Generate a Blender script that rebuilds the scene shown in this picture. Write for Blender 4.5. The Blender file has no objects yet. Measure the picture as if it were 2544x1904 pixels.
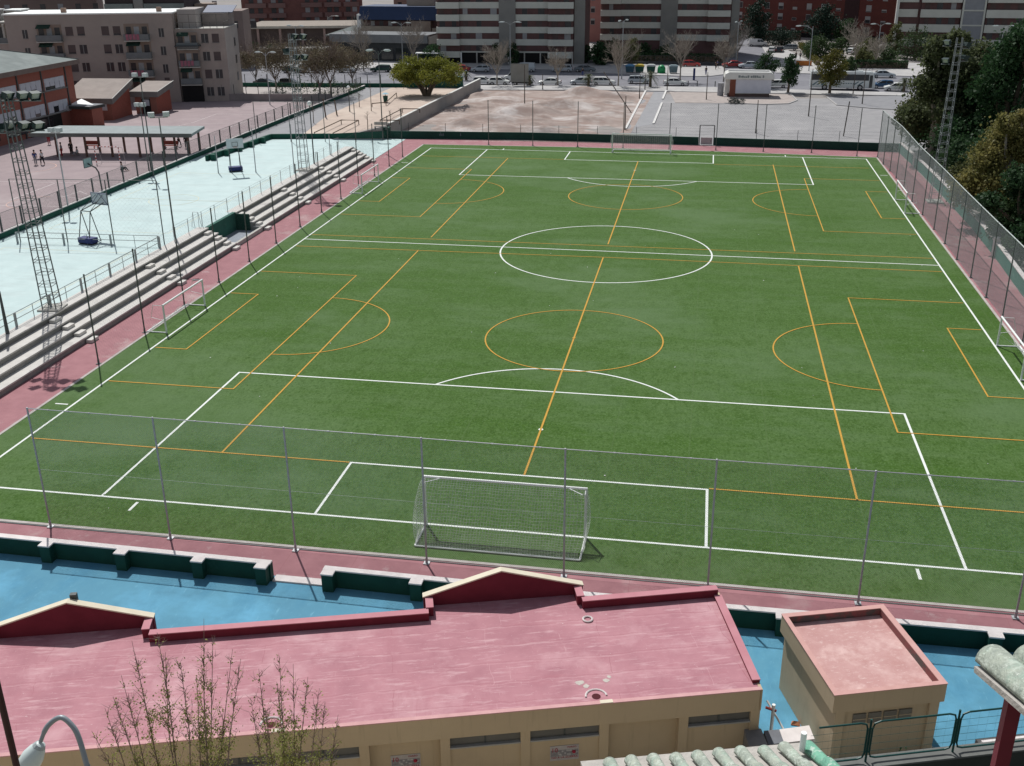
import bpy, bmesh, math, random
import numpy as np
from mathutils import Vector, Matrix
R = math.radians
random.seed(7)
sc = bpy.context.scene
col = sc.collection
# ------------------------------------------------------------------ camera, light, exposure
CAM = np.array([8.0242, -41.6178, 24.9409]); PIT, YAW, ROL, F = .3932, .1807, -.0085, 2626.37
cam = bpy.data.objects.new('camera', bpy.data.cameras.new('camera')); col.objects.link(cam)
MX = Matrix.Rotation(YAW, 4, 'Z') @ Matrix.Rotation(math.pi/2-PIT, 4, 'X') @ Matrix.Rotation(ROL, 4, 'Z')
cam.matrix_world = Matrix.Translation(CAM.tolist()) @ MX
cam.data.sensor_width = 36; cam.data.lens = 36*F/2544; cam.data.clip_end = 3000; cam.data.clip_start = .5
sc.camera = cam
SUN = Vector((-.535, .845, 0)).normalized()*math.cos(R(55)) + Vector((0, 0, math.sin(R(55))))
w = bpy.data.worlds.new('World'); sc.world = w; w.use_nodes = True
nt = w.node_tree; sk = nt.nodes.new('ShaderNodeTexSky'); sk.sky_type = 'NISHITA'; sk.sun_disc = False
sk.sun_elevation = R(55); sk.sun_rotation = math.atan2(SUN.x, SUN.y)
hs = nt.nodes.new('ShaderNodeHueSaturation'); hs.inputs['Saturation'].default_value = .5; nt.links.new(sk.outputs[0], hs.inputs['Color'])
nt.links.new(hs.outputs[0], nt.nodes['Background'].inputs[0]); nt.nodes['Background'].inputs[1].default_value = .085
sl = bpy.data.lights.new('sun', 'SUN'); sl.energy = 3.95; sl.angle = R(.5); sl.color = (1, .98, .95)
so = bpy.data.objects.new('sun', sl); col.objects.link(so); so.rotation_euler = (-SUN).to_track_quat('-Z', 'Y').to_euler()
sc.view_settings.view_transform = 'Standard'; sc.view_settings.look = 'None'
sc.view_settings.exposure = 0; sc.view_settings.gamma = 1
# ------------------------------------------------------------------ survey helpers: photo point -> place on a level
M3 = np.array(MX.to_3x3())
def G(u, v, z=0.):
    d = M3 @ np.array([(u-1272)/F, -(v-952)/F, -1.]); t = (z-CAM[2])/d[2]; return Vector((CAM+t*d).tolist())
def up(b, v):                                                # height of the point above b seen at row v
    t = -(v-952)/F; d0 = np.array([b[0]-CAM[0], b[1]-CAM[1], -CAM[2]]) @ M3; d1 = M3[2]
    return -(d0[1]+t*d0[2])/(d1[1]+t*d1[2])
ZM = {1:(0,0,.28933),2:(600,0,.28933),3:(1200,0,.28933),4:(1800,0,.33635),5:(0,340,.28933),6:(500,300,.28933),7:(0,640,.28933),8:(1900,240,.39851),
      9:(0,1000,.31646),10:(600,1100,.40687),11:(0,1450,.40687),12:(800,1400,.49729),13:(1800,1350,.33635),14:(900,200,.36166),
      'a':(0,220,.14467),'c':(0,0,.14493),'d':(300,0,.15371),'e':(900,0,.15371),'k':(1700,130,.13562),'r':(2150,0,.17812),'s':(0,0,1.15)}
def Q(k, x, y): a = ZM[k]; return a[0]+x*a[2], a[1]+y*a[2]
def AT(u, v, y): d = np.array(G(u, v, 0))-CAM; return Vector((CAM+d*((y-CAM[1])/d[1])).tolist())
def GZ(k, x, y, z=0.): return G(*Q(k, x, y), z)
def UZ(b, k, x, y): return up(b, Q(k, x, y)[1])
# ------------------------------------------------------------------ materials
MATS = {}
def mat(name, c, c2=None, s=1., rough=.85, bump=0., det=5, metal=0., c3=None, s3=.15, t3=.55, spec=.3, stretch=None, trans=0., rnd=0., w3=.08):
    if name in MATS: return MATS[name]
    m = bpy.data.materials.new(name); m.use_nodes = True; n = m.node_tree; b = n.nodes['Principled BSDF']
    b.inputs['Roughness'].default_value = rough; b.inputs['Metallic'].default_value = metal; b.inputs['Specular IOR Level'].default_value = spec
    tc = n.nodes.new('ShaderNodeTexCoord'); co = tc.outputs['Object']
    if stretch:
        mp = n.nodes.new('ShaderNodeMapping'); mp.inputs['Scale'].default_value = stretch; n.links.new(co, mp.inputs[0]); co = mp.outputs[0]
    def noise(scale, d):
        t = n.nodes.new('ShaderNodeTexNoise'); t.inputs['Scale'].default_value = scale; t.inputs['Detail'].default_value = d; t.inputs['Roughness'].default_value = .62
        n.links.new(co, t.inputs['Vector']); return t.outputs['Fac']
    def ramp(f, a, z):
        r = n.nodes.new('ShaderNodeMapRange'); r.inputs[1].default_value = a; r.inputs[2].default_value = z; n.links.new(f, r.inputs[0]); return r.outputs[0]
    def mix(f, a, z):
        x = n.nodes.new('ShaderNodeMix'); x.data_type = 'RGBA'; n.links.new(f, x.inputs[0])
        for i, q in ((6, a), (7, z)):
            if isinstance(q, tuple): x.inputs[i].default_value = (*q[:3], 1)
            else: n.links.new(q, x.inputs[i])
        return x.outputs[2]
    if c2 is None: c2 = tuple(min(1, v*.8) for v in c)
    f = noise(s, det); cc = mix(ramp(f, .32, .68), c2, c)
    if c3: cc = mix(ramp(noise(s3, 7), t3, t3+w3), cc, c3)
    if rnd:
        oi = n.nodes.new('ShaderNodeObjectInfo'); hs = n.nodes.new('ShaderNodeHueSaturation'); mr = ramp(oi.outputs['Random'], 0, 1)
        n.nodes[-1].inputs[3].default_value = 1-rnd; n.nodes[-1].inputs[4].default_value = 1+rnd
        n.links.new(n.nodes[-1].outputs[0], hs.inputs['Value']); n.links.new(cc, hs.inputs['Color']); cc = hs.outputs[0]
    n.links.new(cc, b.inputs['Base Color'])
    if bump:
        bp = n.nodes.new('ShaderNodeBump'); bp.inputs['Strength'].default_value = bump; bp.inputs['Distance'].default_value = .03
        n.links.new(noise(s*3, 4), bp.inputs['Height']); n.links.new(bp.outputs[0], b.inputs['Normal'])
    if trans:
        tl = n.nodes.new('ShaderNodeBsdfTranslucent'); ms = n.nodes.new('ShaderNodeMixShader'); ms.inputs[0].default_value = trans
        n.links.new(cc, tl.inputs[0]); n.links.new(b.outputs[0], ms.inputs[1]); n.links.new(tl.outputs[0], ms.inputs[2])
        n.links.new(ms.outputs[0], n.nodes['Material Output'].inputs[0])
    MATS[name] = m; return m
def edit(m):  # node tree, bsdf, colour source
    n = m.node_tree; b = n.nodes['Principled BSDF']; return n, b, b.inputs['Base Color'].links[0].from_socket
def mixin(m, fac, colr):
    n, b, s = edit(m); x = n.nodes.new('ShaderNodeMix'); x.data_type = 'RGBA'; n.links.new(fac, x.inputs[0]); n.links.new(s, x.inputs[6])
    x.inputs[7].default_value = (*colr, 1); n.links.new(x.outputs[2], b.inputs['Base Color'])
def obj_co(m, scale=(1, 1, 1), rot=0.):
    n = m.node_tree; tc = n.nodes.new('ShaderNodeTexCoord'); mp = n.nodes.new('ShaderNodeMapping'); mp.inputs['Scale'].default_value = scale; mp.inputs['Rotation'].default_value = (0, 0, rot)
    n.links.new(tc.outputs['Object'], mp.inputs[0]); return mp.outputs[0]
def grid_lines(m, w_, h_, mortar, colr, strength=1., offset=0., rot=0., warp=0., shift=(0, 0, 0)):
    n = m.node_tree; t = n.nodes.new('ShaderNodeTexBrick'); co = obj_co(m, rot=rot)
    if warp:
        q = n.nodes.new('ShaderNodeTexNoise'); q.inputs['Scale'].default_value = .9; q.inputs['Detail'].default_value = 5; n.links.new(co, q.inputs['Vector'])
        a = n.nodes.new('ShaderNodeVectorMath'); a.operation = 'MULTIPLY_ADD'; a.inputs[1].default_value = (warp,)*3; n.links.new(q.outputs['Color'], a.inputs[0]); n.links.new(co, a.inputs[2])
        b2 = n.nodes.new('ShaderNodeVectorMath'); b2.inputs[1].default_value = shift; n.links.new(a.outputs[0], b2.inputs[0]); co = b2.outputs[0]
    n.links.new(co, t.inputs['Vector'])
    t.offset = offset; t.inputs['Scale'].default_value = 1; t.inputs['Brick Width'].default_value = w_; t.inputs['Row Height'].default_value = h_; t.inputs['Mortar Size'].default_value = mortar; t.inputs['Mortar Smooth'].default_value = .3
    mu = n.nodes.new('ShaderNodeMath'); mu.operation = 'MULTIPLY'; n.links.new(t.outputs['Fac'], mu.inputs[0]); mu.inputs[1].default_value = strength; mixin(m, mu.outputs[0], colr)
def streaks(m, scale, stretch, lo, hi, colr, strength=1., rot=0.):
    n = m.node_tree; t = n.nodes.new('ShaderNodeTexNoise'); t.inputs['Scale'].default_value = scale; t.inputs['Detail'].default_value = 6; t.inputs['Roughness'].default_value = .7
    n.links.new(obj_co(m, stretch, rot), t.inputs['Vector']); r = n.nodes.new('ShaderNodeMapRange'); r.inputs[1].default_value = lo; r.inputs[2].default_value = hi; r.inputs[4].default_value = strength
    n.links.new(t.outputs['Fac'], r.inputs[0]); mixin(m, r.outputs[0], colr)
def glassy(name, c, rough=.12): return mat(name, c, tuple(v*.7 for v in c), 3, rough, spec=.6)
white = mat('white_paint', (.88, .9, .88), (.82, .84, .82), 2, .4)
line_w = mat('white_line', (.82, .84, .82), (.66, .7, .64), 9, .8)
line_y = mat('yellow_line', (.62, .36, .06), (.5, .31, .06), 9, .8)
galv = mat('galvanised_steel', (.46, .47, .48), (.37, .38, .39), 6, .5, metal=.3)
dark_steel = mat('dark_steel', (.09, .1, .1), (.06, .07, .07), 5, .55, metal=.2)
wire_m = mat('fence_wire', (.36, .39, .38), (.3, .33, .32), 6, .5, metal=.3)
conc = mat('concrete', (.5, .49, .45), (.4, .39, .36), 2.5, .9, bump=.2, c3=(.36, .35, .32), s3=.6, t3=.58)
coping = mat('pale_coping', (.76, .71, .69), (.64, .59, .57), 2, .9, bump=.1)
green_wall = mat('green_wall_paint', (.006, .06, .042), (.004, .045, .032), 1.2, .7, c3=(.015, .07, .055), s3=.8, t3=.62)
tarmac = mat('asphalt', (.16, .165, .18), (.125, .13, .14), .6, .9, c3=(.21, .21, .22), s3=.12, t3=.52, w3=.2)
glass = glassy('dark_glass', (.025, .03, .035))
rubber = mat('rubber', (.02, .02, .02), rough=.8)
white_net = mat('white_net', (.86, .88, .86), rough=.7, trans=.45)
bark = mat('bark', (.16, .12, .09), (.1, .08, .06), 4, .95, bump=.5)
pale_bark = mat('pale_bark', (.36, .32, .27), (.24, .21, .18), 4, .95)
brick_red = mat('red_brick', (.3, .085, .06), (.24, .07, .05), 3, .9)
grid_lines(brick_red, .25, .08, .008, (.3, .2, .16), .35, .5)
# ------------------------------------------------------------------ mesh builder
class MB:
    def __init__(s): s.v = []; s.f = []
    def add(s, vs, fs):
        k = len(s.v); s.v += [tuple(q) for q in vs]; s.f += [tuple(i+k for i in f) for f in fs]; return s
    def box(s, x0, x1, y0, y1, z0, z1):
        return s.add([(x0,y0,z0),(x1,y0,z0),(x1,y1,z0),(x0,y1,z0),(x0,y0,z1),(x1,y0,z1),(x1,y1,z1),(x0,y1,z1)],
                     [(0,3,2,1),(4,5,6,7),(0,1,5,4),(1,2,6,5),(2,3,7,6),(3,0,4,7)])
    def tube(s, pts, r, n=6, caps=True):
        pts = [Vector(p) for p in pts]; rs = r if isinstance(r, (list, tuple)) else [r]*len(pts)
        k = len(s.v); prev = None
        for i, p in enumerate(pts):
            d = (pts[min(i+1, len(pts)-1)]-pts[max(i-1, 0)])
            d = d.normalized() if d.length > 1e-9 else Vector((0, 0, 1))
            a = Vector((0, 0, 1)) if abs(d.z) < .9 else Vector((0, 1, 0))
            e1 = d.cross(a).normalized(); e2 = d.cross(e1)
            if prev is not None and e1.dot(prev) < 0: e1 = -e1; e2 = -e2
            prev = e1
            for j in range(n):
                t = 2*math.pi*(j+.5)/n; s.v.append(tuple(p+(e1*math.cos(t)+e2*math.sin(t))*rs[i]))
        for i in range(len(pts)-1):
            for j in range(n):
                a, b = k+i*n+j, k+i*n+(j+1) % n; s.f.append((a, b, b+n, a+n))
        if caps and n > 2: s.f.append(tuple(k+j for j in reversed(range(n)))); s.f.append(tuple(k+(len(pts)-1)*n+j for j in range(n)))
        return s
    def prism(s, poly, z0, z1):                              # poly ccw in xy
        n = len(poly); zf = z0 if callable(z0) else (lambda p: z0); zt = z1 if callable(z1) else (lambda p: z1)
        return s.add([(p[0], p[1], zf(p)) for p in poly]+[(p[0], p[1], zt(p)) for p in poly],
                     [tuple(reversed(range(n))), tuple(range(n, 2*n))]+[(i, (i+1) % n, n+(i+1) % n, n+i) for i in range(n)])
    def side(s, poly, y0, y1):                               # poly in xz, extruded along y
        n = len(poly)
        return s.add([(p[0], y0, p[1]) for p in poly]+[(p[0], y1, p[1]) for p in poly],
                     [tuple(range(n)), tuple(reversed(range(n, 2*n)))]+[(i, n+i, n+(i+1) % n, (i+1) % n) for i in range(n)])
    def quad(s, a, b, c, d): return s.add([a, b, c, d], [(0, 1, 2, 3)])
    def ball(s, c, r, n=8, m=6, sz=1.):
        vs = []; c = Vector(c)
        for i in range(m+1):
            t = math.pi*i/m
            for j in range(n):
                q = 2*math.pi*j/n; vs.append(c+Vector((r*math.sin(t)*math.cos(q), r*math.sin(t)*math.sin(q), r*sz*math.cos(t))))
        return s.add(vs, [(i*n+j, (i+1)*n+j, (i+1)*n+(j+1) % n, i*n+(j+1) % n) for i in range(m) for j in range(n)])
    def strip(s, pts, w_, z):                                # flat painted line along a path
        pts = [Vector((p[0], p[1])) for p in pts]; L = []; n = len(pts)
        closed = (pts[0]-pts[-1]).length < 1e-6
        for i, p in enumerate(pts):
            a = pts[i-1] if i else (pts[-2] if closed else None); b = pts[i+1] if i < n-1 else (pts[1] if closed else None)
            d1 = (p-a).normalized() if a is not None else (b-p).normalized(); d2 = (b-p).normalized() if b is not None else d1
            m = Vector((-d1.y, d1.x))+Vector((-d2.y, d2.x)); m.normalize(); q = m.dot(Vector((-d1.y, d1.x))); q = max(q, .35)
            ext = Vector((0, 0))
            if not closed and i == 0: ext = -d1*w_/2
            if not closed and i == n-1: ext = d1*w_/2
            L.append((p+ext-m*w_/2/q, p+ext+m*w_/2/q))
        k = len(s.v)
        for a, b in L: s.v += [(a.x, a.y, z), (b.x, b.y, z)]
        for i in range(n-1): s.f.append((k+2*i, k+2*i+2, k+2*i+3, k+2*i+1))
        return s
    def build(s, name, m, parent=None, smooth=False, bevel=0.):
        me = bpy.data.meshes.new(name); me.from_pydata(s.v, [], s.f)
        if not isinstance(m, (list, tuple)): m = [m]
        for q in m: me.materials.append(q)
        if smooth: me.polygons.foreach_set('use_smooth', [True]*len(me.polygons))
        me.update(); o = bpy.data.objects.new(name, me); col.objects.link(o)
        if parent is not None: o.parent = parent
        if bevel:
            b = o.modifiers.new('bevel', 'BEVEL'); b.width = bevel; b.segments = 2; b.limit_method = 'ANGLE'
        return o
def tag(o, label, cat, group=None, kind=None):
    if label: o['label'] = label
    if cat: o['category'] = cat
    if group: o['group'] = group
    if kind: o['kind'] = kind
    return o
def thing(name, label, cat, loc=(0, 0, 0), rz=0., group=None):
    o = bpy.data.objects.new(name, None); o.empty_display_size = .3; col.objects.link(o); o.location = loc; o.rotation_euler = (0, 0, rz)
    return tag(o, label, cat, group)
def struct(name, mb, m): return tag(mb.build(name, m), None, None, None, 'structure')
def kids(o): return [c for c in bpy.data.objects if c.parent == o]
def dup(root, loc, rz=0., label=None, scale=None):
    ch = list(KID.setdefault(root.name, [(c, kids(c)) for c in kids(root)]))
    r = root.copy(); col.objects.link(r); r.location = loc; r.rotation_euler = (0, 0, rz)
    if scale: r.scale = scale
    if label: r['label'] = label
    for c, gs in ch:
        k = c.copy(); col.objects.link(k); k.parent = r
        for g in gs: d = g.copy(); col.objects.link(d); d.parent = k
    return r
KID = {}
def V3(p, z): return Vector((p[0], p[1], z))
# ------------------------------------------------------------------ ground, levels, painted lines
T = 1.7                                                       # level of the upper terrace left of the stands
m_ground = mat('dusty_ground', (.3, .28, .26), (.24, .22, .21), .08, .95)
tarmac_pale = mat('street_asphalt', (.21, .21, .23), (.165, .165, .185), .5, .9, c3=(.26, .26, .28), s3=.09, t3=.5, w3=.25)  # paler asphalt used for the streets
g = MB().quad((-1500, -300, -.03), (1500, -300, -.03), (1500, 1800, -.03), (-1500, 1800, -.03)); struct('ground', g, m_ground)
turf = mat('artificial_turf', (.054, .122, .013), (.031, .084, .004), 5., .9, det=8, bump=.6, c3=(.075, .138, .038), s3=.045, t3=.44, w3=.2, spec=.15)
_b = turf.node_tree.nodes['Principled BSDF']; _b.inputs['Sheen Weight'].default_value = .16; _b.inputs['Sheen Roughness'].default_value = .45; _b.inputs['Sheen Tint'].default_value = (.62, .85, .4, 1)
streaks(turf, .9, (.05, .55, 1), .42, .66, (.084, .145, .046), .6)
streaks(turf, .055, (1, 1.6, 1), .52, .64, (.034, .09, .003), .8)
streaks(turf, 1.6, (1, .5, 1), .46, .66, (.03, .076, .003), .8)
streaks(turf, .16, (.6, 1.5, 1), .5, .66, (.088, .15, .056), .65)
streaks(turf, 3.2, (1, .8, 1), .52, .68, (.096, .165, .05), .6)
streaks(turf, 9, (1, .7, 1), .5, .66, (.1, .18, .06), .75)
streaks(turf, 6, (1, .6, 1), .5, .66, (.022, .066, .003), .8)
streaks(turf, .035, (1, 1.3, 1), .5, .6, (.095, .158, .066), .55)
TURF = [(-29.5, -2.85), (29.4, -2.75), (29.15, 97.0), (9, 98.6), (-8.6, 99.3), (-29.45, 98.7)]
grid_lines(turf, 4.1, 400, .05, (.08, .135, .045), .35)
struct('football_pitch', MB().prism(TURF, -.02, .012), turf)
kerb_m = mat('pale_kerb', (.5, .47, .44), (.38, .34, .32), 1.5, .9)
k = MB(); tt = TURF+[TURF[0]]
for a, b in zip(tt, tt[1:]):
    a, b = Vector(a), Vector(b); d = (b-a).normalized(); nrm = Vector((d.y, -d.x))
    k.prism([(a-d*.2+nrm*.02)[:], (a-d*.2+nrm*.2)[:], (b+d*.2+nrm*.2)[:], (b+d*.2+nrm*.02)[:]], -.02, .02)
struct('pitch_kerb', k, kerb_m)
dk = MB().box(-24, 24, -3.14, -3.08, -.01, .022); struct('drain_channel', dk, dark_steel)
pave = mat('red_paving', (.37, .175, .19), (.3, .135, .15), .9, .85, c3=(.45, .33, .32), s3=.22, t3=.57, w3=.16, bump=.1)
streaks(pave, 1.2, (.5, .5, 1), .6, .75, (.5, .43, .42), .6)
grid_lines(pave, 3, 3, .02, (.3, .12, .13), .5)
PAVE = [(-32.85, -5.3), (33, -5.3), (33.2, 60), (32.6, 101.5), (-.8, 103.4), (-15.5, 104), (-33.05, 102.6), (-32.75, 60)]
struct('red_pavement', MB().prism(PAVE, -.025, -.004), pave)
blue = mat('blue_court_paint', (.095, .285, .4), (.075, .235, .34), .5, .8, c3=(.12, .36, .53), s3=.3, t3=.5, w3=.2)
streaks(blue, 5, (1, .25, 1), .6, .72, (.2, .45, .58), .5); streaks(blue, .5, (1, .4, 1), .52, .66, (.055, .22, .35), .6); streaks(blue, 18, (1, 1, 1), .66, .74, (.3, .48, .55), .6)
struct('blue_court', MB().prism([(-60, -34), (-22, -22.2), (10.3, -12.4), (11.6, -13.4), (13.2, -14.8), (60, -2), (60, 0), (60, -5.25), (-60, -5.25)][:6]+[(60, -5.25), (-60, -5.25)], -.025, -.006), blue)
struct('bounce_path', MB().prism([(-60, -60), (60, -60), (60, -2.2), (13.2, -15.0), (11.6, -13.6), (10.3, -12.6), (-22, -22.4), (-60, -34.2)], -.025, -.004), mat('beige_bounce_paving', (.58, .52, .43), (.5, .45, .37), .6, .9))  # pale paving added to bounce sun onto the shaded tan walls
# terrace
pale = mat('pale_court_paint', (.52, .64, .63), (.46, .58, .57), .7, .8, c3=(.4, .51, .51), s3=.14, t3=.55, w3=.25)
grid_lines(pale, 4, 4, .02, (.45, .55, .55), .5)
streaks(pale, 1.5, (.3, .3, 1), .6, .8, (.62, .68, .66), .6); streaks(pale, .5, (.35, 1.6, 1), .52, .66, (.42, .5, .49), .55); streaks(pale, 3, (.3, 1.5, 1), .62, .74, (.36, .42, .42), .5)
yard = mat('school_yard_paving', (.34, .27, .275), (.285, .225, .232), .5, .85, c3=(.4, .335, .335), s3=.15, t3=.52, w3=.25)
sand = mat('beige_sand', (.54, .44, .365), (.45, .365, .31), .5, .95, c3=(.59, .5, .42), s3=.15, t3=.5, w3=.2)
terr = [(-35.4, -14), (-35.4, 86.5), (-40, 91.5), (-36.2, 102.7), (-36.1, 103.6), (-35.85, 110), (-34.55, 147), (-135, 141), (-135, -14)]
struct('terrace', MB().prism(terr, -.05, T-.02), mat('terrace_base', (.42, .38, .36), s=.3))
struct('upper_court', MB().prism([(-35.4, -14), (-35.4, 86.5), (-40, 91.5), (-48, 90.4), (-49, 80), (-51.8, 78), (-51.8, -14)], T-.03, T), pale)
struct('court_ramp', MB().add([(-35.4, 86.45, T), (-33.02, 87.2, .004), (-33.05, 102.6, .004), (-36.3, 102.8, .004), (-40.05, 91.6, T), (-35.4, 86.45, -.03)],
                              [(0, 1, 4), (1, 3, 4), (1, 2, 3), (0, 5, 1)]), pale)
struct('school_yard', MB().prism([(-52, -14), (-52, 128), (-58, 128), (-120, 112), (-120, -14)], T-.03, T-.004), yard)
struct('sand_park', MB().prism([(-50.6, 91), (-40.2, 92.1), (-36.4, 103.2), (-35.9, 110), (-34.65, 146), (-51.4, 144)], T-.03, T-.002), sand)
struct('path', MB().prism([(-51.8, 78.2), (-49, 80.2), (-48, 90.6), (-44.5, 91.2), (-47.6, 112), (-47.2, 144.3), (-51.8, 144)], T-.03, T+.004), mat('grey_path', (.3, .3, .31), (.25, .25, .26), .6))
# lots beyond the far wall
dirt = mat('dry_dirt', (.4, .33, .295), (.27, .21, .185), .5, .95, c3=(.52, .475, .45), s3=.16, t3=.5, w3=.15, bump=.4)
streaks(dirt, .5, (.35, 1.1, 1), .5, .64, (.27, .2, .17), .8, .35); streaks(dirt, .22, (.8, 1.2, 1), .52, .62, (.3, .22, .19), .8, .2); streaks(dirt, 1.2, (.3, 1.3, 1), .6, .7, (.56, .52, .48), .8, .35)  # natural blotches and streaks, contrast raised to mimic shading of the mounds
nx, ny = 90, 110; L = MB(); rnd = random.Random(3)
bumps = [(-21, 126, 5, 3, 1.3), (-25, 119, 6, 2.2, .8), (-15, 136, 6, 3, .7), (-27, 143, 5, 4, .5), (-10, 122, 3.5, 2, .5), (-18, 112, 7, 1.6, .35), (-12, 150, 6, 3, .6)]+[(rnd.uniform(-34, -6), rnd.uniform(106, 154), rnd.uniform(1, 3), rnd.uniform(.6, 1.6), rnd.uniform(-.3, .42)) for _ in range(130)]
vs = []
for j in range(ny+1):
    for i in range(nx+1):
        v = j/ny; y = 103.0+v*53.8; xl = -35.9+1.7*v; xr = -2.6+.9*v+max(0, .0)
        x = xl+(xr-xl)*i/nx; z = .02; e = min(1, min(i, nx-i)/8, min(j, ny-j)/8)
        for bx, by, sx, sy, h in bumps: z += 1.7*e*h*math.exp(-((x-bx)/sx)**2-((y-by)/sy)**2)
        vs.append((x, y, z+.3*e*math.sin(x*.25)*math.sin(y*.18)*.4))
L.add(vs, [(j*(nx+1)+i, j*(nx+1)+i+1, (j+1)*(nx+1)+i+1, (j+1)*(nx+1)+i) for j in range(ny) for i in range(nx)])
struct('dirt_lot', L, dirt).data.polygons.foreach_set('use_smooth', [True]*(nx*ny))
gravel = mat('grey_gravel', (.31, .305, .305), (.255, .25, .255), .6, .95, c3=(.37, .36, .36), s3=.12, t3=.52, w3=.2)
streaks(gravel, .8, (.12, 1.2, 1), .55, .75, (.38, .37, .37), .7)
struct('parking_lot', MB().prism([(-2.7, 103.2), (33, 101.8), (60, 101), (60, 151), (33, 152.5), (13, 150.5), (-1.8, 155.5)], -.025, .003), gravel)
a = [GZ(3, 1225, 1112), GZ(3, 1397, 783)]; b = [GZ(3, 1463, 1068), GZ(3, 1536, 890)]; b2 = [GZ(3, 1542, 856), GZ(3, 1572, 785)]
struct('sloping_path', MB().prism([(p.x, p.y) for p in (a[0], b[0], b2[1], a[1])], .003, .01), mat('path_concrete', (.33, .33, .34), (.27, .27, .28), .7, .9))
kb = MB()
for p, q in (a, b, b2):
    d = (q-p).normalized(); n_ = Vector((-d.y, d.x, 0))*.16
    kb.prism([(p-n_)[:2], (p+n_)[:2], (q+n_)[:2], (q-n_)[:2]][::-1], -.02, .16)
struct('path_kerb', kb, mat('white_kerb', (.7, .69, .66), (.58, .56, .54), 1.5))
edge = [GZ(4, 0, 765), GZ(4, 300, 775), GZ(4, 470, 770), GZ(4, 535, 745), GZ(4, 490, 700)]; edge2 = [GZ(4, 755, 720), GZ(4, 830, 780), GZ(4, 1100, 805), GZ(4, 1420, 820)]
ve = MB()
for ed in (edge, edge2):
    for p, q in zip(ed, ed[1:]):
        d = (q-p).normalized(); n_ = Vector((-d.y, d.x, 0))*.13; ve.prism([(p+n_)[:2], (p-n_)[:2], (q-n_)[:2], (q+n_)[:2]], -.01, .13)
struct('verge_kerb', ve, mat('grey_kerb', (.42, .41, .4), (.36, .35, .34), 2))
verge = mat('dry_verge', (.42, .37, .34), (.33, .29, .27), .8, .95)
struct('dry_verge', MB().prism([p[:2] for p in edge]+[GZ(3, 1600, 790)[:2], GZ(3, 1650, 885)[:2]], -.02, .05), verge)
struct('gravel_verge', MB().prism([p[:2] for p in edge2]+[GZ(4, 1420, 712)[:2], GZ(4, 850, 712)[:2]], -.02, .05), mat('dark_gravel', (.27, .27, .28), (.22, .22, .23), .8, .95))
# street
struct('street', MB().prism([(-260, 141), (-34, 148), (-34, 158), (80, 158), (260, 150), (260, 206), (-260, 206)], -.026, .0), tarmac_pale)
side = mat('pale_sidewalk', (.44, .43, .42), (.37, .36, .355), .8, .9, c3=(.5, .49, .47), s3=.3, t3=.5, w3=.2)
grid_lines(side, 1.2, 1.2, .03, (.4, .4, .4), .5)
struct('near_sidewalk', MB().prism([GZ(2, 1960, 778)[:2], GZ(3, 1000, 779)[:2], GZ(3, 2060, 800)[:2], GZ(4, 500, 697)[:2], GZ(4, 1400, 714)[:2], GZ(4, 1400, 692)[:2], GZ(4, 640, 672)[:2], GZ(3, 2060, 755)[:2], GZ(3, 1000, 745)[:2], GZ(2, 1960, 738)[:2]], -.02, .14), side)
struct('far_sidewalk', MB().prism([(-110, 189), (-20.5, 191.8), (-18, 187.5), (-9, 184.5), (4, 182), (8, 182.3), (11, 186), (11, 202), (-20, 206.5), (-110, 205)], -.02, .14), side)
struct('corner_sidewalk', MB().prism([(21.5, 190), (50, 186.5), (110, 180), (110, 205), (30, 215), (27, 240), (24, 250), (21, 250)], -.02, .14), side)
struct('side_street', MB().prism([(9, 186), (21.5, 186), (21, 250), (18, 290), (7, 290), (10, 240)], -.024, .004), tarmac_pale)
struct('tower_plaza', MB().prism([(-260, 206), (10, 206), (8, 300), (-260, 300)], -.024, .02), mat('plaza_paving', (.3, .29, .28), s=.5))  # plain mid grey paving round the towers
ln = MB()
for (x0, x1) in ((13, 14),): pass
for i in range(7): ln.strip([(11.5+i*1.35, 186.5), (11.5+i*1.35, 189.8)], .6, .012)
struct('crossing_stripes', ln, line_w)
# pitch markings (8 mm above the turf)
W2, L1, Z1 = 27.82, 95.86, .02
def arc(cx, cy, r, a0, a1, n=48): return [(cx+r*math.cos(R(a0+(a1-a0)*i/n)), cy+r*math.sin(R(a0+(a1-a0)*i/n))) for i in range(n+1)]
m = MB(); LW = .13
H2 = 48.3
m.strip([(-W2, 0), (W2, 0), (W2, L1), (-W2, L1+.3), (-W2, 0)], LW, Z1)
m.strip([(-W2, 48.6), (0, 48.5), (W2, 48.2)], LW, Z1+.003); m.strip(arc(0, H2, 9.2, 0, 360, 96), LW, Z1+.006)
for y0, s in ((0, 1), (L1, -1)):
    m.strip([(-20.16, y0), (-20.16, y0+16.5*s), (20.16, y0+16.5*s), (20.16, y0)], LW, Z1+.003)
    m.strip([(-9.16, y0), (-9.16, y0+5.5*s), (9.16, y0+5.5*s), (9.16, y0)], LW, Z1+.003)
    m.strip(arc(0, y0+11*s, 9.2, 37, 143) if s > 0 else arc(0, y0+11*s, 9.2, -37, -143), LW, Z1+.006)
    m.add([(math.cos(t*.524)*.14, y0+11.1*s+math.sin(t*.524)*.14, Z1+.009) for t in range(12)], [tuple(range(12))])
    for x in (-18.1, 18.1): m.strip([(x, y0-.35*s), (x, y0-1.05*s)], .14, Z1)
    for x in (-28.2, 28.2): m.strip([(x, y0+10.1*s), (x+(.7 if x > 0 else -.7), y0+10.1*s)], .12, Z1)
struct('white_pitch_lines', m, line_w)
m = MB(); YW = .095
for x in (-16.35, 0, 16.3):
    for y0, y1 in ((5.6, 46.35), (50.9, 90.4)): m.strip([(x, y0), (x, y1)], YW*1.15, Z1+.012)
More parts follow.
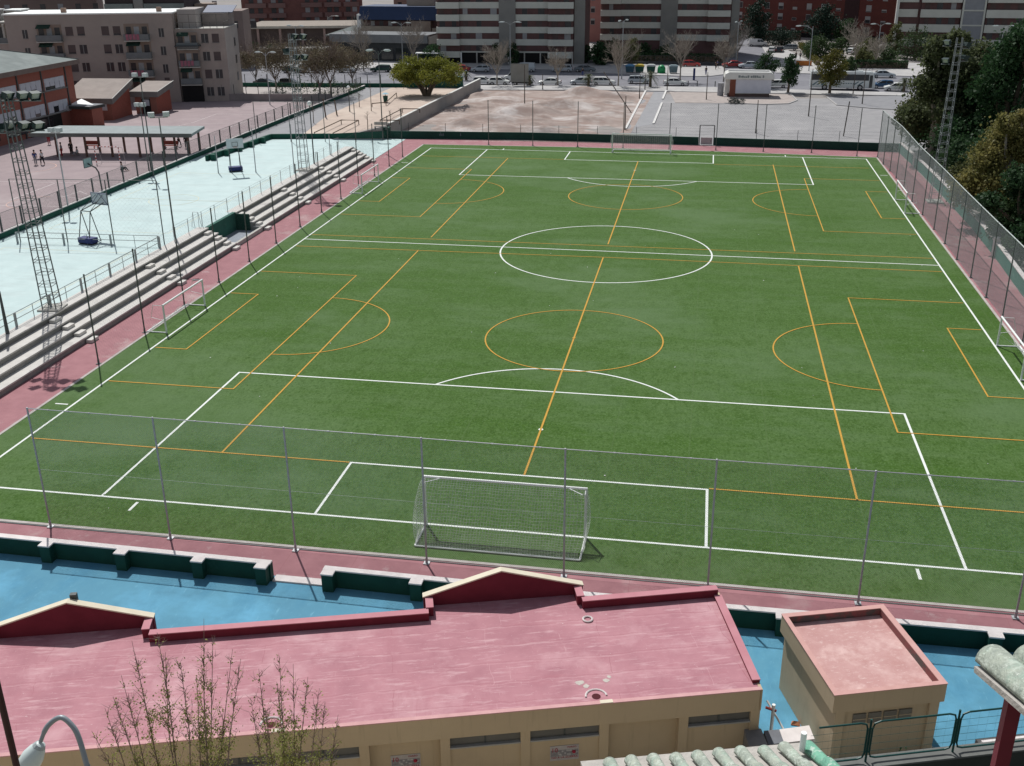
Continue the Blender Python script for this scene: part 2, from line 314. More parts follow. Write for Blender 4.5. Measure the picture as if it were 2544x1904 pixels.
m.strip([(-27.6, 50.2), (27.6, 50.3)], YW, Z1+.012); m.strip([(-27.6, 46.1), (0, 46.5), (27.6, 48.2-1.9)], YW, Z1+.012)
for x0, x1, y in ((-27.5, -9.3, 5.5), (9.3, 27.5, 5.6), (-27.5, -9.3, 90.4), (9.3, 27.3, 89.8)): m.strip([(x0, y), (x1, y)], YW, Z1+.012)
for cy in (25.95, 70.5):
    m.strip(arc(0, cy, 6.05, 0, 360, 72), YW, Z1+.015)
    for s in (-1, 1):
        m.strip([(s*27.6, cy-12.1), (s*19.4, cy-12.1), (s*19.4, cy+12.1), (s*27.6, cy+12.1)], YW, Z1+.015)
        m.strip([(s*27.6, cy-6.1), (s*25.4, cy-6.1), (s*25.4, cy+6.1), (s*27.6, cy+6.1)], YW, Z1+.015)
        m.strip(arc(s*19.4, cy, 6.1, 90, -90) if s < 0 else arc(s*19.4, cy, 6.1, 90, 270), YW, Z1+.018)
    m.add([(math.cos(t*.524)*.12, cy+.1+math.sin(t*.524)*.12, Z1+.021) for t in range(12)], [tuple(range(12))])
struct('yellow_pitch_lines', m, mat('pitch_yellow', (.58, .32, .045), (.46, .26, .04), 9, .85))
# faint lines on the courts
m = MB()
m.strip([(-49.5, 42.5), (-38, 42.5), (-38, 68), (-49.5, 68), (-49.5, 42.5)], .06, T+.006); m.strip(arc(-43.7, 55, 2.4, 0, 360), .06, T+.009); m.strip([(-49.5, 55), (-38, 55)], .06, T+.012)
m.strip([(-49.5, 20), (-38, 20), (-38, 36), (-49.5, 36), (-49.5, 20)], .06, T+.006)
struct('court_yellow_lines', m, mat('faded_yellow', (.66, .6, .36), (.6, .62, .5), 2))
m = MB()
def yl(*p): m.strip([GZ(5, x, y, T)[:2] for x, y in p], .09, T+.004)
yl((0, 385), (1280, 405)); yl((90, 545), (470, 400)); yl((0, 590), (820, 605)); yl((520, 510), (900, 560)); yl((530, 520), (690, 470), (745, 495))
def yl2(*p): m.strip([GZ(1, x, y, T)[:2] for x, y in p], .09, T+.008)
yl2((1640, 1060), (1860, 980)); yl2((1900, 1120), (2212, 1010)); yl2((1860, 980), (2212, 985)); yl2((1240, 1140), (1640, 1060), (2060, 1060))
struct('yard_white_lines', m, mat('worn_white', (.72, .68, .66), (.6, .52, .52), 2))
m = MB()
m.strip(arc(-68.5, 68.2, 3.2, -80, 80, 20), .08, T+.004); m.strip(arc(-70, 52, 2.8, 0, 360), .08, T+.004); m.strip(arc(-57, 52, 2.6, 90, 270, 20), .08, T+.006)
struct('yard_orange_lines', m, mat('worn_orange', (.7, .42, .32), (.58, .42, .38), 2))
# scraps of litter lying on the turf
rn = random.Random(11); m = MB()
for _ in range(46):
    x, y = rn.uniform(-28, 28), rn.uniform(-2, 60); a = rn.uniform(0, 3); s = rn.uniform(.025, .06); c, d = math.cos(a)*s, math.sin(a)*s
    m.add([(x-c, y-d, .03), (x+d, y-c, .05), (x+c, y+d, .03), (x-d, y+c, .045)], [(0, 1, 2, 3)])
o = m.build('litter', mat('paper_scraps', (.75, .76, .72), s=4)); tag(o, 'tiny white scraps of litter scattered on the green turf', 'litter', kind='stuff')
# ------------------------------------------------------------------ fences round the pitch
def chain_mesh(mb, p, q, z0, z1, cell, r, axis=None):
    p, q = Vector((p[0], p[1], 0)), Vector((q[0], q[1], 0)); L = (q-p).length; d = (q-p)/L; H = z1-z0; nrm = Vector((-d.y, d.x, 0))
    for s in (1, -1):
        t = -H if s > 0 else 0.
        while t < (L if s > 0 else L+H):
            a0 = t; a1 = t+s*H; za, zb = z0, z1
            if s > 0:
                if a0 < 0: za = z0-a0; a0 = 0
                if a1 > L: zb = z1-(a1-L); a1 = L
            else:
                if a0 > L: za = z0+(a0-L); a0 = L
                if a1 < 0: zb = z1+a1; a1 = 0
            if zb-za > .02:
                A = p+d*a0+Vector((0, 0, za)); B = p+d*a1+Vector((0, 0, zb)); u = Vector((d.x, d.y, 0))*r*.7; o_ = nrm*(.004*s); up_ = Vector((0, 0, r*.7*(-s)))
                e = (u+up_)
                k = len(mb.v); mb.v += [tuple(A+o_-e), tuple(A+o_+e), tuple(A+o_+nrm*r), tuple(B+o_-e), tuple(B+o_+e), tuple(B+o_+nrm*r)]
                mb.f += [(k, k+1, k+4, k+3), (k+1, k+2, k+5, k+4), (k+2, k, k+3, k+5)]
            t += cell
def tall_fence(name, label, pts, h, cell, r, wire, rail, post_r=.05, rail_r=.03, lean=0., midwires=(), base=True, m_post=None, m_rail=None):
    f = thing(name, label, 'fence', (pts[0][0], pts[0][1], 0)); o = Vector((pts[0][0], pts[0][1], 0)); rel = [Vector((x, y, 0))-o for x, y in pts]
    for i, p in enumerate(rel):
        mb = MB().tube([p, p+Vector((0, 0, h))], post_r, 8); mb.ball(p+Vector((0, 0, h)), post_r*1.3, 8, 4)
        if base: mb.box(p.x-.13, p.x+.13, p.y-.13, p.y+.13, 0, .04); mb.tube([p+Vector((0, 0, .04)), p+Vector((0, 0, .3))], post_r*1.35, 8)
        mb.build('post', m_post or galv, f)
    if rail:
        mb = MB().tube([rel[0]+Vector((0, 0, h))]+[q+Vector((0, 0, h)) for q in rel[1:]], rail_r, 6)
        for a, b in zip(rel, rel[1:]):
            for t in (.17, .33, .5, .67, .83): c = a.lerp(b, t)+Vector((0, 0, h)); mb.tube([c-(b-a).normalized()*.05, c+(b-a).normalized()*.05], rail_r*1.5, 6)
        mb.build('top_rail', m_rail or galv, f)
    mb = MB()
    for a, b in zip(rel, rel[1:]): chain_mesh(mb, a, b, .12, h-.04, cell, r)
    for z in midwires: mb.tube([q+Vector((0, .02, z)) for q in rel], .006, 4)
    mb.build('wire_mesh', wire, f); return f
near = [(-20.95+6.04*i, -3.12-.06*min(i, 4)) for i in range(11)]
tall_fence('chain_link_fence', 'tall chain link fence behind the nearest goal with grey posts and top rail', near, 6.05, .085, .0028, wire_m, True, post_r=.043, rail_r=.024, midwires=(.15, 3))
pole_m = mat('dull_green_post', (.13, .15, .14), (.1, .11, .11), 5, .6, metal=.2)
left = [(-29.85, 10.4+6.08*i) for i in range(0, 15)]
left = [p for p in left if p[1] < 90]
dark_wire = mat('dark_wire', (.1, .12, .12), (.08, .09, .09), 5, .6)
tall_fence('netting_fence', 'tall thin netting fence with dark posts along the red path below the concrete stands', left[1:], 6, .3, .0022, dark_wire, False, post_r=.05, midwires=(5.95,), m_post=pole_m)
right = [(29.7, 29.6), (29.7, 35), (29.65, 39.8), (29.62, 45), (29.6, 50.3), (29.6, 55.5), (29.6, 60.7), (29.55, 66.5), (29.5, 72.4), (29.6, 78.5), (29.7, 84.4), (29.6, 88.5), (29.4, 92.6), (29.35, 97.2)]
right = [(29.7, 18.2), (29.7, 24.4)]+right
tall_fence('chain_link_fence', 'tall chain link fence with pale top rail beside the dark trees', right, 5.75, .11, .005, mat('grey_wire', (.3, .33, .33), (.26, .28, .28), 5, .5), True, post_r=.05, rail_r=.04, midwires=(.15, 2.9), m_post=pole_m, m_rail=mat('pale_rail', (.55, .6, .58), s=5, rough=.5))
far = [(-20.7+6.03*i, 99.62-(.0 if i < 4 else .0022*(6.03*(i-3))**1.8/3)) for i in range(8)]+[(26.9, 97.6)]
tall_fence('netting_fence', 'tall thin netting fence with dark posts behind the far goal', far, 5.85, .3, .002, dark_wire, False, post_r=.05, midwires=(5.8,), m_post=pole_m)
# ------------------------------------------------------------------ walls round the pitch
def wall_line(pts, th, z0, z1):
    mb = MB(); pts = [Vector((p[0], p[1])) for p in pts]
    for a, b in zip(pts, pts[1:]):
        d = (b-a).normalized(); n_ = Vector((-d.y, d.x))*th/2; mb.prism([(a-n_)[:], (b-n_)[:], (b+n_)[:], (a+n_)[:]], z0, z1)
    return mb
wl = thing('boundary_wall', 'long dark green wall behind the far goal at the foot of the dirt lot', 'wall', (0, 103.5, 0))
FW = [(-36, 102.9), (-26, 103.5), (-15.5, 104.1), (-8, 103.9), (7.15, 103.3)]
def rel(pts, o): return [(p[0]-o[0], p[1]-o[1]) for p in pts]
wall_line(rel(FW, (0, 103.5)), .25, -.02, 1.02).build('wall', green_wall, wl)
wall_line(rel([(9.2, 103.2), (20, 102.5), (32.6, 101.6)], (0, 103.5)), .25, -.02, 1.02).build('wall', green_wall, wl)
MB().box(-36.25, -35.5, -1, .1, -.02, 1.5).build('end_pier', green_wall, wl)
gr = MB()
for cx in (-28.3, -25.9):
    for i in range(5): gr.strip([(-.45+i*.2+.02*i, 0), (-.35+i*.2, .3+.1*(i % 3)), (-.28+i*.2, .05)], .05, 0)
    k0 = len(gr.v)-30
    for q in range(k0, len(gr.v)): x, y, z = gr.v[q]; gr.v[q] = (cx+x, -.27 if cx < -27 else -.1, .45+y)
gr.build('graffiti', mat('grey_spray', (.2, .27, .3), s=4), wl)
gt = thing('pitch_gate', 'pale metal gate in the far green wall behind the goal', 'gate', (8.2, 103.25, 0))
MB().box(-.75, .75, -.03, .03, .08, 1.0).build('door_panel', mat('gate_panel', (.55, .53, .52), s=2), gt)
mb = MB()
for x in (-.95, .95): mb.tube([(x, 0, 0), (x, 0, 2.6)], .07, 8)
mb.tube([(-.95, 0, 2.6), (.95, 0, 2.6)], .05, 8); mb.build('gate_frame', dark_steel, gt)
MB().box(.5, .56, -.07, -.03, .5, .62).build('handle', dark_steel, gt)
lf = thing('low_wire_fence', 'low wire fence with thin posts just behind the far green wall', 'fence', (0, 104.4, 0))
for i in range(13):
    x = -33+i*5.3
    if 6 < x < 10: continue
    MB().tube([(x, .0-.05*abs(x)*.3, 0), (x, -.05*abs(x)*.3, 2.05)], .035, 6).build('post', dark_steel, lf)
mb = MB()
for z in (1.2, 1.6, 2.0): mb.tube([(-33+i*5.3, -.05*abs(-33+i*5.3)*.3, z) for i in range(13)], .007, 4)
mb.build('wire', dark_wire, lf)
rw = thing('boundary_wall', 'green painted wall along the red path under the right hand trees', 'wall', (33, 60, 0))
green_pale = mat('green_wall_light', (.05, .2, .15), (.035, .16, .12), 1, .8, c3=(.1, .25, .2), s3=.7, t3=.6)  # a lighter green than the other boundary walls
RW = [(32.6, 101.5), (33.1, 87), (33.3, 75), (33.3, 61), (33, 50), (32.6, 41), (32.5, 20)]
wall_line(rel(RW, (33, 60)), .3, -.02, 1.15).build('wall', green_pale, rw)
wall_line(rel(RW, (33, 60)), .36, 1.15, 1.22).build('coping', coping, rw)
for x, y in ((33.0, 92), (33.2, 70), (33.05, 52)): MB().box(x-33-.28, x-33+.2, y-60-.3, y-60+.3, 0, 1.6).build('pier', coping, rw)
# near green wall with pilasters
nw = thing('pilaster_wall', 'dark green wall with pale coping and pilasters left of the gap in it', 'wall', (0, -5.5, 0))
nw2 = thing('pilaster_wall', 'dark green wall with pale coping and pilasters behind the pink roofed building', 'wall', (0, -5.5, 0))
def pil_wall(o, pts, pil):
    o2 = (0, -5.5); p = rel(pts, o2)
    wall_line(p, .28, -.02, .8).build('wall', green_wall, o); wall_line(p, .3, .8, .86).build('coping', coping, o)
    for x in pil:
        y = next(a[1]+(b[1]-a[1])*(x-a[0])/(b[0]-a[0]) for a, b in zip(p, p[1:]) if a[0] <= x <= b[0])
        q = MB().box(x-.24, x+.24, y-.5, y-.143, -.02, .8).build('pilaster', green_wall, o); MB().box(x-.27, x+.27, y-.53, y-.154, .802, .862).build('pilaster_cap', coping, q)
WY = lambda x: -5.5-.006*0
XP = [GZ(9, u, v, .8).x for u, v in ((400, 1085), (980, 1150), (1580, 1210))]
pil_wall(nw, [(-34, -5.35), (-9, -5.6)], [-25.9, -22.7]+XP+[-9.3])
pil_wall(nw2, [(-6.65, -5.62), (4.4, -5.75), (26, -5.5), (40, -5.4)], [-6.36, -2.55, 1.3, 12.1, 15.8, 19.9, 23.8])
struct('gap_step', MB().box(-8.95, -6.7, -5.75, -5.3, -.02, .06), coping)
# ------------------------------------------------------------------ concrete stands
def stand(label, y0, y1, steps):
    o = thing('concrete_stand', label, 'bleachers', (-32.85, y0, 0)); Ln = y1-y0
    xs = [0, -.85, -1.65, -2.55, -3.6]; zs = [.43, .85, 1.28, T+.004]
    tread = MB(); 
    for i in range(4): tread.box(xs[i+1] if i < 3 else -2.6-.95, xs[i]+.06, 0, Ln, zs[i]-.1, zs[i])
    ris = MB()
    for i in range(4): ris.box(xs[i+1] if i < 3 else -3.5, xs[i], .002, Ln-.002, -.02, zs[i]-.1)
    ris.build('riser', mat('riser_concrete', (.3, .29, .27), (.23, .225, .21), 1.5, .9, c3=(.19, .185, .175), s3=.7, t3=.6, bump=.15), o)  # riser concrete darkened to stand in for shade on the upright faces
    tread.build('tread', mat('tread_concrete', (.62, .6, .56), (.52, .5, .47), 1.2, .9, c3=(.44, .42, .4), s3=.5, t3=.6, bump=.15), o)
    for y in steps:
        for i in range(4):
            yy = y-y0+i*-.0
            MB().box(xs[i]+.062, xs[i]+.5, yy-.45, yy+.45, (zs[i-1] if i else -.0)+.002, zs[i]-.2).build('step', mat('step_concrete', (.66, .64, .6), (.56, .54, .5), 2, .9), o, bevel=.015)
    return o
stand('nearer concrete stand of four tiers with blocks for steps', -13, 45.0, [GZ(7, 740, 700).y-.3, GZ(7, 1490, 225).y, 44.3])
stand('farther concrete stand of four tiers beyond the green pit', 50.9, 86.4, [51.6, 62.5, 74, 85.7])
gp = thing('sunken_bay', 'dark green sunken bay between the two concrete stands', 'wall', (-34.2, 45, 0))
MB().box(-1.165, 1.35, .0, 5.9, -.02, .05).build('floor', mat('bay_floor', (.3, .33, .37), s=1), gp)
MB().box(-1.5, -1.17, 0, 5.9, 0, T+.03).build('back_wall', mat('green_mottled', (.03, .14, .1), (.02, .09, .07), 3, .8, c3=(.2, .28, .25), s3=2, t3=.6), gp)
MB().box(-1.165, .2, 5.72, 5.89, .05, T-.1).build('side_wall', green_wall, gp)
MB().box(1.12, 1.4, .0, 5.9, 0, .36).build('front_kerb', conc, gp)
# railing on the court edge
def railing(label, pts, z, h=.95, posts=2.0, name='court_railing', rm=None):
    pts = [Vector((p[0], p[1], z)) for p in pts]; o = thing(name, label, 'railing', pts[0]); p0 = pts[0]; rm = rm or mat('grey_railing', (.34, .37, .36), (.28, .3, .3), 4, .6)
    for hh in (h, h*.52): MB().tube([p-p0+Vector((0, 0, hh)) for p in pts], .028, 6).build('rail', rm, o)
    for a, b in zip(pts, pts[1:]):
        n_ = max(1, round((b-a).length/posts))
        for i in range(n_+1): 
            c = a.lerp(b, i/n_)-p0; k = .09 if i % 2 == 0 else .025
            MB().box(c.x-k*.5, c.x+k*.5, c.y-k, c.y+k, 0, h).build('baluster', rm, o)
    return o
railing('grey railing along the court edge above the nearer stand', [(-36.35, 6), (-36.35, 37.9)], T)
railing('grey railing across the pale court in front of the nearer basketball hoop', [(-36.6, 38.2), (-49.3, 37.6)], T)
railing('short grey railing at the left edge of the pale court', [(-50.4, 36.4), (-51.2, 33.2)], T, posts=1.5)
rb = thing('edge_posts', 'row of thin bare posts along the court edge above the farther stand', 'posts', (-36.1, 40, T))
for i in range(17):
    y = i*2.7; MB().tube([(0, y, 0), (0, y, 1.35)], .03, 6).build('post', galv, rb)
MB().tube([(0, 0, 1.33), (0, 43.2, 1.33)], .008, 4).build('wire', dark_wire, rb)
# ------------------------------------------------------------------ goals
def goal(name, label, w_, h, dp, loc, rz, group=None, net_full=True, bar=.065, cell=.13, nr=.0078):
    o = thing(name, label, 'goal', loc, rz, group); hw = w_/2                     # opening faces +y, net towards -y
    for s in (-1, 1):
        MB().tube([(s*hw, 0, 0), (s*hw, 0, h)], bar, 10).build('post', white, o)
        MB().tube([(s*hw, 0, h-.04), (s*(hw-.0), -.32, h-.12), (s*(hw-.1), -.55, h-.02), (s*(hw-.75), -.06, h-.02)] if net_full else [(s*hw, 0, h-.03), (s*hw, -.75, h-.03)], .022, 6).build('net_bracket', white, o)
        MB().tube([(s*hw, 0, .05), (s*hw, -dp-.09, .06)], .045, 8).build('ground_bar', white, o)
        if not net_full: MB().tube([(s*hw, -.75, h-.03), (s*hw, -1.0, h*.55), (s*hw, 0, h*.45)], .02, 6).build('brace', white, o)
    MB().tube([(-hw-bar, 0, h), (hw+bar, 0, h)], bar, 10).build('crossbar', white, o)
    MB().tube([(-hw, -dp-.09, .06), (hw, -dp-.09, .06)], .05, 8).build('ground_bar', white, o)
    mb = MB(); r = nr if net_full else .009; rn = random.Random(5)
    if net_full:
        nu = int(w_/cell)
        prof = [(-.04, h), (-.3, h-.32), (-.62, h-.85), (-1.0, h-1.35), (-1.45, h-1.8), (-1.85, h-2.15), (-dp, .06)]
        def P_(u, t):
            k = t*(len(prof)-1); i = min(int(k), len(prof)-2); f = k-i; y = prof[i][0]*(1-f)+prof[i+1][0]*f; z = prof[i][1]*(1-f)+prof[i+1][1]*f
            sag = .12*math.sin(math.pi*t)*(math.sin(u*5*math.pi)**2); bl = .28*math.sin(math.pi*min(1, t*1.15))
            x = -hw+u*w_; e = min(u, 1-u)*w_; e = math.exp(-e*2.2)
            return (x+(bl*e*(-1 if u < .5 else 1)), y-sag*.4-.12*math.sin(math.pi*t), z-sag*.25)
        nt_ = 26
        for i in range(nu+1): mb.tube([P_(i/nu, j/nt_) for j in range(nt_+1)], r, 3, False)
        for j in range(nt_+1): mb.tube([P_(i/nu, j/nt_) for i in range(0, nu+1, 2)], r, 3, False)
        for s in (0, 1):                                                          # side panels
            for j in range(1, nt_+1):
                p = P_(s, j/nt_); mb.tube([p, (p[0]*.6+(hw*(2*s-1))*.4+(2*s-1)*.1, p[1]*.5, p[2]), (hw*(2*s-1), 0, p[2])], r, 3, False)
            for f in (.25, .5, .75): mb.tube([(P_(s, t)[0]*f+(hw*(2*s-1))*(1-f), P_(s, t)[1]*f, P_(s, t)[2]) for t in [q/8 for q in range(9)]], r, 3, False)
        for i in range(26):                                                       # slack heaped on the ground bar
            x = -hw*.7+rn.random()*w_*.8; mb.tube([(x, -dp, .08), (x+.12, -dp-.12, .03), (x+.3, -dp-.1*rn.random(), .05), (x+.42, -dp+.02, .08)], r, 3, False)
    else:
        nu = int(w_/.3)
        for i in range(nu+1):
            x = -hw+w_*i/nu; mb.tube([(x, -.9, .5+.1*math.sin(i)), (x, -dp+.25, .22), (x+.1*math.sin(i*3), -dp, .06)], r, 3, False)
        for t in range(4): mb.tube([(-hw+w_*i/nu, -.9-(dp-.9)*t/3, .5*(1-t/3)+.06+.08*math.sin(i+t)) for i in range(nu+1)], r, 3, False)
        mb.tube([(-hw, -.0, .9), (-hw*.5, -.9, .5), (0, -1., .45), (hw*.5, -.9, .5), (hw, 0, .9)], r, 3, False)
    mb.build('net', white_net, o); return o
goal('football_goal', 'full size white football goal with slack net nearest the camera', 7.44, 2.5, 1.95, (.02, 0, 0), 0)
goal('football_goal', 'full size white football goal at the far end of the pitch', 7.44, 2.45, 1.9, (.0, L1+.1, 0), math.pi, cell=.26, nr=.005)
gg = 'small goals on the side lines'
for lab, x, y, rz in (('small white goal on the left touchline nearer the camera', -28.25, 25.7, -math.pi/2), ('small white goal on the left touchline beside the farther stand', -28.35, 70.9, -math.pi/2),
                      ('small white goal on the right touchline at the picture edge', 27.95, 25.85, math.pi/2), ('small white goal on the right touchline at the far end', 27.9, 69.8, math.pi/2)):
    goal('small_goal', lab, 6.1, 2.05, 1.35, (x, y, 0), rz, gg, False)
# ------------------------------------------------------------------ floodlight masts, poles
hood = mat('dark_green_hood', (.02, .045, .04), (.015, .03, .03), 6, .5); lens = mat('pale_lens', (.62, .68, .66), (.5, .56, .55), 3, .3)
lat = mat('lattice_steel', (.3, .32, .33), (.22, .24, .25), 4, .6, metal=.2); lat_d = mat('dull_lattice', (.17, .19, .19), (.12, .135, .135), 4, .6, metal=.2)
def floodlight(parent, p, az, tilt=-.4, s=.66):
    m_ = Matrix.Translation(p) @ Matrix.Rotation(az, 4, 'Z') @ Matrix.Rotation(tilt, 4, 'X')
    a = MB().add([(-.42*s, -.35*s, -.3*s), (.42*s, -.35*s, -.3*s), (.42*s, .35*s, -.42*s), (-.42*s, .35*s, -.42*s), (-.42*s, -.3*s, .3*s), (.42*s, -.3*s, .3*s), (.5*s, .5*s, .45*s), (-.5*s, .5*s, .45*s)],
                 [(0, 3, 2, 1), (4, 5, 6, 7), (0, 1, 5, 4), (1, 2, 6, 5), (3, 0, 4, 7)])
    a.v = [tuple(m_ @ Vector(v)) for v in a.v]; h = a.build('floodlight', hood, parent)
    b = MB().add([(-.4*s, .12*s, -.34*s), (.4*s, .12*s, -.34*s), (.43*s, .24*s, .32*s), (-.43*s, .24*s, .32*s)], [(0, 1, 2, 3)]); b.v = [tuple(m_ @ Vector(v)) for v in b.v]; b.build('lens', lens, h)
def lattice(label, base, h, w0, w1, lights, m_, lean=(0, 0), rz=0.):
    o = thing('floodlight_mast', label, 'light mast', base, rz); n = int(h/.85)
    mb = MB(); W = lambda t: w0+(w1-w0)*t
    pt = lambda i, t: Vector(((-1 if i in (0, 3) else 1)*W(t)/2+lean[0]*t, (-1 if i < 2 else 1)*W(t)/2+lean[1]*t, h*t))
    for i in range(4): mb.tube([pt(i, 0), pt(i, 1)], .045, 4)
    pass
    for k in range(n):
        t0, t1 = k/n, (k+1)/n
        for i in range(4):
            mb.tube([pt(i, t0), pt((i+1) % 4, t0)], .022, 4, False)
            mb.tube([pt(i, t0+(.12/h)), pt((i+1) % 4, t0+.32*(t1-t0))] if k % 2 else [pt((i+1) % 4, t0+.12/h), pt(i, t0+.32*(t1-t0))], .02, 4, False)
    mb.build('lattice', m_, o)
    MB().box(-w0*.8, w0*.8, -w0*.8, w0*.8, -.02, .12).build('base_block', conc, o)
    for z in sorted(set(l[1] for l in lights)):
        mb = MB(); xs = [l[0] for l in lights if l[1] == z]; mb.tube([(min(xs)-.4+lean[0]*z/h, lean[1], z), (max(xs)+.4+lean[0]*z/h, lean[1], z)], .05, 6); mb.build('crossarm', m_, o)
    for x, z, az, *yy in lights: floodlight(o, Vector((x+lean[0]*z/h, (yy[0] if yy else 0)+lean[1], z+.35)), az)
    return o
b = GZ(7, 452, 438, T)
lattice('lattice floodlight mast at the left edge carrying two rows of big lamps', (b.x, b.y, T), 14.5, .95, .5,
        [(-.2, 12.25, -1.95), (.75, 12.25, -2.05), (1.7, 12.25, -2.2), (.1, 14.15, -1.95), (1.1, 14.15, -2.2), (1.9, 14.15, -2.25), (-.9, 12.1, .9), (-.9, 14.0, .9)], lat_d, (-.55, 0), R(8))
b = GZ(6, 885, 425, T)
lattice('lattice floodlight mast rising behind the steps of the farther stand', (b.x, b.y, T), 14.6, .95, .5, [(.3, 11.9, -1.8), (1.2, 11.9, -2), (.3, 14.0, -1.8), (1.25, 14.0, -2), (-.7, 12.5, .9)], lat, (-.2, 0))
lattice('lattice floodlight mast standing against the dark trees on the right', (31.75, 72.6, 0), 16.2, 1.0, .5, [(-1.0, 13.7, 2.6), (-1.1, 15.4, 2.5), (.7, 14.0, -1.), (.7, 15.2, -1.)], lat, (.15, 0))
def lamp_head(mb_p, p, d, s=.5):
    d = Vector(d).normalized(); p = Vector(p)
    MB().tube([p, p+d*s*.25, p+d*s*.8, p+d*s*1.2], [.05, .14, .15, .04], 8).build('lamp_head', lens, mb_p)
def pole_lamp(label, base, h, kind, r=.06, az=0., arm=1.2, m_=None, name='street_lamp', group=None, hs=.8):
    o = thing(name, label, 'lamp', base, az, group); m_ = m_ or galv
    MB().tube([(0, 0, 0), (0, 0, .5), (0, 0, h)], [r*1.5, r*1.3, r*.8], 8).build('pole', m_, o)
    if kind == 'double':
        for s in (-1, 1):
            MB().tube([(0, 0, h-.5), (s*arm*.3, 0, h), (s*arm*.6, 0, h+.12)], .035, 6).build('arm', m_, o); lamp_head(o, (s*arm*.5, 0, h+.12), (s, 0, -.05), hs)
    elif kind == 'single':
        MB().tube([(0, 0, h-1.4), (.15, 0, h-.6), (arm*.45, 0, h), (arm, 0, h+.1)], .045, 6).build('arm', m_, o); lamp_head(o, (arm*.95, 0, h+.1), (1, 0, -.08), hs)
    elif kind == 'globe':
        MB().ball((0, 0, h+.22), .26, 12, 8).build('globe', white, o); MB().tube([(0, 0, h-.1), (0, 0, h+.02)], .1, 8).build('collar', m_, o)
    elif kind == 'flood':
        MB().tube([(-arm*.6, 0, h), (arm*.6, 0, h)], .035, 6).build('arm', m_, o)
        for s in (-1, 1):
            q = MB().box(s*arm*.5-.28, s*arm*.5+.28, -.2, .2, h+.05, h+.45).build('floodlight', mat('grey_housing', (.5, .53, .52), s=5, rough=.5), o, bevel=.05)
            MB().box(s*arm*.5-.24, s*arm*.5+.24, -.215, -.2, h+.08, h+.42).build('lens', lens, q)
    elif kind == 'bare': pass
    return o
def at(k, x, y, z): p = GZ(k, x, y, z); return p
def pole_px(label, kb_, bx, by, kt, tx, ty, z, kind, **kw):
    p = GZ(kb_, bx, by, z); return pole_lamp(label, (p.x, p.y, z), UZ(p, kt, tx, ty)-z, kind, **kw)
pole_px('tall double floodlight pole on the fence line of the pale court', 5, 1320, 340, 1, 1210, 665, T, 'flood', m_=pole_m, name='floodlight_pole')
pole_px('shorter floodlight pole just left of the tall double one', 5, 1285, 325, 1, 1215, 920, T, 'flood', m_=pole_m, name='floodlight_pole', arm=.7)
pole_px('floodlight pole at the court edge by the middle of the nearer stand', 5, 1500, 850, 1, 1390, 1010, T, 'flood', m_=pole_m, name='floodlight_pole', az=.5)
pole_px('floodlight pole by the school canopy at the corner of the pale court', 5, 590, 635, 1, 460, 1140, T, 'flood', m_=galv, name='floodlight_pole', arm=.8)
pole_px('dark pole with a white globe lamp near the far end of the court', 6, 970, 370, 2, 605, 905, T, 'globe', m_=dark_steel, name='globe_lamp')
pole_px('globe lamp among the bare trees of the sandy park', 2, 930, 960, 2, 960, 765, T, 'globe', m_=dark_steel, name='globe_lamp')
pole_px('tall double headed lamp pole at the corner of court and far green wall', 2, 1215, 1200, 2, 1195, 440, T, 'double', m_=pole_m, arm=1.4)
pole_px('double headed lamp in front of the brown trees behind the school yard', 2, 245, 900, 2, 215, 455, T, 'double', arm=1.6)
pole_px('thin bare pole at the left picture edge beside the court railing', 7, 66, 655, 7, 0, 290, T, 'bare', m_=dark_steel, name='pole', r=.09)
for i, (a, t, lab) in enumerate((((470, 445), (430, 60), 'slim grey pole on the pale court right of the far basketball hoop'), ((800, 450), (772, 30), 'slim grey pole at the court edge left of the second mast'), ((1108, 292), (1085, 120), 'slim short pole behind the end of the farther stand'), ((148, 450), (130, 130), 'slim grey pole on the pale court just left of the far basketball hoop'))):
    pole_px(lab, 6, a[0], a[1], 6, t[0], t[1], T, 'bare', name='pole', r=.045)
# ball-stop frame across the court
o = thing('ball_stop_frame', 'tall thin steel ball stop frame across the pale court', 'frame', (-49.3, 38, T)); X = [0, 4.2, 8.3, 12.7]
for x in X: MB().tube([(x, .09*x, 0), (x, .09*x, 5.4)], .045, 6).build('post', pole_m, o)
MB().tube([(x, .09*x, 5.4) for x in X], .025, 6).build('top_rail', pole_m, o)
mb = MB(); chain_mesh(mb, (0, 0), (12.7, 1.14), .2, 5.35, .42, .0018); mb.build('netting', dark_wire, o)
o = thing('ball_stop_frame', 'tall thin ball stop frame at the far end of the pale court', 'frame', (-49, 88.5, T)); X = [0, 4.5, 9, 13]
for x in X: MB().tube([(x, .09*x, 0), (x, .09*x, 5.)], .045, 6).build('post', pole_m, o)
MB().tube([(x, .09*x, 5.) for x in X], .025, 6).build('top_rail', pole_m, o)
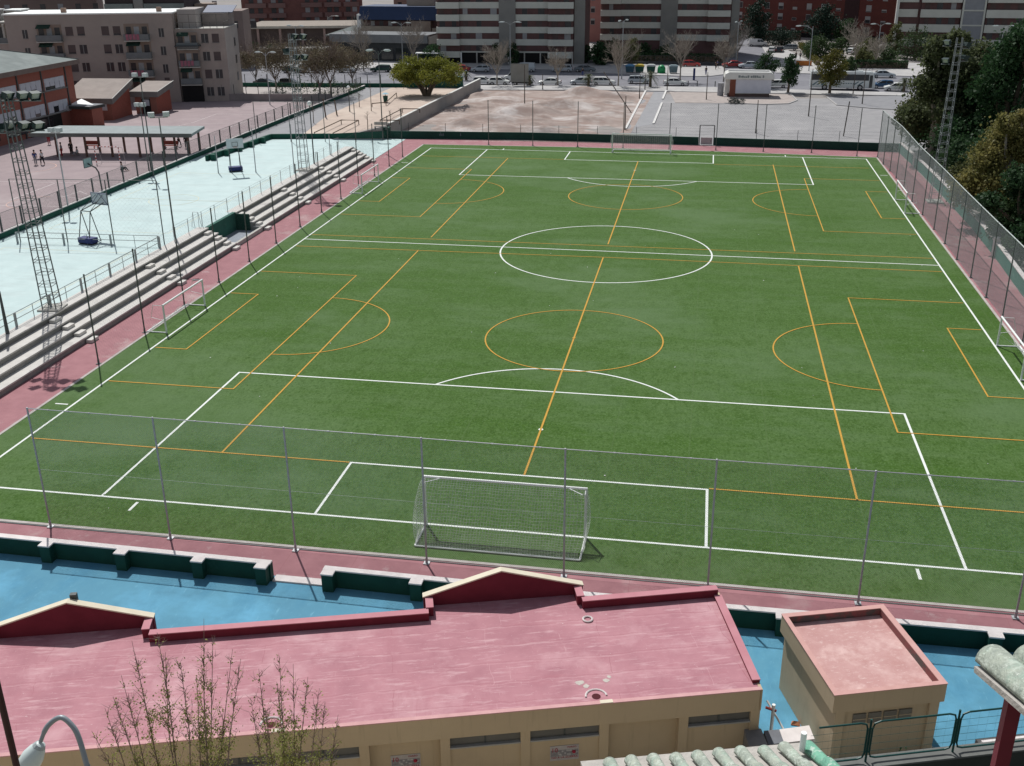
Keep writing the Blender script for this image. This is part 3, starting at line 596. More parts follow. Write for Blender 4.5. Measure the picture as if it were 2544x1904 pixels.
# court's left wall with its fence
cw = thing('court_fence', 'low green wall with dark fence posts between the pale court and the school yard', 'fence', (-51.8, 22, T))
FP = [(-51.6, 14), (-51.6, 40), (-51.8, 66), (-51.9, 100), (-51.7, 143)]
wall_line(rel(FP, (-51.8, 22)), .25, -.02, .5).build('wall', mat('mid_green_wall', (.01, .085, .055), (.007, .06, .042), 1, .8), cw); wall_line(rel(FP, (-51.8, 22)), .3, .5, .56).build('coping', coping, cw)
pts = []
for i in range(43):
    y = 15+i*3.; x = np.interp(y, [p[1] for p in FP], [p[0] for p in FP]); pts.append((x+51.8, y-22))
    MB().box(x+51.8-.06, x+51.8+.06, y-22-.06, y-22+.06, .56, 2.15).build('post', dark_steel, cw)
mb = MB(); mb.tube([(*p, 2.13) for p in pts], .02, 4); mb.tube([(*p, .62) for p in pts], .02, 4); mb.build('rail', dark_steel, cw)
mb = MB(); chain_mesh(mb, pts[0], pts[-1], .6, 2.1, .16, .006); mb.v = [(v[0]+float(np.interp(v[1]+22, [p[1] for p in FP], [p[0] for p in FP]))+51.8-(pts[0][0]+(pts[-1][0]-pts[0][0])*(v[1]-pts[0][1])/(pts[-1][1]-pts[0][1])), v[1], v[2]) for v in mb.v]
mb.build('wire_mesh', dark_wire, cw)
c2 = thing('low_green_wall', 'low green wall round the far corner of the pale court', 'wall', (-48, 90, T))
mb = wall_line(rel([(-49.6, 75), (-48.6, 83), (-47.9, 90.6), (-40.2, 92)], (-48, 90)), .3, -.02, .62)
mb.add([(7.8, 1.9, -.02), (11.9, 12.9, -T), (12.2, 12.9, -T), (8.1, 1.9, -.02), (7.8, 1.9, .62), (11.9, 12.9, -T+1.), (12.2, 12.9, -T+1.), (8.1, 1.9, .62)], [(0, 3, 2, 1), (4, 5, 6, 7), (0, 1, 5, 4), (1, 2, 6, 5), (2, 3, 7, 6), (3, 0, 4, 7)])
mb.build('wall', mat('mid_green_wall', (.03, .17, .11)), c2)
for y in (-14.5, -11.5, -8.5, -5.5, -2.5): MB().box(-1.2+(y+15)*.1, -.7+(y+15)*.1, y-.3, y+.3, -.02, .7).build('pier', MATS['mid_green_wall'], c2)
# basketball hoops
navy = mat('navy_paint', (.02, .035, .16), (.015, .025, .11), 3, .5); board_m = mat('backboard_white', (.62, .68, .7), (.52, .58, .6), 3, .5)
def portable_hoop(label, base, rz, board_back):
    o = thing('basketball_hoop', label, 'basketball hoop', base, rz)               # board faces +y
    MB().box(-.75, .75, -.95, -.15, .12, .55).build('base_box', navy, o, bevel=.03); MB().box(-.7, .7, -.9, -.2, .02, .12).build('wheel_frame', rubber, o)
    for s in (-1, 1):
        MB().tube([(s*.55, -.9, .6), (s*.5, -.3, 2.75)], .04, 6).build('leg', dark_steel, o); MB().tube([(s*.55, .35, .1), (s*.5, -.3, 2.75)], .04, 6).build('leg', dark_steel, o)
        MB().tube([(s*.5, -.3, 2.75), (s*.35, 1.5, 3.1)], .05, 6).build('arm', dark_steel, o); MB().tube([(s*.5, -.3, 2.75), (s*.35, 1.5, 3.75)], .025, 6).build('brace', dark_steel, o)
        MB().tube([(s*.55, -.2, .1), (s*.55, .4, .1)], .04, 6).build('skid', dark_steel, o)
    MB().tube([(-.5, -.3, 2.75), (.5, -.3, 2.75)], .04, 6).build('tie_bar', dark_steel, o)
    bd = MB().box(-.9, .9, 1.5, 1.54, 2.9, 3.95).build('backboard', board_m, o)
    mb = MB(); mb.tube([(-.85, 1.48, 2.95), (-.85, 1.48, 3.9), (.85, 1.48, 3.9), (.85, 1.48, 2.95), (-.85, 1.48, 2.95)], .025, 4); mb.tube([(-.85, 1.48, 2.95), (0, 1.48, 3.9), (.85, 1.48, 2.95)], .02, 4); mb.build('board_frame', navy, bd)
    mb = MB()
    for a, b_ in (((-.3, 3.1), (-.3, 3.55)), ((-.3, 3.55), (.3, 3.55)), ((.3, 3.55), (.3, 3.1)), ((.3, 3.1), (-.3, 3.1))): mb.tube([(a[0], 1.545, a[1]), (b_[0], 1.545, b_[1])], .025, 4)
    mb.build('target_square', dark_steel, bd)
    MB().tube([(.23*math.cos(t*.449), 1.8+.23*math.sin(t*.449), 3.05) for t in range(15)], .012, 4).build('rim', mat('orange_rim', (.6, .16, .04)), o)
p = GZ(5, 800, 905, T); portable_hoop('portable basketball hoop with navy base seen from behind on the pale court', (p.x, p.y, T), R(-12), True)
p = GZ(5, 2030, 305, T); portable_hoop('portable basketball hoop with navy base facing the camera farther along the court', (p.x, p.y, T), math.pi+R(30), False)
p = GZ(5, 903, 500, T); o = thing('basketball_hoop', 'single post basketball hoop with glass backboard on the school yard edge', 'basketball hoop', (p.x-.5, p.y, T), R(80))
MB().tube([(0, -.3, 0), (0, -.2, 2.3), (0, .1, 2.75), (0, 1.0, 3.1)], .08, 8).build('post', dark_steel, o)
bd = MB().box(-.6, .6, 1.0, 1.04, 2.75, 3.65).build('backboard', mat('teal_board', (.3, .42, .42), s=2, rough=.3), o); MB().tube([(-.6, .98, 2.75), (-.6, .98, 3.65), (.6, .98, 3.65), (.6, .98, 2.75), (-.6, .98, 2.75)], .03, 4).build('board_frame', dark_steel, bd)
# school yard: handball goal, benches, trestle
o = thing('handball_goal', 'red and white striped handball goal in front of the school canopy', 'goal', (-60, 71.3, T), R(4))
rw_m = mat('red_stripe', (.45, .06, .05), s=4)
for x in (-1.45, 1.45):
    q = MB()
    for i in range(5): q.box(x-.04, x+.04, -.04, .04, i*.4+.002, i*.4+.2)
    q.build('post', white, o); q = MB()
    for i in range(5): q.box(x-.04, x+.04, -.04, .04, i*.4+.2, i*.4+.4)
    q.build('post', rw_m, o); MB().tube([(x, 0, 2), (x, .9, 1.8), (x, 1.3, .05), (x, 0, .05)], .02, 4).build('net_frame', galv, o)
q = MB(); q2 = MB()
for i in range(14): (q if i % 2 else q2).box(-1.49+i*.2129, -1.49+(i+1)*.2129, -.042, .042, 2.0, 2.08)
q.build('crossbar', white, o); q2.build('crossbar', rw_m, o)
MB().tube([(-1.45, 1.3, .05), (1.45, 1.3, .05)], .02, 4).build('ground_bar', galv, o)
def bench(label, p, rz):
    o = thing('park_bench', label, 'bench', p, rz, 'red benches under the canopy'); bm_ = mat('bench_red', (.3, .08, .06), s=3)
    MB().box(-.9, .9, -.22, .2, .4, .46).build('seat', bm_, o); MB().add([(-.9, -.24, .5), (.9, -.24, .5), (.9, -.34, .95), (-.9, -.34, .95), (-.9, -.29, .5), (.9, -.29, .5), (.9, -.39, .95), (-.9, -.39, .95)], [(0, 1, 2, 3), (7, 6, 5, 4), (3, 2, 6, 7), (0, 4, 5, 1), (0, 3, 7, 4), (1, 5, 6, 2)]).build('backrest', bm_, o)
    for s in (-.75, .75): MB().box(s-.04, s+.04, -.3, .2, 0, .4).build('leg', dark_steel, o)
for lab, x in (('red bench near the left canopy post', 797), ('red bench near the right canopy post', 1465)):
    p = GZ(5, x, 105, T); bench(lab, (p.x, p.y, T), R(184))
p = GZ(5, 1690, 770, T); o = thing('trestle', 'small open trestle standing on the court edge above the stand', 'trestle', (p.x, p.y, T))
for s in (-.35, .35): MB().tube([(s, -.25, 0), (s*.7, 0, 1.3), (s, .25, 0)], .022, 6).build('leg', galv, o)
MB().tube([(-.25, 0, 1.3), (.25, 0, 1.3)], .022, 6).build('top_bar', galv, o)
# ------------------------------------------------------------------ people
skin = mat('skin', (.45, .28, .2), s=3, rough=.6)
def skinned(name, pts, edges, rad, m_, parent, sub=1):
    me = bpy.data.meshes.new(name); me.from_pydata([tuple(p) for p in pts], edges, []); me.materials.append(m_)
    o = bpy.data.objects.new(name, me); col.objects.link(o); o.parent = parent
    bm = bmesh.new(); bm.from_mesh(me); bm.verts.ensure_lookup_table(); ly = bm.verts.layers.skin.verify()
    for i, r in enumerate(rad): bm.verts[i][ly].radius = (r, r); bm.verts[i][ly].use_root = (i == 0)
    bm.to_mesh(me); bm.free()
    k = o.modifiers.new('skin', 'SKIN'); k.use_smooth_shade = True
    s = o.modifiers.new('sub', 'SUBSURF'); s.levels = s.render_levels = sub; return o
def person(label, p, rz, shirt, trousers, pose='stand', hairc=(.03, .02, .02), h=1.68, group=None):
    o = thing('person', label, 'person', p, rz, group); k = h/1.75; sit = pose == 'sit'; wk = .22 if pose == 'walk' else .04
    hz = .95 if not sit else .24
    ft = [(-.1, wk, .05), (.1, -wk, .05)] if not sit else [(-.1, .75, .05), (.12, .6, .05)]
    kn = [(-.1, wk*.7+.03, .5), (.1, -wk*.5+.05, .5)] if not sit else [(-.1, .42, .5), (.12, .4, .52)]
    P_ = [(0, 0, hz), (0, -.01, hz+.25), (0, -.02, hz+.47), (0, 0, hz+.58), (0, .01, hz+.69), (0, .02, hz+.78),
          (-.1, 0, hz-.05), kn[0], ft[0], (.1, 0, hz-.05), kn[1], ft[1], (-.19, -.01, hz+.44), (-.25, .03+wk*-.5, hz+.16), (-.22, .16-wk*.3, hz-.05), (.19, -.01, hz+.44), (.25, .03+wk*.5, hz+.16), (.22, .16+wk*.3, hz-.05),
          (-.11, ft[0][1]+.14, .04), (.11, ft[1][1]+.14, .04), (-.215, .22-wk*.3, hz-.13), (.215, .22+wk*.3, hz-.13)]
    E_ = [(0, 1), (1, 2), (2, 3), (3, 4), (4, 5), (0, 6), (6, 7), (7, 8), (0, 9), (9, 10), (10, 11), (2, 12), (12, 13), (13, 14), (2, 15), (15, 16), (16, 17), (8, 18), (11, 19), (14, 20), (17, 21)]
    rd = [.13, .125, .13, .055, .095, .085, .085, .06, .045, .085, .06, .045, .055, .042, .032, .055, .042, .032, .04, .04, .035, .035]
    S = lambda L: [Vector(q)*k for q in L]
    skinned('body', S(P_), E_, [r*k for r in rd], skin, o)
    T_ = [P_[1], P_[0], P_[2], (0, 0, hz+.53), P_[12], P_[13], P_[15], P_[16]]
    skinned('shirt', S(T_), [(0, 1), (0, 2), (2, 3), (2, 4), (4, 5), (2, 6), (6, 7)], [q*k for q in (.15, .15, .155, .07, .075, .058, .075, .058)], mat('cloth_%s' % shirt[0], shirt[1], s=6), o)
    skinned('trousers', S([P_[0], P_[6], P_[7], Vector(P_[7]).lerp(Vector(P_[8]), .85), P_[9], P_[10], Vector(P_[10]).lerp(Vector(P_[11]), .85)]), [(0, 1), (1, 2), (2, 3), (0, 4), (4, 5), (5, 6)], [q*k for q in (.148, .105, .08, .07, .105, .08, .07)], mat('cloth_%s' % trousers[0], trousers[1], s=6), o)
    MB().ball(Vector((0, -.005, hz+.765))*k, .118*k, 10, 6, 1.05).build('hair', mat('dark_hair', hairc, s=5), o, True)
    return o
WHT, BLK, RED_, GRY, BLU = ('white', (.7, .7, .7)), ('black', (.02, .02, .025)), ('red', (.4, .04, .05)), ('grey', (.3, .3, .32)), ('blue', (.06, .09, .25))
def prs(label, k, x, y, z, rz, sh, tr, **kw): p = GZ(k, x, y, z); return person(label, (p.x, p.y, z), rz, sh, tr, **kw)
prs('person in dark blue top standing beside one in white on the yard', 'a', 620, 1315, T, .4, BLU, GRY)
prs('person in white top and dark trousers walking on the sunny yard', 'a', 740, 1312, T, 1.2, WHT, BLK, pose='walk')
prs('person in red top in the shade of the school canopy', 'a', 1072, 1175, T, 2.0, GRY, RED_)
prs('person in dark clothes standing in canopy shade left of one in white', 'a', 1235, 1145, T, -2.6, BLK, BLK)
prs('person in white top sitting in the canopy shade', 'a', 1335, 1150, T, 2.6, WHT, GRY, pose='sit')
prs('person in white top sitting on the sunny yard by the court fence', 'a', 2100, 1420, T, -1.6, WHT, BLK, pose='sit')
prs('person in dark clothes deep in shade by the school entrance', 'a', 850, 965, T, 1.0, BLK, RED_)
prs('person in black standing by the right canopy post', 5, 1603, 100, T, .6, BLK, BLK)
prs('person in grey top walking behind the right canopy posts', 5, 1540, 85, T, -1.4, GRY, BLK, pose='walk')
prs('person in dark clothes standing against the canopy post by the right bench', 5, 1418, 85, T, 2.4, BLK, GRY)
prs('person in black waiting on the pavement left of the white kiosk', 'k', 395, 420, .15, .3, BLK, BLU)
prs('person in dark top crossing the far pavement beyond the kiosk', 'k', 605, 290, .15, 1.4, BLU, BLK, pose='walk')
prs('person in black on the far pavement seen through the pole', 'k', 570, 320, .15, -1.2, BLK, BLK)
prs('person in dark clothes on the corner pavement by the orange planter', 4, 525, 440, .15, .5, BLK, BLK)
prs('person in grey on the corner pavement beside the bollard', 4, 558, 440, .15, 2.5, GRY, BLK, pose='walk')
prs('person with white top standing at the kerb near the parked white car', 3, 855, 655, .02, .5, BLK, BLU)
# ------------------------------------------------------------------ school and its canopy
roof_g = mat('grey_roof', (.2, .23, .22), (.16, .185, .18), .8, .85, c3=(.24, .27, .26), s3=.2, t3=.5, w3=.2)
roof_t = mat('tan_roof', (.36, .31, .28), (.3, .26, .235), .8, .9); trim = mat('grey_trim', (.2, .19, .18), s=1); pale_trim = mat('pale_trim', (.6, .6, .56), s=2)
shutter = mat('pale_shutter', (.52, .55, .6), (.46, .49, .54), 1, .6)
sch = thing('school_building', 'large red brick school building with grey hip roof at the left edge', 'school', (-80.3, 99.3, T))
H_ = 8.6
MB().box(-17, 0, -60, 0, 0, H_).build('wall', brick_red, sch)
rf = MB(); ov = .8; e0 = (ov, ov); 
A = [(ov, ov, H_+.2), (ov, -60, H_+.2), (-17-ov, -60, H_+.2), (-17-ov, ov, H_+.2), (-8.5, -8, H_+2.5), (-8.5, -60, H_+2.5)]
rf.add(A+[(x, y, H_-.35) for x, y, z in A[:4]], [(0, 4, 5, 1), (0, 3, 4), (3, 2, 5, 4), (0, 1, 7, 6), (3, 0, 6, 9), (2, 3, 9, 8), (6, 7, 8, 9)])
rfo = rf.build('roof', roof_g, sch)
mb = MB(); mb.tube([(ov, ov, H_+.22), (-8.5, -8, H_+2.52)], .09, 4); mb.tube([(-17-ov, ov, H_+.22), (-8.5, -8, H_+2.52), (-8.5, -60, H_+2.52)], .09, 4); mb.build('ridge', dark_steel, rfo)
fa = MB().box(ov+.002, ov+.06, -60, ov, H_-.4, H_+.22); fa.box(-17-ov, ov+.06, ov+.002, ov+.06, H_-.4, H_+.22); fa.build('fascia', mat('brown_fascia', (.2, .16, .14), s=1), sch)
for s, zz in ((0, 5.4), (1, 2.3)):
    for i in range(10):
        y1 = -2.4-i*5.5; 
        if s and i == 9: continue
        w_ = MB().box(-.05, .06, y1-4.7, y1, zz, zz+1.55).build('window', mat('white_frame', (.6, .62, .64), s=2), sch)
        q = MB(); rr = random.Random(i*7+s)
        for j in range(4): 
            hgt = rr.choice([.12, .12, .12, .5, .9]); q.box(.062, .09, y1-4.6+j*1.14, y1-4.6+j*1.14+1.05, zz+hgt, zz+1.5)
        q.build('shutter', shutter, w_); MB().box(.061, .07, y1-4.62, y1-.06, zz+.05, zz+.12+.9).build('glass', glass, w_)
    MB().box(.0, .18, -60, -2, zz-.14, zz-.002).build('sill', trim, sch)
for y in (-1.9, -7.6, -13): MB().box(.0, .14, y-.09, y+.09, 0, H_-.4).build('downpipe', dark_steel, sch)
for i in range(4): MB().box(.0, .12, -11-i*6, -6.5-i*6, .7, 1.9).build('ground_window', glass, sch)
MB().box(-.05, .1, -12, -4.5, 0, 2.2).build('entrance', mat('dark_opening', (.015, .014, .014)), sch)
ac = MB().box(.05, .4, -3, -1.9, 3.9-1.7, 4.6-1.7).build('air_conditioner', mat('ac_grey', (.42, .42, .42), s=3), sch); MB().tube([(.41, -2.45+.25*math.cos(t*.785), 2.55+.25*math.sin(t*.785)) for t in range(9)], .03, 4).build('fan_grille', dark_steel, ac)
def shed(label, poly_px, z_e, z_r, base_h):
    pass
def wing(label, x0, x1, y0, y1, h0, h1, rz=0, ent=False):
    o = thing('school_wing', label, 'school', (x0, y0, T), rz); a, b_ = x1-x0, y1-y0                # sloping roof rising to the back
    MB().add([(0, 0, 0), (a, 0, 0), (a, b_, 0), (0, b_, 0), (0, 0, h0), (a, 0, h0), (a, b_, h1), (0, b_, h1)], [(0, 1, 5, 4), (1, 2, 6, 5), (2, 3, 7, 6), (3, 0, 4, 7), (0, 3, 2, 1)]).build('wall', brick_red, o)
    v = .5; s_ = (h1-h0)/b_
    MB().add([(-v, -v, h0-v*s_+.05), (a+v, -v, h0-v*s_+.05), (a+v, b_+v, h1+.05), (-v, b_+v, h1+.05), (-v, -v, h0-v*s_+.3), (a+v, -v, h0-v*s_+.3), (a+v, b_+v, h1+.3), (-v, b_+v, h1+.3)],
             [(0, 3, 2, 1), (4, 5, 6, 7)]).build('roof', roof_t, o)
    MB().add([(-v, -v, h0-v*s_-.5), (a+v, -v, h0-v*s_-.5), (a+v, b_+v, h1-.5), (-v, b_+v, h1-.5), (-v, -v, h0-v*s_+.3), (a+v, -v, h0-v*s_+.3), (a+v, b_+v, h1+.3), (-v, b_+v, h1+.3)],
             [(0, 1, 5, 4), (1, 2, 6, 5), (2, 3, 7, 6), (3, 0, 4, 7)]).build('fascia', trim, o)
    MB().add([(a+v-.02, -v, h0-v*s_+.3), (a+v+.1, -v, h0-v*s_+.3), (a+v+.1, b_+v, h1+.32), (a+v-.02, b_+v, h1+.32), (a+v-.02, -v, h0-v*s_+.36), (a+v+.1, -v, h0-v*s_+.36), (a+v+.1, b_+v, h1+.38), (a+v-.02, b_+v, h1+.38)], [(0, 3, 2, 1), (4, 5, 6, 7), (0, 1, 5, 4), (1, 2, 6, 5), (2, 3, 7, 6), (3, 0, 4, 7)]).build('verge_trim', pale_trim, o)
    MB().add([(-v, -v-.08, h0-v*s_+.26), (a+v+.1, -v-.08, h0-v*s_+.26), (a+v+.1, -v, h0-v*s_+.26), (-v, -v, h0-v*s_+.26), (-v, -v-.08, h0-v*s_+.34), (a+v+.1, -v-.08, h0-v*s_+.34), (a+v+.1, -v, h0-v*s_+.34), (-v, -v, h0-v*s_+.34)], [(0, 3, 2, 1), (4, 5, 6, 7), (0, 1, 5, 4), (1, 2, 6, 5), (2, 3, 7, 6), (3, 0, 4, 7)]).build('gutter', pale_trim, o)
    if ent:
        d = MB().box(a*.3, a*.7, -.06, .05, 0, 2.5).build('door', mat('dark_opening', (.02, .02, .02)), o); MB().box(a*.3, a*.7, -.1, -.062, 2.2, 2.5).build('lintel', trim, d); MB().box(a*.36, a*.66, -.09, -.062, 1.2, 2.1).build('pane', shutter, d)
    else:
        w_ = MB().box(a*.25, a*.9, -.06, .05, 1.4, 2.6).build('window', mat('white_frame', (.6, .62, .64)), o); MB().box(a*.28, a*.87, -.09, -.061, 1.5, 2.5).build('pane', shutter, w_)
    return o
wing('red brick school wing with larger tan sloping roof', -84, -77.1, 102.4, 108.5, 3.0, 4.85, R(3))
wing('small red brick school wing with lower tan sloping roof and doorway', -77, -73.6, 109.4, 114.4, 3.1, 3.9, R(3), True)
o = thing('entrance_porch', 'school porch with grey flat roof and bright skylight wedge', 'porch', (-79, 99.5, T), R(-10))
MB().box(-2, 3.2, -3.2, 0, 2.5, 2.85).build('roof', mat('porch_fascia', (.05, .055, .055), s=1), o); MB().box(-1.9, 3.1, -3.1, -.1, 2.852, 2.9).build('roof_deck', mat('deck_grey', (.25, .26, .28), s=1), o)
MB().add([(-.3, -2.6, 2.91), (3.0, -1.9, 2.91), (-.4, -.4, 2.91), (-.3, -2.6, 3.1), (3.0, -1.9, 2.98), (-.4, -.4, 3.5)], [(3, 4, 5), (0, 1, 4, 3), (1, 2, 5, 4), (2, 0, 3, 5)]).build('skylight', mat('bright_white', (.88, .9, .9), (.86, .88, .88), 2, .4), o)
MB().box(-1, 3, -2.6, -.4, 0, 2.5).build('wall', brick_red, o)
cn = thing('canopy', 'long grey flat canopy on brown posts in the school yard', 'canopy', (-51.9, 76.3, T), R(6.1))
MB().add([(-19.8, 0, 2.55), (.1, 0, 2.55), (.1, 4.7, 2.75), (-18.2, 4.7, 2.75), (-19.8, 0, 2.85), (.1, 0, 2.85), (.1, 4.7, 3.05), (-18.2, 4.7, 3.05)], [(0, 3, 2, 1), (4, 5, 6, 7), (0, 1, 5, 4), (1, 2, 6, 5), (2, 3, 7, 6), (3, 0, 4, 7)]).build('roof', mat('canopy_grey', (.3, .34, .34), (.25, .285, .285), 1, .8), cn)
MB().box(-19.85, .15, -.06, -.002, 2.45, 2.9).build('fascia', mat('canopy_fascia', (.16, .17, .16), s=1), cn)
post_m = mat('brown_post', (.17, .1, .08), (.13, .08, .06), 3)
for x in (-16.9, -13.3, -10.1, -6.7, -3.7, -.6):
    for y in (.6, 4.2): MB().box(x-.11, x+.11, y-.11, y+.11, -.0, 2.6).build('post', post_m, cn)
# ------------------------------------------------------------------ apartment block of beige brick
bei = mat('beige_brick', (.42, .355, .315), (.36, .305, .275), .5, .9, c3=(.27, .235, .22), s3=.15, t3=.5, w3=.25); grid_lines(bei, .5, .18, .012, (.28, .25, .23), .4, .5)
bei_l = mat('beige_end_wall', (.42, .385, .36), (.365, .335, .315), .5, .9); grid_lines(bei_l, .5, .18, .012, (.36, .33, .31), .4, .5)
win_d = mat('dark_window', (.04, .042, .048), (.02, .02, .025), .7, .3, spec=.5); blind = mat('brown_blind', (.12, .09, .085), (.09, .07, .07), .6, .7); frame_w = mat('window_frame_white', (.42, .42, .41), s=1)
balc = mat('balcony_grey', (.2, .215, .22), (.15, .165, .17), .5, .7); inner = mat('balcony_soffit', (.28, .22, .18), s=.6)
rail_b = mat('rail_dark', (.07, .08, .085), s=2)
def window(o, x, z, w_=1.0, h=1.3, rnd_=None, y=0.):
    r = rnd_.random()
    f = MB().box(x-w_/2, x+w_/2, y-.02, y+.08, z, z+h).build('window', win_d if r < .55 else blind, o)
    MB().box(x-w_/2-.06, x+w_/2+.06, y-.1, y-.021, z-.1, z-.002).build('sill', mat('sill_grey', (.33, .3, .28), s=2), f)
    if r < .55: MB().box(x-.03, x+.03, y-.05, y-.022, z, z+h).build('frame', frame_w, f)
    elif r < .8: MB().box(x-w_/2+.04, x+w_/2-.04, y-.04, y-.022, z+.02, z+.25).build('pane', win_d, f)
def balcony(o, x, z, w_, dpt=.9, h=.95, cl=None):
    rn_ = random.Random(int(x*10+z*7))
    MB().box(x-w_/2+.02, x+w_/2-.02, -.03, .05, z+.02, z+2.5).build('balcony_recess', inner, o)
    b_ = MB().box(x-w_/2, x+w_/2, -dpt, -.04, z-.16, z).build('balcony', conc, o)
    q = MB(); q.box(x-w_/2, x+w_/2, -dpt, -dpt+.04, z+.08, z+h); q.box(x-w_/2, x-w_/2+.04, -dpt+.04, -.04, z+.08, z+h); q.box(x+w_/2-.04, x+w_/2, -dpt+.04, -.04, z+.08, z+h); q.build('balcony_front', balc, b_)
    for i in range(3):
        xx = x-w_*.32+i*w_*.32; MB().box(xx-.4, xx+.4, -.07, -.035, z+.05, z+2.05).build('balcony_door', win_d if i != 1 else mat('door_pale', (.36, .37, .38), s=2), o)
    k_ = rn_.random()
    if k_ < .45:
        q = MB()
        for i in range(4): q.box(x-w_*.4+i*.55, x-w_*.4+i*.55+.42, -dpt-.08, -dpt-.045, z+h-.7-.2*rn_.random(), z+h+.02)
        q.build('laundry', mat('laundry_%d' % int(k_*9), [(.5, .5, .52), (.1, .16, .3), (.4, .15, .2), (.45, .42, .36), (.2, .3, .35)][int(k_*11) % 5], s=3), b_)
    elif k_ < .7: MB().box(x+w_*.2, x+w_*.2+.8, -.45, -.04, z+.1, z+.75).build('air_conditioner', mat('ac_pale', (.45, .45, .44), s=3), b_)
    else: MB().add([(x-w_*.45, -.05, z+2.5), (x+w_*.1, -.05, z+2.5), (x+w_*.1, -dpt-.2, z+1.95), (x-w_*.45, -dpt-.2, z+1.95)], [(0, 1, 2, 3), (3, 2, 1, 0)]).build('awning', mat('awning_green', (.06, .12, .09), s=2), b_)
    return b_
P0, P1 = Vector((-100.5, 116.9)), Vector((-68.5, 124.4)); ang = math.atan2(P1.y-P0.y, P1.x-P0.x); LEN = (P1-P0).length
apt = thing('apartment_block', 'beige brick apartment block with balconies behind the school', 'building', (P0.x, P0.y, T), ang)
fx = lambda k, x, y: ((GZ(k, x, y, 9)-V3(P0, 0)).xy).dot(Vector((math.cos(ang), math.sin(ang))))
rn = random.Random(21); FL = [1.0+2.72*i for i in range(5)]
xs = LEN-7.9; HL, HR = 13.6, 11.2
MB().box(-1, xs, 0, 11, 0, HL).build('wall', bei, apt); MB().box(xs+.002, LEN, .5, 11, 0, HR).build('wall', bei, apt)
MB().box(LEN-.0, LEN+.06, .5, 11, 0, HR+.01).build('end_wall', bei_l, apt)
MB().box(-1.2, xs+.15, -.18, 11.2, HL, HL+.2).build('roof_edge', mat('white_roof', (.85, .87, .85), (.8, .82, .8), 1, .6), apt)
MB().box(xs+.2, LEN+.15, .4, 11.2, HR, HR+.1).build('roof_edge', conc, apt)
for fl in range(4):
    z = .6+2.72*fl+1.1 if False else 1.05+2.75*fl
    for x in (xs-16.2, xs-14.4, xs-10.6, xs-8.8): window(apt, x, z+1.15, 1.15, 1.35, rn)
    for x in (xs-19.3, xs-5.7): balcony(apt, x, z+.35, 3.9)
    for x in (xs-23.1, xs-1.9): window(apt, x, z+2.2-(1.4 if fl else .7), .8, 1.3, rn)
for fl in range(4):
    z = -.35+2.75*fl
    if fl: balcony(apt, xs+2.0, z+.35, 3.3, .5)
    for x in (LEN-3.2, LEN-1.5): window(apt, x, z+1.2, 1.1, 1.35, rn, .5)
MB().box(xs+.3, xs+3.6, -.1, .5, .02, 2.6).build('garage_opening', mat('dark_opening', (.02, .02, .02)), apt)
for fl in range(3): q = MB().box(LEN+.061, LEN+.1, 7.2, 8.3, 1.6+2.75*fl+.9, 2.9+2.75*fl+.9).build('side_window', win_d, apt)
MB().box(xs+.1, xs+4, -1.0, .5, HR-2.55+.0, HR-2.4).build('awning', rail_b, apt)
bl_m = mat('blue_cladding', (.03, .055, .13), (.025, .045, .1), .4, .5)
MB().add([(xs+3.6, 6, HR+2.1), (LEN+.5, 6, HR+2.1), (LEN+.5, 10.5, HR+3), (xs+3.6, 10.5, HR+3), (xs+3.6, 6, HR+2.2), (LEN+.5, 6, HR+2.2), (LEN+.5, 10.5, HR+3.1), (xs+3.6, 10.5, HR+3.1)], [(0, 3, 2, 1), (4, 5, 6, 7), (0, 1, 5, 4), (1, 2, 6, 5), (2, 3, 7, 6), (3, 0, 4, 7)]).build('blue_roof', bl_m, apt)
MB().box(xs+.4, xs+3.3, 2, 9, HR+.1, HR+2.9).build('stair_house', bei_l, apt); MB().box(xs+3.5, LEN-.2, 5.6, 10.5, HR+.1, HR+2.1).build('penthouse', mat('pent_wall', (.3, .26, .24), s=1), apt)
mb = MB()
for i in range(8): x = xs+.3+i*1.08; mb.tube([(x, .7, HR+.1), (x, .7, HR+(2.2 if i % 2 == 0 else 1.0))], .05, 4)
for zz in (1.0, 2.2): mb.tube([(xs+.3, .7, HR+zz), (LEN-.1, .7, HR+zz), (LEN-.1, 6, HR+zz)], .05, 4)
mb.build('pergola_frame', mat('pergola_brown', (.16, .15, .14), s=2), apt)
for x in (xs-17.2, xs-2.3): MB().box(x-.35, x+.35, 1.5, 2.2, HL+.2, HL+.9).build('chimney', mat('brick_chimney', (.32, .22, .17), s=1), apt)
ap2 = thing('apartment_wing', 'lower beige brick apartment wing with roof terrace rooms at the left edge', 'building', (P0.x, P0.y, T), ang)
MB().box(-32, -1.05, 1.5, 11, 0, 9.2).build('wall', bei, ap2); MB().box(-32, -1.1, 4, 11, 9.3, 12.2).build('terrace_storey', mat('terrace_wall', (.33, .27, .22), s=1), ap2)
MB().box(-32, -1.15, 3.6, 11, 12.2, 12.4).build('roof_slab', conc, ap2); MB().box(-32, -1.12, 1.35, 3.6, 9.2, 9.32).build('terrace_slab', conc, ap2)
for i in range(7): MB().box(-2.2-i*4.2, -1.9-i*4.2, 1.6, 1.9, 9.32, 12.2).build('pier', conc, ap2)
for i in range(7): MB().box(-4.8-i*4.2, -3-i*4.2, 3.93, 4.05, 9.5, 11.6).build('window', win_d, ap2)
MB().box(-32, -1.1, 1.5, 1.6, 9.32, 10.1).build('balcony_front', balc, ap2)
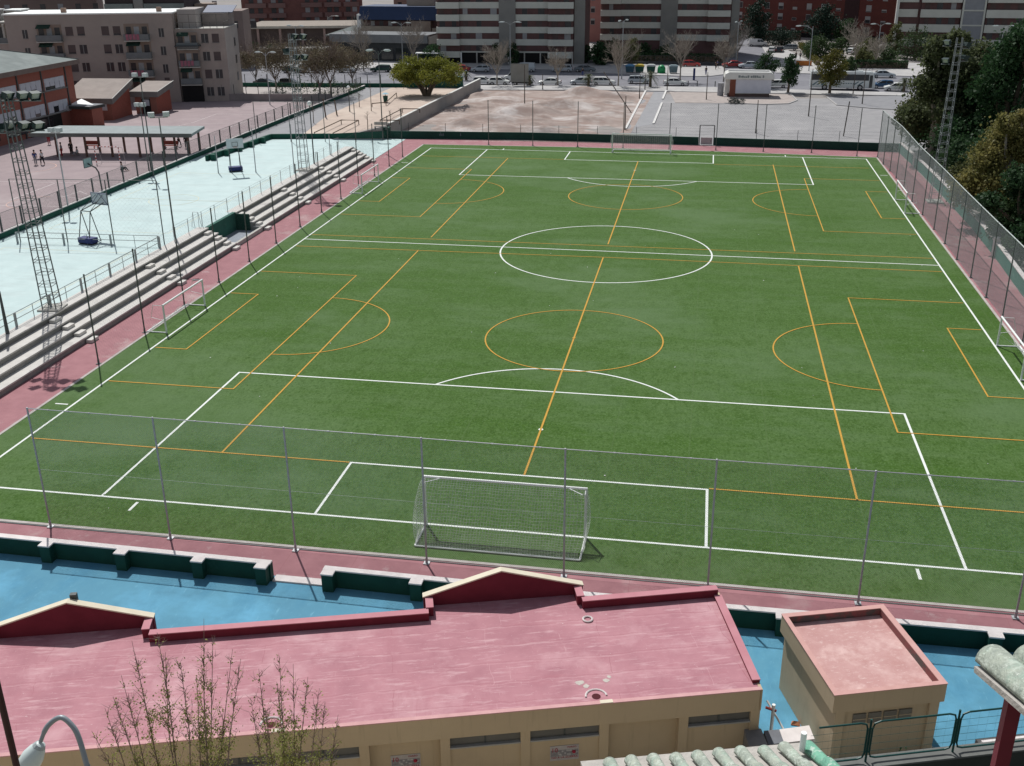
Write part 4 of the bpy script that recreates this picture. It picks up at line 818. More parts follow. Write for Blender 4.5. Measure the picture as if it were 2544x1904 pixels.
for fl in range(3):
    z = .3+2.75*fl
    for i in range(3): window(ap2, -12.5-i*9, z+1.2, 1.1, 1.3, rn, 1.5); window(ap2, -10.2-i*9, z+1.2, .9, 1.3, rn, 1.5)
    for i in range(3):
        b_ = MB().box(-8.2-i*9, -2.4-i*9, .6, 1.45, z-.15, z).build('balcony', conc, ap2); MB().box(-8.2-i*9, -2.4-i*9, .6, .65, z+.02, z+.95).build('balcony_front', balc, b_)
        for j in range(3): MB().box(-7.6-i*9+j*1.9, -6.6-i*9+j*1.9, 1.42, 1.49, z+.1, z+2.1).build('balcony_door', win_d if j != 1 else MATS['door_pale'], ap2)
for i in range(7):
    MB().box(-2.9-i*3.9, -.6-i*3.9, 6, 9.5, 12.42, 14.0).build('roof_room', mat('roof_room', (.4, .39, .37), s=1), ap2); MB().box(-3.1-i*3.9, -.4-i*3.9, 5.7, 9.7, 14.0, 14.15).build('roof_room_slab', MATS['white_roof'], ap2)
# ------------------------------------------------------------------ background blocks
def block(name, label, p0, p1, depth, h, wall, z=0.):
    p0, p1 = Vector(p0), Vector(p1); L_ = (p1-p0).length; o = thing(name, label, 'building', (p0.x, p0.y, z), math.atan2(p1.y-p0.y, p1.x-p0.x))
    MB().box(0, L_, 0, depth, 0, h).build('wall', wall, o); return o, L_
cream = mat('cream_band', (.63, .635, .57), (.56, .565, .505), .4, .85); cream2 = mat('warm_cream', (.42, .36, .29), (.36, .31, .25), .4, .85); maroon = mat('maroon_brick', (.15, .08, .075), (.115, .064, .062), .6, .9)
stair_c = mat('grey_render', (.27, .265, .245), (.23, .225, .21), .3, .9)
pale_blind = mat('pale_blind', (.34, .34, .34), (.29, .29, .3), .8, .7); brown_w = mat('brown_window', (.11, .07, .065), (.08, .055, .05), .7, .6)
def banded(label, p0, p1, depth, h, segs, ztop, per, bh, band_m, nwin_f=9, seed=1):
    o, L_ = block('apartment_tower', label, p0, p1, depth, h, maroon); rn_ = random.Random(seed); zs = []
    z = ztop
    while z > 2.6: z -= per
    z += per
    while z < h: zs.append(z); z += per
    nb = 0
    for a, b_, y, kind in segs:
        a *= L_; b_ *= L_
        if kind == 'stair': MB().box(a, b_, y, .5, 0, h).build('stair_column', stair_c, o); continue
        if kind == 'grid':
            MB().box(a, b_, y, .5, 0, h).build('lattice_panel', mat('grey_lattice', (.3, .31, .33), (.26, .27, .285), .8), o)
            for x in (a, b_): MB().box(x-.2, x+.2, y-.15, y-.002, 0, h).build('column', cream, o)
            for zz in zs[:7]: MB().box(a+.2, b_-.2, y-.1, y-.002, zz-.3, zz).build('beam', cream, o)
            continue
        if y < 0: MB().box(a+.05, b_-.05, y+.7, .2, 2.6, h).build('bay', maroon, o)
        for k_, zz in enumerate(zs):
            MB().box(a, b_, y-.1, max(.1, y+.72), zz-bh, zz).build('balcony_band', band_m, o) if k_ < 8 else None
            if k_ < 6 and b_-a > 2.2:
                n_ = max(1, int((b_-a)/2.6)); fy = y+.7 if y < 0 else 0
                for i in range(n_):
                    if rn_.random() < .2: continue
                    x = a+(b_-a)*(i+.5)/n_+rn_.uniform(-.3, .3); wm = rn_.choice([win_d, win_d, brown_w, pale_blind if rn_.random() < .4 else brown_w]); ww = rn_.uniform(.45, .75)
                    if nb < 92: MB().box(x-ww, x+ww, fy-.06, fy+.05, zz+.02, zz+per-bh-.02).build('window', wm, o); nb += 1
        if max(0, len(zs)-8): MB().box(a, b_, y-.1, y+.3, zs[8]-bh, zs[8]).build('balcony_band', band_m, o) if len(zs) > 8 else None
    MB().box(-.2, L_+.2, -.2, depth+.2, h, h+.4).build('roof', conc, o)
    return o, L_
p0 = GZ(2, 1680, 545); TL = 33.5
o, L_ = banded('cream banded apartment tower with grey stair column left of the dark conifer', (-53, 202.6), (-19.7, 203.6), 14, 36, [(0, .157, -1.2, 'b'), (.157, .424, 0, 'b'), (.424, .535, -.4, 'stair'), (.535, .757, 0, 'b'), (.757, .925, -1.3, 'b'), (.93, 1.0, -.2, 'stair')], 13.19, 2.62, 1.33, cream, seed=3)
for i in range(9): MB().tube([(2+i*3.6, -1.6, 0), (2+i*3.6, -1.6, 2.6)], .16, 8).build('pillar', white if i % 3 == 1 else conc, o)
MB().box(.2, L_-3, -.12, -.005, 0, 2.4).build('ground_floor', mat('dark_opening', (.02, .02, .02)), o)
o, L_ = banded('cream banded apartment tower standing behind the dark conifer', (-18.1, 223.3), (14.0, 222.4), 14, 36, [(0, .15, -1.2, 'b'), (.15, .44, 0, 'b'), (.44, .56, -.4, 'stair'), (.56, .78, 0, 'b'), (.78, .94, -1.3, 'b'), (.945, 1.0, -.1, 'stair')], 10.48, 2.72, 1.35, cream, seed=8)
o, L_ = banded('cream banded apartment tower behind the right hand trees', (51.3, 235.6), (92, 231.5), 14, 34, [(0, .105, -.2, 'b'), (.12, .335, -1.2, 'b'), (.345, .46, -1.1, 'grid'), (.47, .68, -1.2, 'b'), (.69, .99, 0, 'b')], 10.1, 3.3, 1.75, cream, seed=5)
MB().box(-.6, -.02, -1.4, .6, 0, 34).build('side_pier', mat('pier_white', (.75, .76, .72), s=1), o)  # plain white pier along the left end of the tower
# red brick slab block
o, L_ = block('apartment_block', 'dark red brick slab block with white shutters behind the street trees', GZ(4, 60, 250)[:2], (58.5, 267.2), 14, 26, mat('dark_red_brick', (.16, .05, .04), (.125, .042, .035), .6, .9))
rn_ = random.Random(4)
for fl in range(6):
    z = 1.6+fl*2.85
    for i in range(12):
        x = 2+i*(L_-4)/11; big = i % 3 != 1
        if abs(i-8) < .5: continue
        w_, h_ = (1.5, 1.75) if big else (1.35, .75)
        f = MB().box(x-w_/2, x+w_/2, -.06, .04, z, z+h_).build('window', frame_w, o)
        q = rn_.random(); MB().box(x-w_/2+.08, x+w_/2-.08, -.09, -.062, z+.08, z+h_*(.5 if q < .35 else .12 if q < .7 else .92)).build('pane', win_d, f)
MB().box(L_*.66, L_*.74, -.1, -.005, 0, 26).build('stair_slot', mat('dark_brick', (.06, .03, .03), s=1), o); MB().box(-.2, L_+.2, -.2, 14.2, 26, 26.4).build('roof', conc, o); MB().box(.5, L_-.5, -.05, -.005, 0, 1.2).build('base_course', mat('dark_opening', (.02, .02, .02)), o)
# left background
o, L_ = block('apartment_block', 'red brick apartment block with pink balcony bays beyond the low market roofs', GZ(2, 20, 262)[:2], GZ(2, 1050, 240)[:2], 12, 30, mat('dusky_brick', (.22, .1, .085), (.18, .082, .072), .5))
pk = mat('pink_bay', (.25, .145, .13), (.21, .125, .115), .5)
for i, (a, b_) in enumerate(((.03, .2), (.22, .36), (.49, .66), (.68, .82), (.84, .97))):
    for fl in range(8):
        if i in (1, 3) or fl < 7: MB().box(a*L_, b_*L_, -.9 if i % 2 else -.5, .1, .6+fl*3.05, 2.0+fl*3.05).build('balcony', pk, o)
        for j in range(2):
            x = (a+(b_-a)*(.3+.42*j))*L_; MB().box(x-.75, x+.75, -.08, .04, 2.05+fl*3.05, 3.55+fl*3.05).build('window', win_d if (i+j+fl) % 3 else pale_blind, o)
o, L_ = block('low_building', 'two storey building with blue mansard roof left of the banded tower', (-75.5, 219.8), (-51.6, 217), 10, 10.2, maroon); 
MB().box(-.6, 12.5, -.9, .3, 4.6, 6.9).build('balcony_band', cream2, o); MB().box(-.2, 12.5, -.9, .3, 8.6-.4, 8.7).build('cornice', mat('dark_opening', (.02, .02, .02)), o)
MB().box(-.6, 12.5, -.9, .3, 1.4+.3, 3.6).build('balcony_band', cream2, o); MB().box(12.6, 17.6, -1.2, .3, .9, 8.2).build('brick_panel', mat('tan_panel', (.33, .26, .21), s=.5), o); MB().box(17.8, 24, -.9, .3, 4.6, 6.6).build('balcony_band', cream2, o); MB().box(17.8, 24, -.9, .3, 1.6, 3.6).build('balcony_band', cream2, o)
for i in range(5):
    for z in (3.65, 6.95): MB().box(2+i*2.3-.4+(.0 if i < 4 else 9), 2.6+i*2.3+(.0 if i < 4 else 9), -.05, .03, z, z+1.1).build('window', win_d if i % 2 else frame_w, o)
MB().add([(-1, -1.3, 8.4), (24, -1.3, 8.4), (24, -.2, 11.4), (-1, -.2, 11.4), (-1, 10, 8.4), (24, 10, 8.4), (24, 9, 11.4), (-1, 9, 11.4)], [(0, 1, 2, 3), (3, 2, 6, 7), (0, 3, 7, 4), (1, 5, 6, 2), (4, 7, 6, 5)]).build('roof', bl_m, o)
MB().box(-1.6, -.6, -1, 1.5, 2, 9.6).build('chimney', white, o)
MB().box(10, 17, 3, 8, 11.45, 13).build('roof_room', cream2, o)
o, L_ = block('market_hall', 'low market hall with long flat roof and cream edge behind the brown trees', GZ(2, 60, 395)[:2], GZ(2, 1160, 385)[:2], 24, 4.4, mat('market_wall', (.13, .1, .09), s=.5))
MB().box(-1, L_+1, -1.2, 24, 4.4, 4.9).build('roof', mat('market_roof', (.3, .26, .22), s=.4), o); MB().box(-1, L_+1, -1.3, -1.202, 4.5, 5.1).build('cream_edge', mat('cream_edge', (.6, .56, .48), s=1), o)
MB().add([(22, -6, 3.1), (38, -6, 3.1), (34, -1.3, 5.3), (30, -1.3, 5.3), (22, -6, 2.8), (38, -6, 2.8)], [(0, 1, 2, 3), (4, 5, 1, 0)]).build('porch_roof', roof_g, o)
for i in range(8): MB().box(3+i*6-.3, 3+i*6+.3, -.6, -.005, 0, 4.4).build('pier', mat('pink_pier', (.5, .36, .32), s=1), o)
o, L_ = block('shop_building', 'dark fronted low shop with grey fascia under a sloping ramp', (-79.5, 206.5), (-55.5, 204.2), 9, 4.2, mat('dark_shopfront', (.05, .055, .06), s=.5))
MB().box(-.3, 24, -.7, 9, 4.2, 6.0).build('fascia', mat('grey_fascia', (.2, .21, .22), s=.5), o)
MB().add([(24.1, -.4, 4.0), (33, -.4, 5.2), (33, .8, 5.2), (24.1, .8, 4.0), (24.1, -.4, 5.6), (33, -.4, 8.2), (33, .8, 8.2), (24.1, .8, 5.6)], [(0, 3, 2, 1), (4, 5, 6, 7), (0, 1, 5, 4), (1, 2, 6, 5), (2, 3, 7, 6), (3, 0, 4, 7)]).build('ramp_wall', mat('ramp_concrete', (.32, .29, .26), s=.4), o)
for i in range(6): MB().box(1.5+i*3.6, 4.4+i*3.6, -.08, -.003, .4, 3).build('shop_window', glass, o)
# dark banded block behind the beige apartments and the terraces beyond
o, L_ = block('apartment_block', 'dark brown block with grey green balcony bands above the white roof edge', AT(262, 20, 176)[:2], AT(458, 20, 179)[:2], 12, 24, mat('dark_brown_wall', (.07, .055, .055), s=.4))
for fl in range(4): MB().box(0, L_*.36, -.7, .1, 7.6+fl*3.1-1.35, 7.6+fl*3.1+.25).build('balcony_band', mat('grey_green_band', (.22, .25, .235), s=.4), o); MB().box(L_*.5, L_, -.7, .1, 7.6+fl*3.1-1.35, 7.6+fl*3.1+.25).build('balcony_band', MATS['grey_green_band'], o)
MB().box(L_*.37, L_*.49, -.5, .1, 0, 22).build('stair_column', stair_c, o)
o, L_ = block('apartment_block', 'pale brown long block with many small windows at the top left corner', AT(-60, 10, 180)[:2], AT(240, 10, 190)[:2], 12, 28, mat('pale_brown_wall', (.22, .16, .14), s=.3))
for fl in range(6):
    for i in range(14): MB().box(2+i*3.7, 3.1+i*3.7, -.06, .03, 6+fl*3.1, 7.3+fl*3.1).build('window', win_d if (i+fl) % 3 else pale_blind, o)
o, L_ = block('house_cluster', 'pale pink rendered house with white roof tops beside the blue roof', AT(462, 20, 186)[:2], AT(600, 20, 189)[:2], 10, 12.0, mat('pink_render', (.26, .2, .18), s=.4))
MB().box(2, 6, -.6, 4, 12.05, 13.6).build('roof_room', mat('tan_panel', (.33, .26, .21)), o)
for i in range(4): MB().box(1.5+i*4, 2.8+i*4, -.06, .03, 8.4, 9.9).build('window', win_d, o)
o, L_ = block('apartment_block', 'pink apartment block glimpsed in the gap between the two banded towers', (-27, 262), (-14.5, 263), 10, 28, mat('rose_render', (.46, .23, .2), (.4, .2, .175), .4))
for fl in range(5):
    for i in range(3): f = MB().box(2.2+i*3.8, 3.4+i*3.8, -.06, .03, 4.5+fl*3.1, 6.1+fl*3.1).build('window', frame_w, o); MB().box(2.3+i*3.8, 3.3+i*3.8, -.09, -.062, 4.6+fl*3.1, 5.6+fl*3.1).build('pane', win_d, f)
for lab, a, b_, d_, h_, c_ in (('tan apartment block behind the gap left of the blue roofed building', (-100, 330), (-62, 328), 12, 24, (.3, .2, .17)), ('brown distant block showing behind the blue roofed building', (-60, 300), (-40, 300), 12, 26, (.26, .17, .15)),
                               ('narrow ornate brown block between the red slab and the right tower', (57.5, 292), (68, 291), 12, 28, (.3, .22, .19)), ('distant brown block behind the second banded tower', (-12, 330), (45, 332), 12, 30, (.24, .15, .13)), ('distant block at the far right corner', (95, 262), (150, 255), 12, 30, (.24, .14, .12))):
    o, L_ = block('distant_block', lab, a, b_, d_, h_, mat('block_%d' % int(a[0]), c_, s=.3))
    for fl in range(6):
        for i in range(int(L_/4)): MB().box(1.5+i*4, 2.9+i*4, -.06, .03, 2.4+fl*3.1, 3.9+fl*3.1).build('window', win_d if (i+fl) % 3 else pale_blind, o)
# ------------------------------------------------------------------ vehicles
def paint(name, c): return mat('car_'+name, c, tuple(v*.92 for v in c), .5, .22, spec=.6)
PROF = {  # lower body (x, z), roof line (x, z)
 'hatch': ([(-1.95, .32), (-2.0, .62), (-1.93, .95), (1.15, .92), (1.9, .74), (2.02, .5), (1.95, .28)], [(-1.9, .93), (-1.62, 1.38), (-.3, 1.46), (.3, 1.4), (1.2, .9)]),
 'sedan': ([(-2.15, .32), (-2.2, .62), (-2.12, .92), (-1.3, .96), (1.2, .92), (2.05, .76), (2.2, .5), (2.12, .28)], [(-1.75, .94), (-1.05, 1.36), (-.2, 1.42), (.35, 1.36), (1.25, .9)]),
 'wagon': ([(-2.15, .32), (-2.2, .62), (-2.14, .97), (1.2, .94), (2.0, .78), (2.15, .5), (2.08, .28)], [(-2.12, .95), (-1.85, 1.44), (-.2, 1.5), (.4, 1.44), (1.25, .92)]),
 'van': ([(-2.4, .35), (-2.42, .9), (-2.4, 1.15), (1.45, 1.1), (2.2, .95), (2.38, .6), (2.3, .3)], [(-2.38, 1.12), (-2.3, 1.85), (-.2, 1.9), (.9, 1.82), (1.6, 1.08)])}
def make_car(kind, pm, label, loc, rz, group='cars along the street', cat='car', name='parked_car'):
    low, top = PROF[kind]; o = thing(name, label, cat, loc, rz, group); hw = .84 if kind != 'van' else .92
    mb = MB()
    def loft(prof, f_in):
        n = len(prof); vs = [(x, -f_in(z), z) for x, z in prof]+[(x, f_in(z), z) for x, z in prof]
        mb.add(vs, [tuple(range(n)), tuple(reversed(range(n, 2*n)))]+[(i, n+i, n+(i+1) % n, (i+1) % n) for i in range(n)])
    loft(low, lambda z: hw if z > .4 else hw-.06); zt = max(z for x, z in top); zb = .9
    loft(top, lambda z: hw-.05-.2*max(0, (z-zb)/(zt-zb)))
    body = mb.build('body', pm, o, bevel=.04)
    gm = MB(); f_in = lambda z: hw-.05-.2*max(0, (z-zb)/(zt-zb))+.006
    def lerp(a, b, t): return (a[0]+(b[0]-a[0])*t, a[1]+(b[1]-a[1])*t)
    n = len(top); rear, front = (top[0], top[1]), (top[-1], top[-2])
    for s in (-1, 1):
        zl, zh = zb+.1*(zt-zb)+(.05 if kind == 'van' else 0), zb+.84*(zt-zb)
        def xat(seg, z): t = (z-seg[0][1])/(seg[1][1]-seg[0][1]); return seg[0][0]+(seg[1][0]-seg[0][0])*t
        xl0, xl1, xh0, xh1 = xat(rear, zl)+.12, xat(front, zl)-.12, xat(rear, zh)+.14, xat(front, zh)-.05
        if kind == 'van': xl0 = xh0 = -.2 if rz else -1.9
        cuts = [0, .47, .52, 1] if kind != 'wagon' else [0, .33, .36, .65, .68, 1]
        for a, b in zip(cuts[::2], cuts[1::2]):
            q = lambda t, z, lo: (lo[0]+(lo[1]-lo[0])*t, s*f_in(z), z)
            gm.add([q(a, zl, (xl0, xl1)), q(b, zl, (xl0, xl1)), q(b, zh, (xh0, xh1)), q(a, zh, (xh0, xh1))], [(0, 1, 2, 3) if s < 0 else (3, 2, 1, 0)])
    for (a, b), sg in ((rear, -1), (front, 1)):
        p, q = lerp(a, b, .14), lerp(a, b, .88); nx, nz = sg*.008, .006
        if not (kind == 'van' and sg < 0): gm.add([(p[0]+nx, -f_in(p[1])+.1, p[1]+nz), (p[0]+nx, f_in(p[1])-.1, p[1]+nz), (q[0]+nx, f_in(q[1])-.1, q[1]+nz), (q[0]+nx, -f_in(q[1])+.1, q[1]+nz)], [(0, 1, 2, 3) if sg > 0 else (3, 2, 1, 0)])
    gm.build('window', glass, o)
    fx, rx = low[-2][0], low[1][0]; wx = (low[0][0]+.68, low[-1][0]-.72)
    for x in wx:
        for s in (-1, 1):
            ty = MB().tube([(x, s*(hw-.18), .31), (x, s*(hw+.012), .31)], .31, 14).build('wheel', rubber, o)
            MB().tube([(x, s*(hw+.013), .31), (x, s*(hw+.025), .31)], .19, 10).build('rim', mat('rim_silver', (.5, .5, .52), s=5, rough=.35, metal=.5), ty)
    for s in (-1, 1):
        MB().box(fx-.14, fx-.02, s*hw*.72-.16, s*hw*.72+.16, .6, .72).build('headlight', mat('headlight_glass', (.7, .72, .7), s=4, rough=.1), o)
        MB().box(rx-.01, rx+.1, s*hw*.8-.1, s*hw*.8+.1, .68, .88).build('taillight', mat('taillight_red', (.4, .02, .02), s=4, rough=.2), o)
    MB().box(fx-.1, fx+.03, -hw*.9, hw*.9, .34, .5).build('bumper', mat('bumper_grey', (.09, .09, .1), s=4), o); MB().box(rx-.03, rx+.1, -hw*.9, hw*.9, .36, .52).build('bumper', MATS['bumper_grey'], o)
    return o
WH, SV, DK, GN, RD, BL, GY = paint('white', (.78, .8, .78)), paint('silver', (.5, .55, .58)), paint('black', (.015, .018, .02)), paint('dark_green', (.02, .07, .05)), paint('red', (.38, .03, .03)), paint('teal_blue', (.02, .09, .2)), paint('grey', (.2, .23, .25))
def car_px(kind, pm, label, k, x0, x1, y, flip=0, rz=0., z=.0, **kw):
    p = GZ(k, (x0+x1)/2, y, z); return make_car(kind, pm, label, (p.x, p.y+.8, z), rz+(math.pi if flip else 0), **kw)
S0 = R(1)
car_px('hatch', WH, 'white car at the near kerb half hidden by the top of the concrete wall', 3, -70, 55, 730, 0, S0)
car_px('hatch', WH, 'white hatchback second from the concrete wall under the leftmost bare street tree', 3, 50, 215, 733, 0, S0)
car_px('hatch', DK, 'dark car at the near kerb behind the grey billboard', 3, 245, 420, 735, 0, S0)
car_px('van', WH, 'white van partly hidden behind the left side of the billboard', 3, 205, 345, 700, 1, S0)
car_px('sedan', WH, 'white saloon at the near kerb just right of the billboard', 3, 475, 660, 738, 1, S0)
car_px('hatch', SV, 'silver hatchback parked behind the first small palm', 3, 758, 915, 733, 1, S0)
car_px('wagon', WH, 'white estate car just right of the first small palm', 3, 960, 1110, 735, 0, S0)
car_px('wagon', SV, 'silver estate car left of the second small palm', 3, 1262, 1418, 722, 0, S0)
car_px('sedan', WH, 'white saloon right of the second small palm with a bare tree over it', 3, 1550, 1745, 740, 0, S0)
car_px('hatch', WH, 'white car half hidden by the small round tree right of the kiosk', 4, 310, 450, 652, 1, S0)
car_px('hatch', SV, 'silver blue hatchback on the shaded far side behind the sandy park tree', 2, 1975, 2120, 622, 1, S0)
car_px('sedan', RD, 'dark red car on the shaded far side behind the big round tree', 2, 1795, 1945, 620, 1, S0)
car_px('van', SV, 'pale grey van in the tower shade on the far side of the street', 3, 258, 432, 622, 1, S0, name='parked_van', cat='van')
car_px('wagon', SV, 'silver estate car in the tower shade under a bare tree', 3, 600, 748, 622, 1, S0)
car_px('sedan', GY, 'grey saloon in the tower shade at the right end of the far row', 3, 785, 955, 622, 0, S0)
car_px('hatch', GN, 'dark car with pale roof on the far side left of the round tree', 2, 1290, 1450, 618, 1, S0)
car_px('wagon', GN, 'dark green estate car on the far side behind the tall lamp pole', 2, 1100, 1275, 622, 1, S0)
car_px('van', WH, 'white van seen through the brown trees on the far left street', 2, 515, 640, 628, 0, S0, name='parked_van', cat='van')
car_px('hatch', GN, 'dark green car seen through the leftmost brown trees', 2, 365, 480, 630, 0, S0)
car_px('hatch', SV, 'silver car seen between the brown trees left of the globe lamp', 2, 840, 955, 628, 0, S0)
car_px('sedan', DK, 'black car at the near kerb beside the beige apartment corner', 2, 115, 268, 742, 0, S0)
car_px('hatch', DK, 'black hatchback at the near kerb left of the far lattice mast', 2, 332, 472, 742, 0, S0)
car_px('sedan', SV, 'silver saloon on the far lane right of the coach', 4, 1112, 1242, 578, 0, S0)
car_px('hatch', BL, 'teal blue car just right of the coach', 4, 1116, 1226, 656, 1, S0)
car_px('hatch', WH, 'white hatchback by the dark trees right of the teal car', 4, 1196, 1335, 676, 1, S0)
car_px('sedan', RD, 'red car in the street behind the kiosk roof', 'k', 750, 1010, 285, 1, R(12))
car_px('sedan', SV, 'silver car in the street behind the right end of the kiosk roof', 'k', 1035, 1330, 300, 1, R(8))
car_px('hatch', RD, 'dark red car in the street behind the last bare tree', 3, 1740, 1830, 580, 0, R(5))
car_px('hatch', WH, 'white car driving down the side street', 4, 325, 378, 392, 0, R(80))
car_px('hatch', DK, 'black car following in the side street', 4, 380, 436, 392, 0, R(80))
car_px('wagon', GY, 'blue grey car parked across the top of the side street', 4, 418, 530, 375, 1, R(-10))
car_px('van', WH, 'white van parked at the top of the side street under the pines', 4, 185, 305, 345, 0, R(4), name='parked_van', cat='van')
car_px('hatch', WH, 'white car parked among the far shrubs left of the right tower', 4, 1235, 1290, 402, 0, R(60))
car_px('hatch', WH, 'white car parked among the far shrubs nearer the tall street lamp', 4, 915, 980, 402, 0, R(60))
# coach
p = GZ(4, 868, 668, 0); bus = thing('coach', 'white coach with dark windows standing at the far right kerb', 'bus', (p.x, p.y+1.2, 0), R(-1.5)); HB = 3.25; LB = 5.7
bw = paint('coach_white', (.68, .72, .72))
MB().side([(-LB, .4), (LB-.1, .4), (LB, .7), (LB-.08, 1.5), (LB-.45, 3.0), (LB-.8, HB), (-LB+.1, HB), (-LB, 3)], -1.25, 1.25).build('body', bw, bus, bevel=.06)
for s in (-1, 1): MB().box(-LB+.15, LB-1.2, s*1.262-.01, s*1.262+.01, 1.75, 2.8).build('side_window', glass, bus)
MB().add([(LB+.01, -1.15, .95), (LB+.01, 1.15, .95), (LB-.42, 1.1, 2.95), (LB-.42, -1.1, 2.95)], [(0, 1, 2, 3)]).build('windscreen', glassy('teal_glass', (.02, .07, .07)), bus)
MB().box(LB-1.1, LB-.55, -1.275, -1.251, .5, 2.7).build('door', glass, bus)
for x in (-LB+2.6, LB-2.6):
    for s in (-1, 1): t_ = MB().tube([(x, s*1.0, .5), (x, s*1.27, .5)], .5, 16).build('wheel', rubber, bus); MB().tube([(x, s*1.272, .5), (x, s*1.29, .5)], .28, 12).build('rim', MATS['rim_silver'], t_)
gm = MB()
for k_, (x, c) in enumerate(((-4.9, 0), (-4.1, .1), (-3.4, 0), (2.2, .1), (3.0, 0))): gm.add([(x-.5, -1.262, .85+c), (x-.2, -1.262, .8+c), (x+.7, -1.262, 1.55), (x+.5, -1.262, 1.6)], [(0, 1, 2, 3)])
for k_ in range(9): x = -1.6+k_*.42; gm.box(x, x+.26, -1.268, -1.262, 1.15, 1.3)
gm.build('side_graphic', mat('coach_graphic', (.12, .2, .24), s=2), bus)
for i in range(3): MB().box(-4+i*3, -2.6+i*3, -.7, .7, HB, HB+.14).build('roof_hatch', bw, bus)
for s in (-1, 1): MB().box(LB-.1, LB+.02, s*.95-.2, s*.95+.2, .62, .82).build('headlight', MATS['headlight_glass'], bus); MB().tube([(LB-.35, s*1.2, 2.6), (LB+.1, s*1.45, 2.45), (LB+.12, s*1.45, 2.0)], .05, 5).build('mirror', dark_steel, bus)
# kiosk
p = GZ('k', 1160, 825, 0); ki = thing('kiosk', 'white street kiosk with rounded cream canopy and brown corner panel', 'kiosk', (p.x, p.y+1.6, 0), R(2)); W_ = 4.1
kw = mat('kiosk_white', (.68, .69, .75), (.6, .61, .68), 1, .5)
MB().box(-W_+.5, W_-.5, -1.5, 1.5, 0, .62).build('brick_base', mat('kiosk_base', (.14, .1, .09), s=2), ki); MB().box(-W_+1.4, W_-.3, -1.6, 1.6, .62, 3.0).build('wall', kw, ki)
MB().box(-W_+.9, W_-.2, -1.62, 1.62, .6, .7).build('ledge', MATS['pale_trim'], ki)
MB().box(-W_+.85, W_-W_*2+1.85, -1.66, -1.602, .1, 3.0).build('corner_panel', mat('kiosk_brown', (.25, .09, .06), s=1), ki); MB().box(-W_+.1, -W_+.84, -1.4, 1.4, 0, 3.0).build('side_panel', mat('kiosk_cream', (.66, .64, .6), s=1), ki)
MB().side([(-W_-.1, 3.0), (W_+.1, 3.0), (W_+.15, 3.3), (W_, 3.9), (W_-.5, 4.25), (-W_+.6, 4.25), (-W_, 3.95), (-W_-.2, 3.3)], -2.0, 2.0).build('canopy', mat('kiosk_canopy', (.74, .74, .7), (.66, .66, .62), 1, .4), ki, bevel=.12)
MB().box(-W_+.5, W_-.7, -.8, -.5, 4.26, 4.42).build('roof_sign', mat('kiosk_grey', (.4, .41, .42), s=2), ki)
gm = MB(); rn_ = random.Random(2); x = -1.9
while x < 2.5: ww = rn_.uniform(.14, .34); gm.box(x, x+ww, -2.03, -2.002, 3.32, rn_.uniform(3.5, 3.72)); x += ww+rn_.choice([.06, .08, .25])
gm.build('sign_lettering', mat('sign_grey', (.24, .28, .28), s=3), ki)
for x in (-W_-.6,): MB().tube([(x, 0, 0), (x, 0, 2.2)], .55, 14).build('advert_column', mat('column_grey', (.4, .4, .42), (.26, .27, .29), 1.5), ki)
MB().box(-W_-.1, -W_+.5, -2.2, -1.4, 0, .25).build('door_step', coping, ki)
p = GZ('k', 940, 945, 0); o = thing('dry_shrub', 'grey green dry shrub at the corner of the verge below the kiosk', 'shrub', (p.x, p.y, 0)); SHRUB = (p.x, p.y)
# recycling containers, bollards, planters
def container(label, k, x, y, lid, bodyc):
    p = GZ(k, x, y, .14); o = thing('waste_container', label, 'container', (p.x, p.y+.6, .14), 0, 'recycling containers on the pavement')
    MB().add([(-.75, -.5, .15), (.75, -.5, .15), (.75, .5, .15), (-.75, .5, .15), (-.9, -.6, 1.3), (.9, -.6, 1.3), (.9, .6, 1.3), (-.9, .6, 1.3)], [(0, 3, 2, 1), (4, 5, 6, 7), (0, 1, 5, 4), (1, 2, 6, 5), (2, 3, 7, 6), (3, 0, 4, 7)]).build('bin_body', mat('bin_'+bodyc[0], bodyc[1], s=2), o, bevel=.05)
    MB().side([(-.95, 1.3), (.95, 1.3), (.9, 1.5), (.5, 1.68), (-.5, 1.68), (-.9, 1.5)], -.65, .65).build('lid', mat('lid_'+lid[0], lid[1], s=2, rough=.5), o, bevel=.05)
    for s in (-.6, .6): MB().tube([(s, -.3, .1), (s+.08, -.3, .1)], .1, 10).build('wheel', rubber, o)
GB = ('dark_green', (.03, .09, .07))
container('waste container with pale blue lid, leftmost of the row', 3, 1258, 628, ('blue', (.12, .3, .5)), ('blue_grey', (.06, .12, .16)))
container('waste container with yellow lid', 3, 1342, 628, ('yellow', (.6, .45, .06)), GB)
container('waste container with pale grey lid left of the green igloo', 3, 1440, 628, ('grey', (.55, .58, .58)), GB)
container('waste container with grey blue lid right of the green igloo', 3, 1632, 634, ('slate', (.25, .33, .36)), ('slate', (.14, .2, .22)))
p = GZ(3, 1530, 630, .14); o = thing('bottle_bank', 'bright green dome shaped bottle bank', 'container', (p.x, p.y+.5, .14)); gm_ = mat('igloo_green', (.02, .3, .1), s=2, rough=.4)
MB().tube([(0, 0, 0), (0, 0, .9), (0, 0, 1.25), (0, 0, 1.5), (0, 0, 1.62)], [.85, .82, .7, .42, .1], 16).build('dome', gm_, o, True); MB().tube([(0, -.68, 1.1), (0, -.76, 1.08)], .14, 10).build('slot', rubber, o)
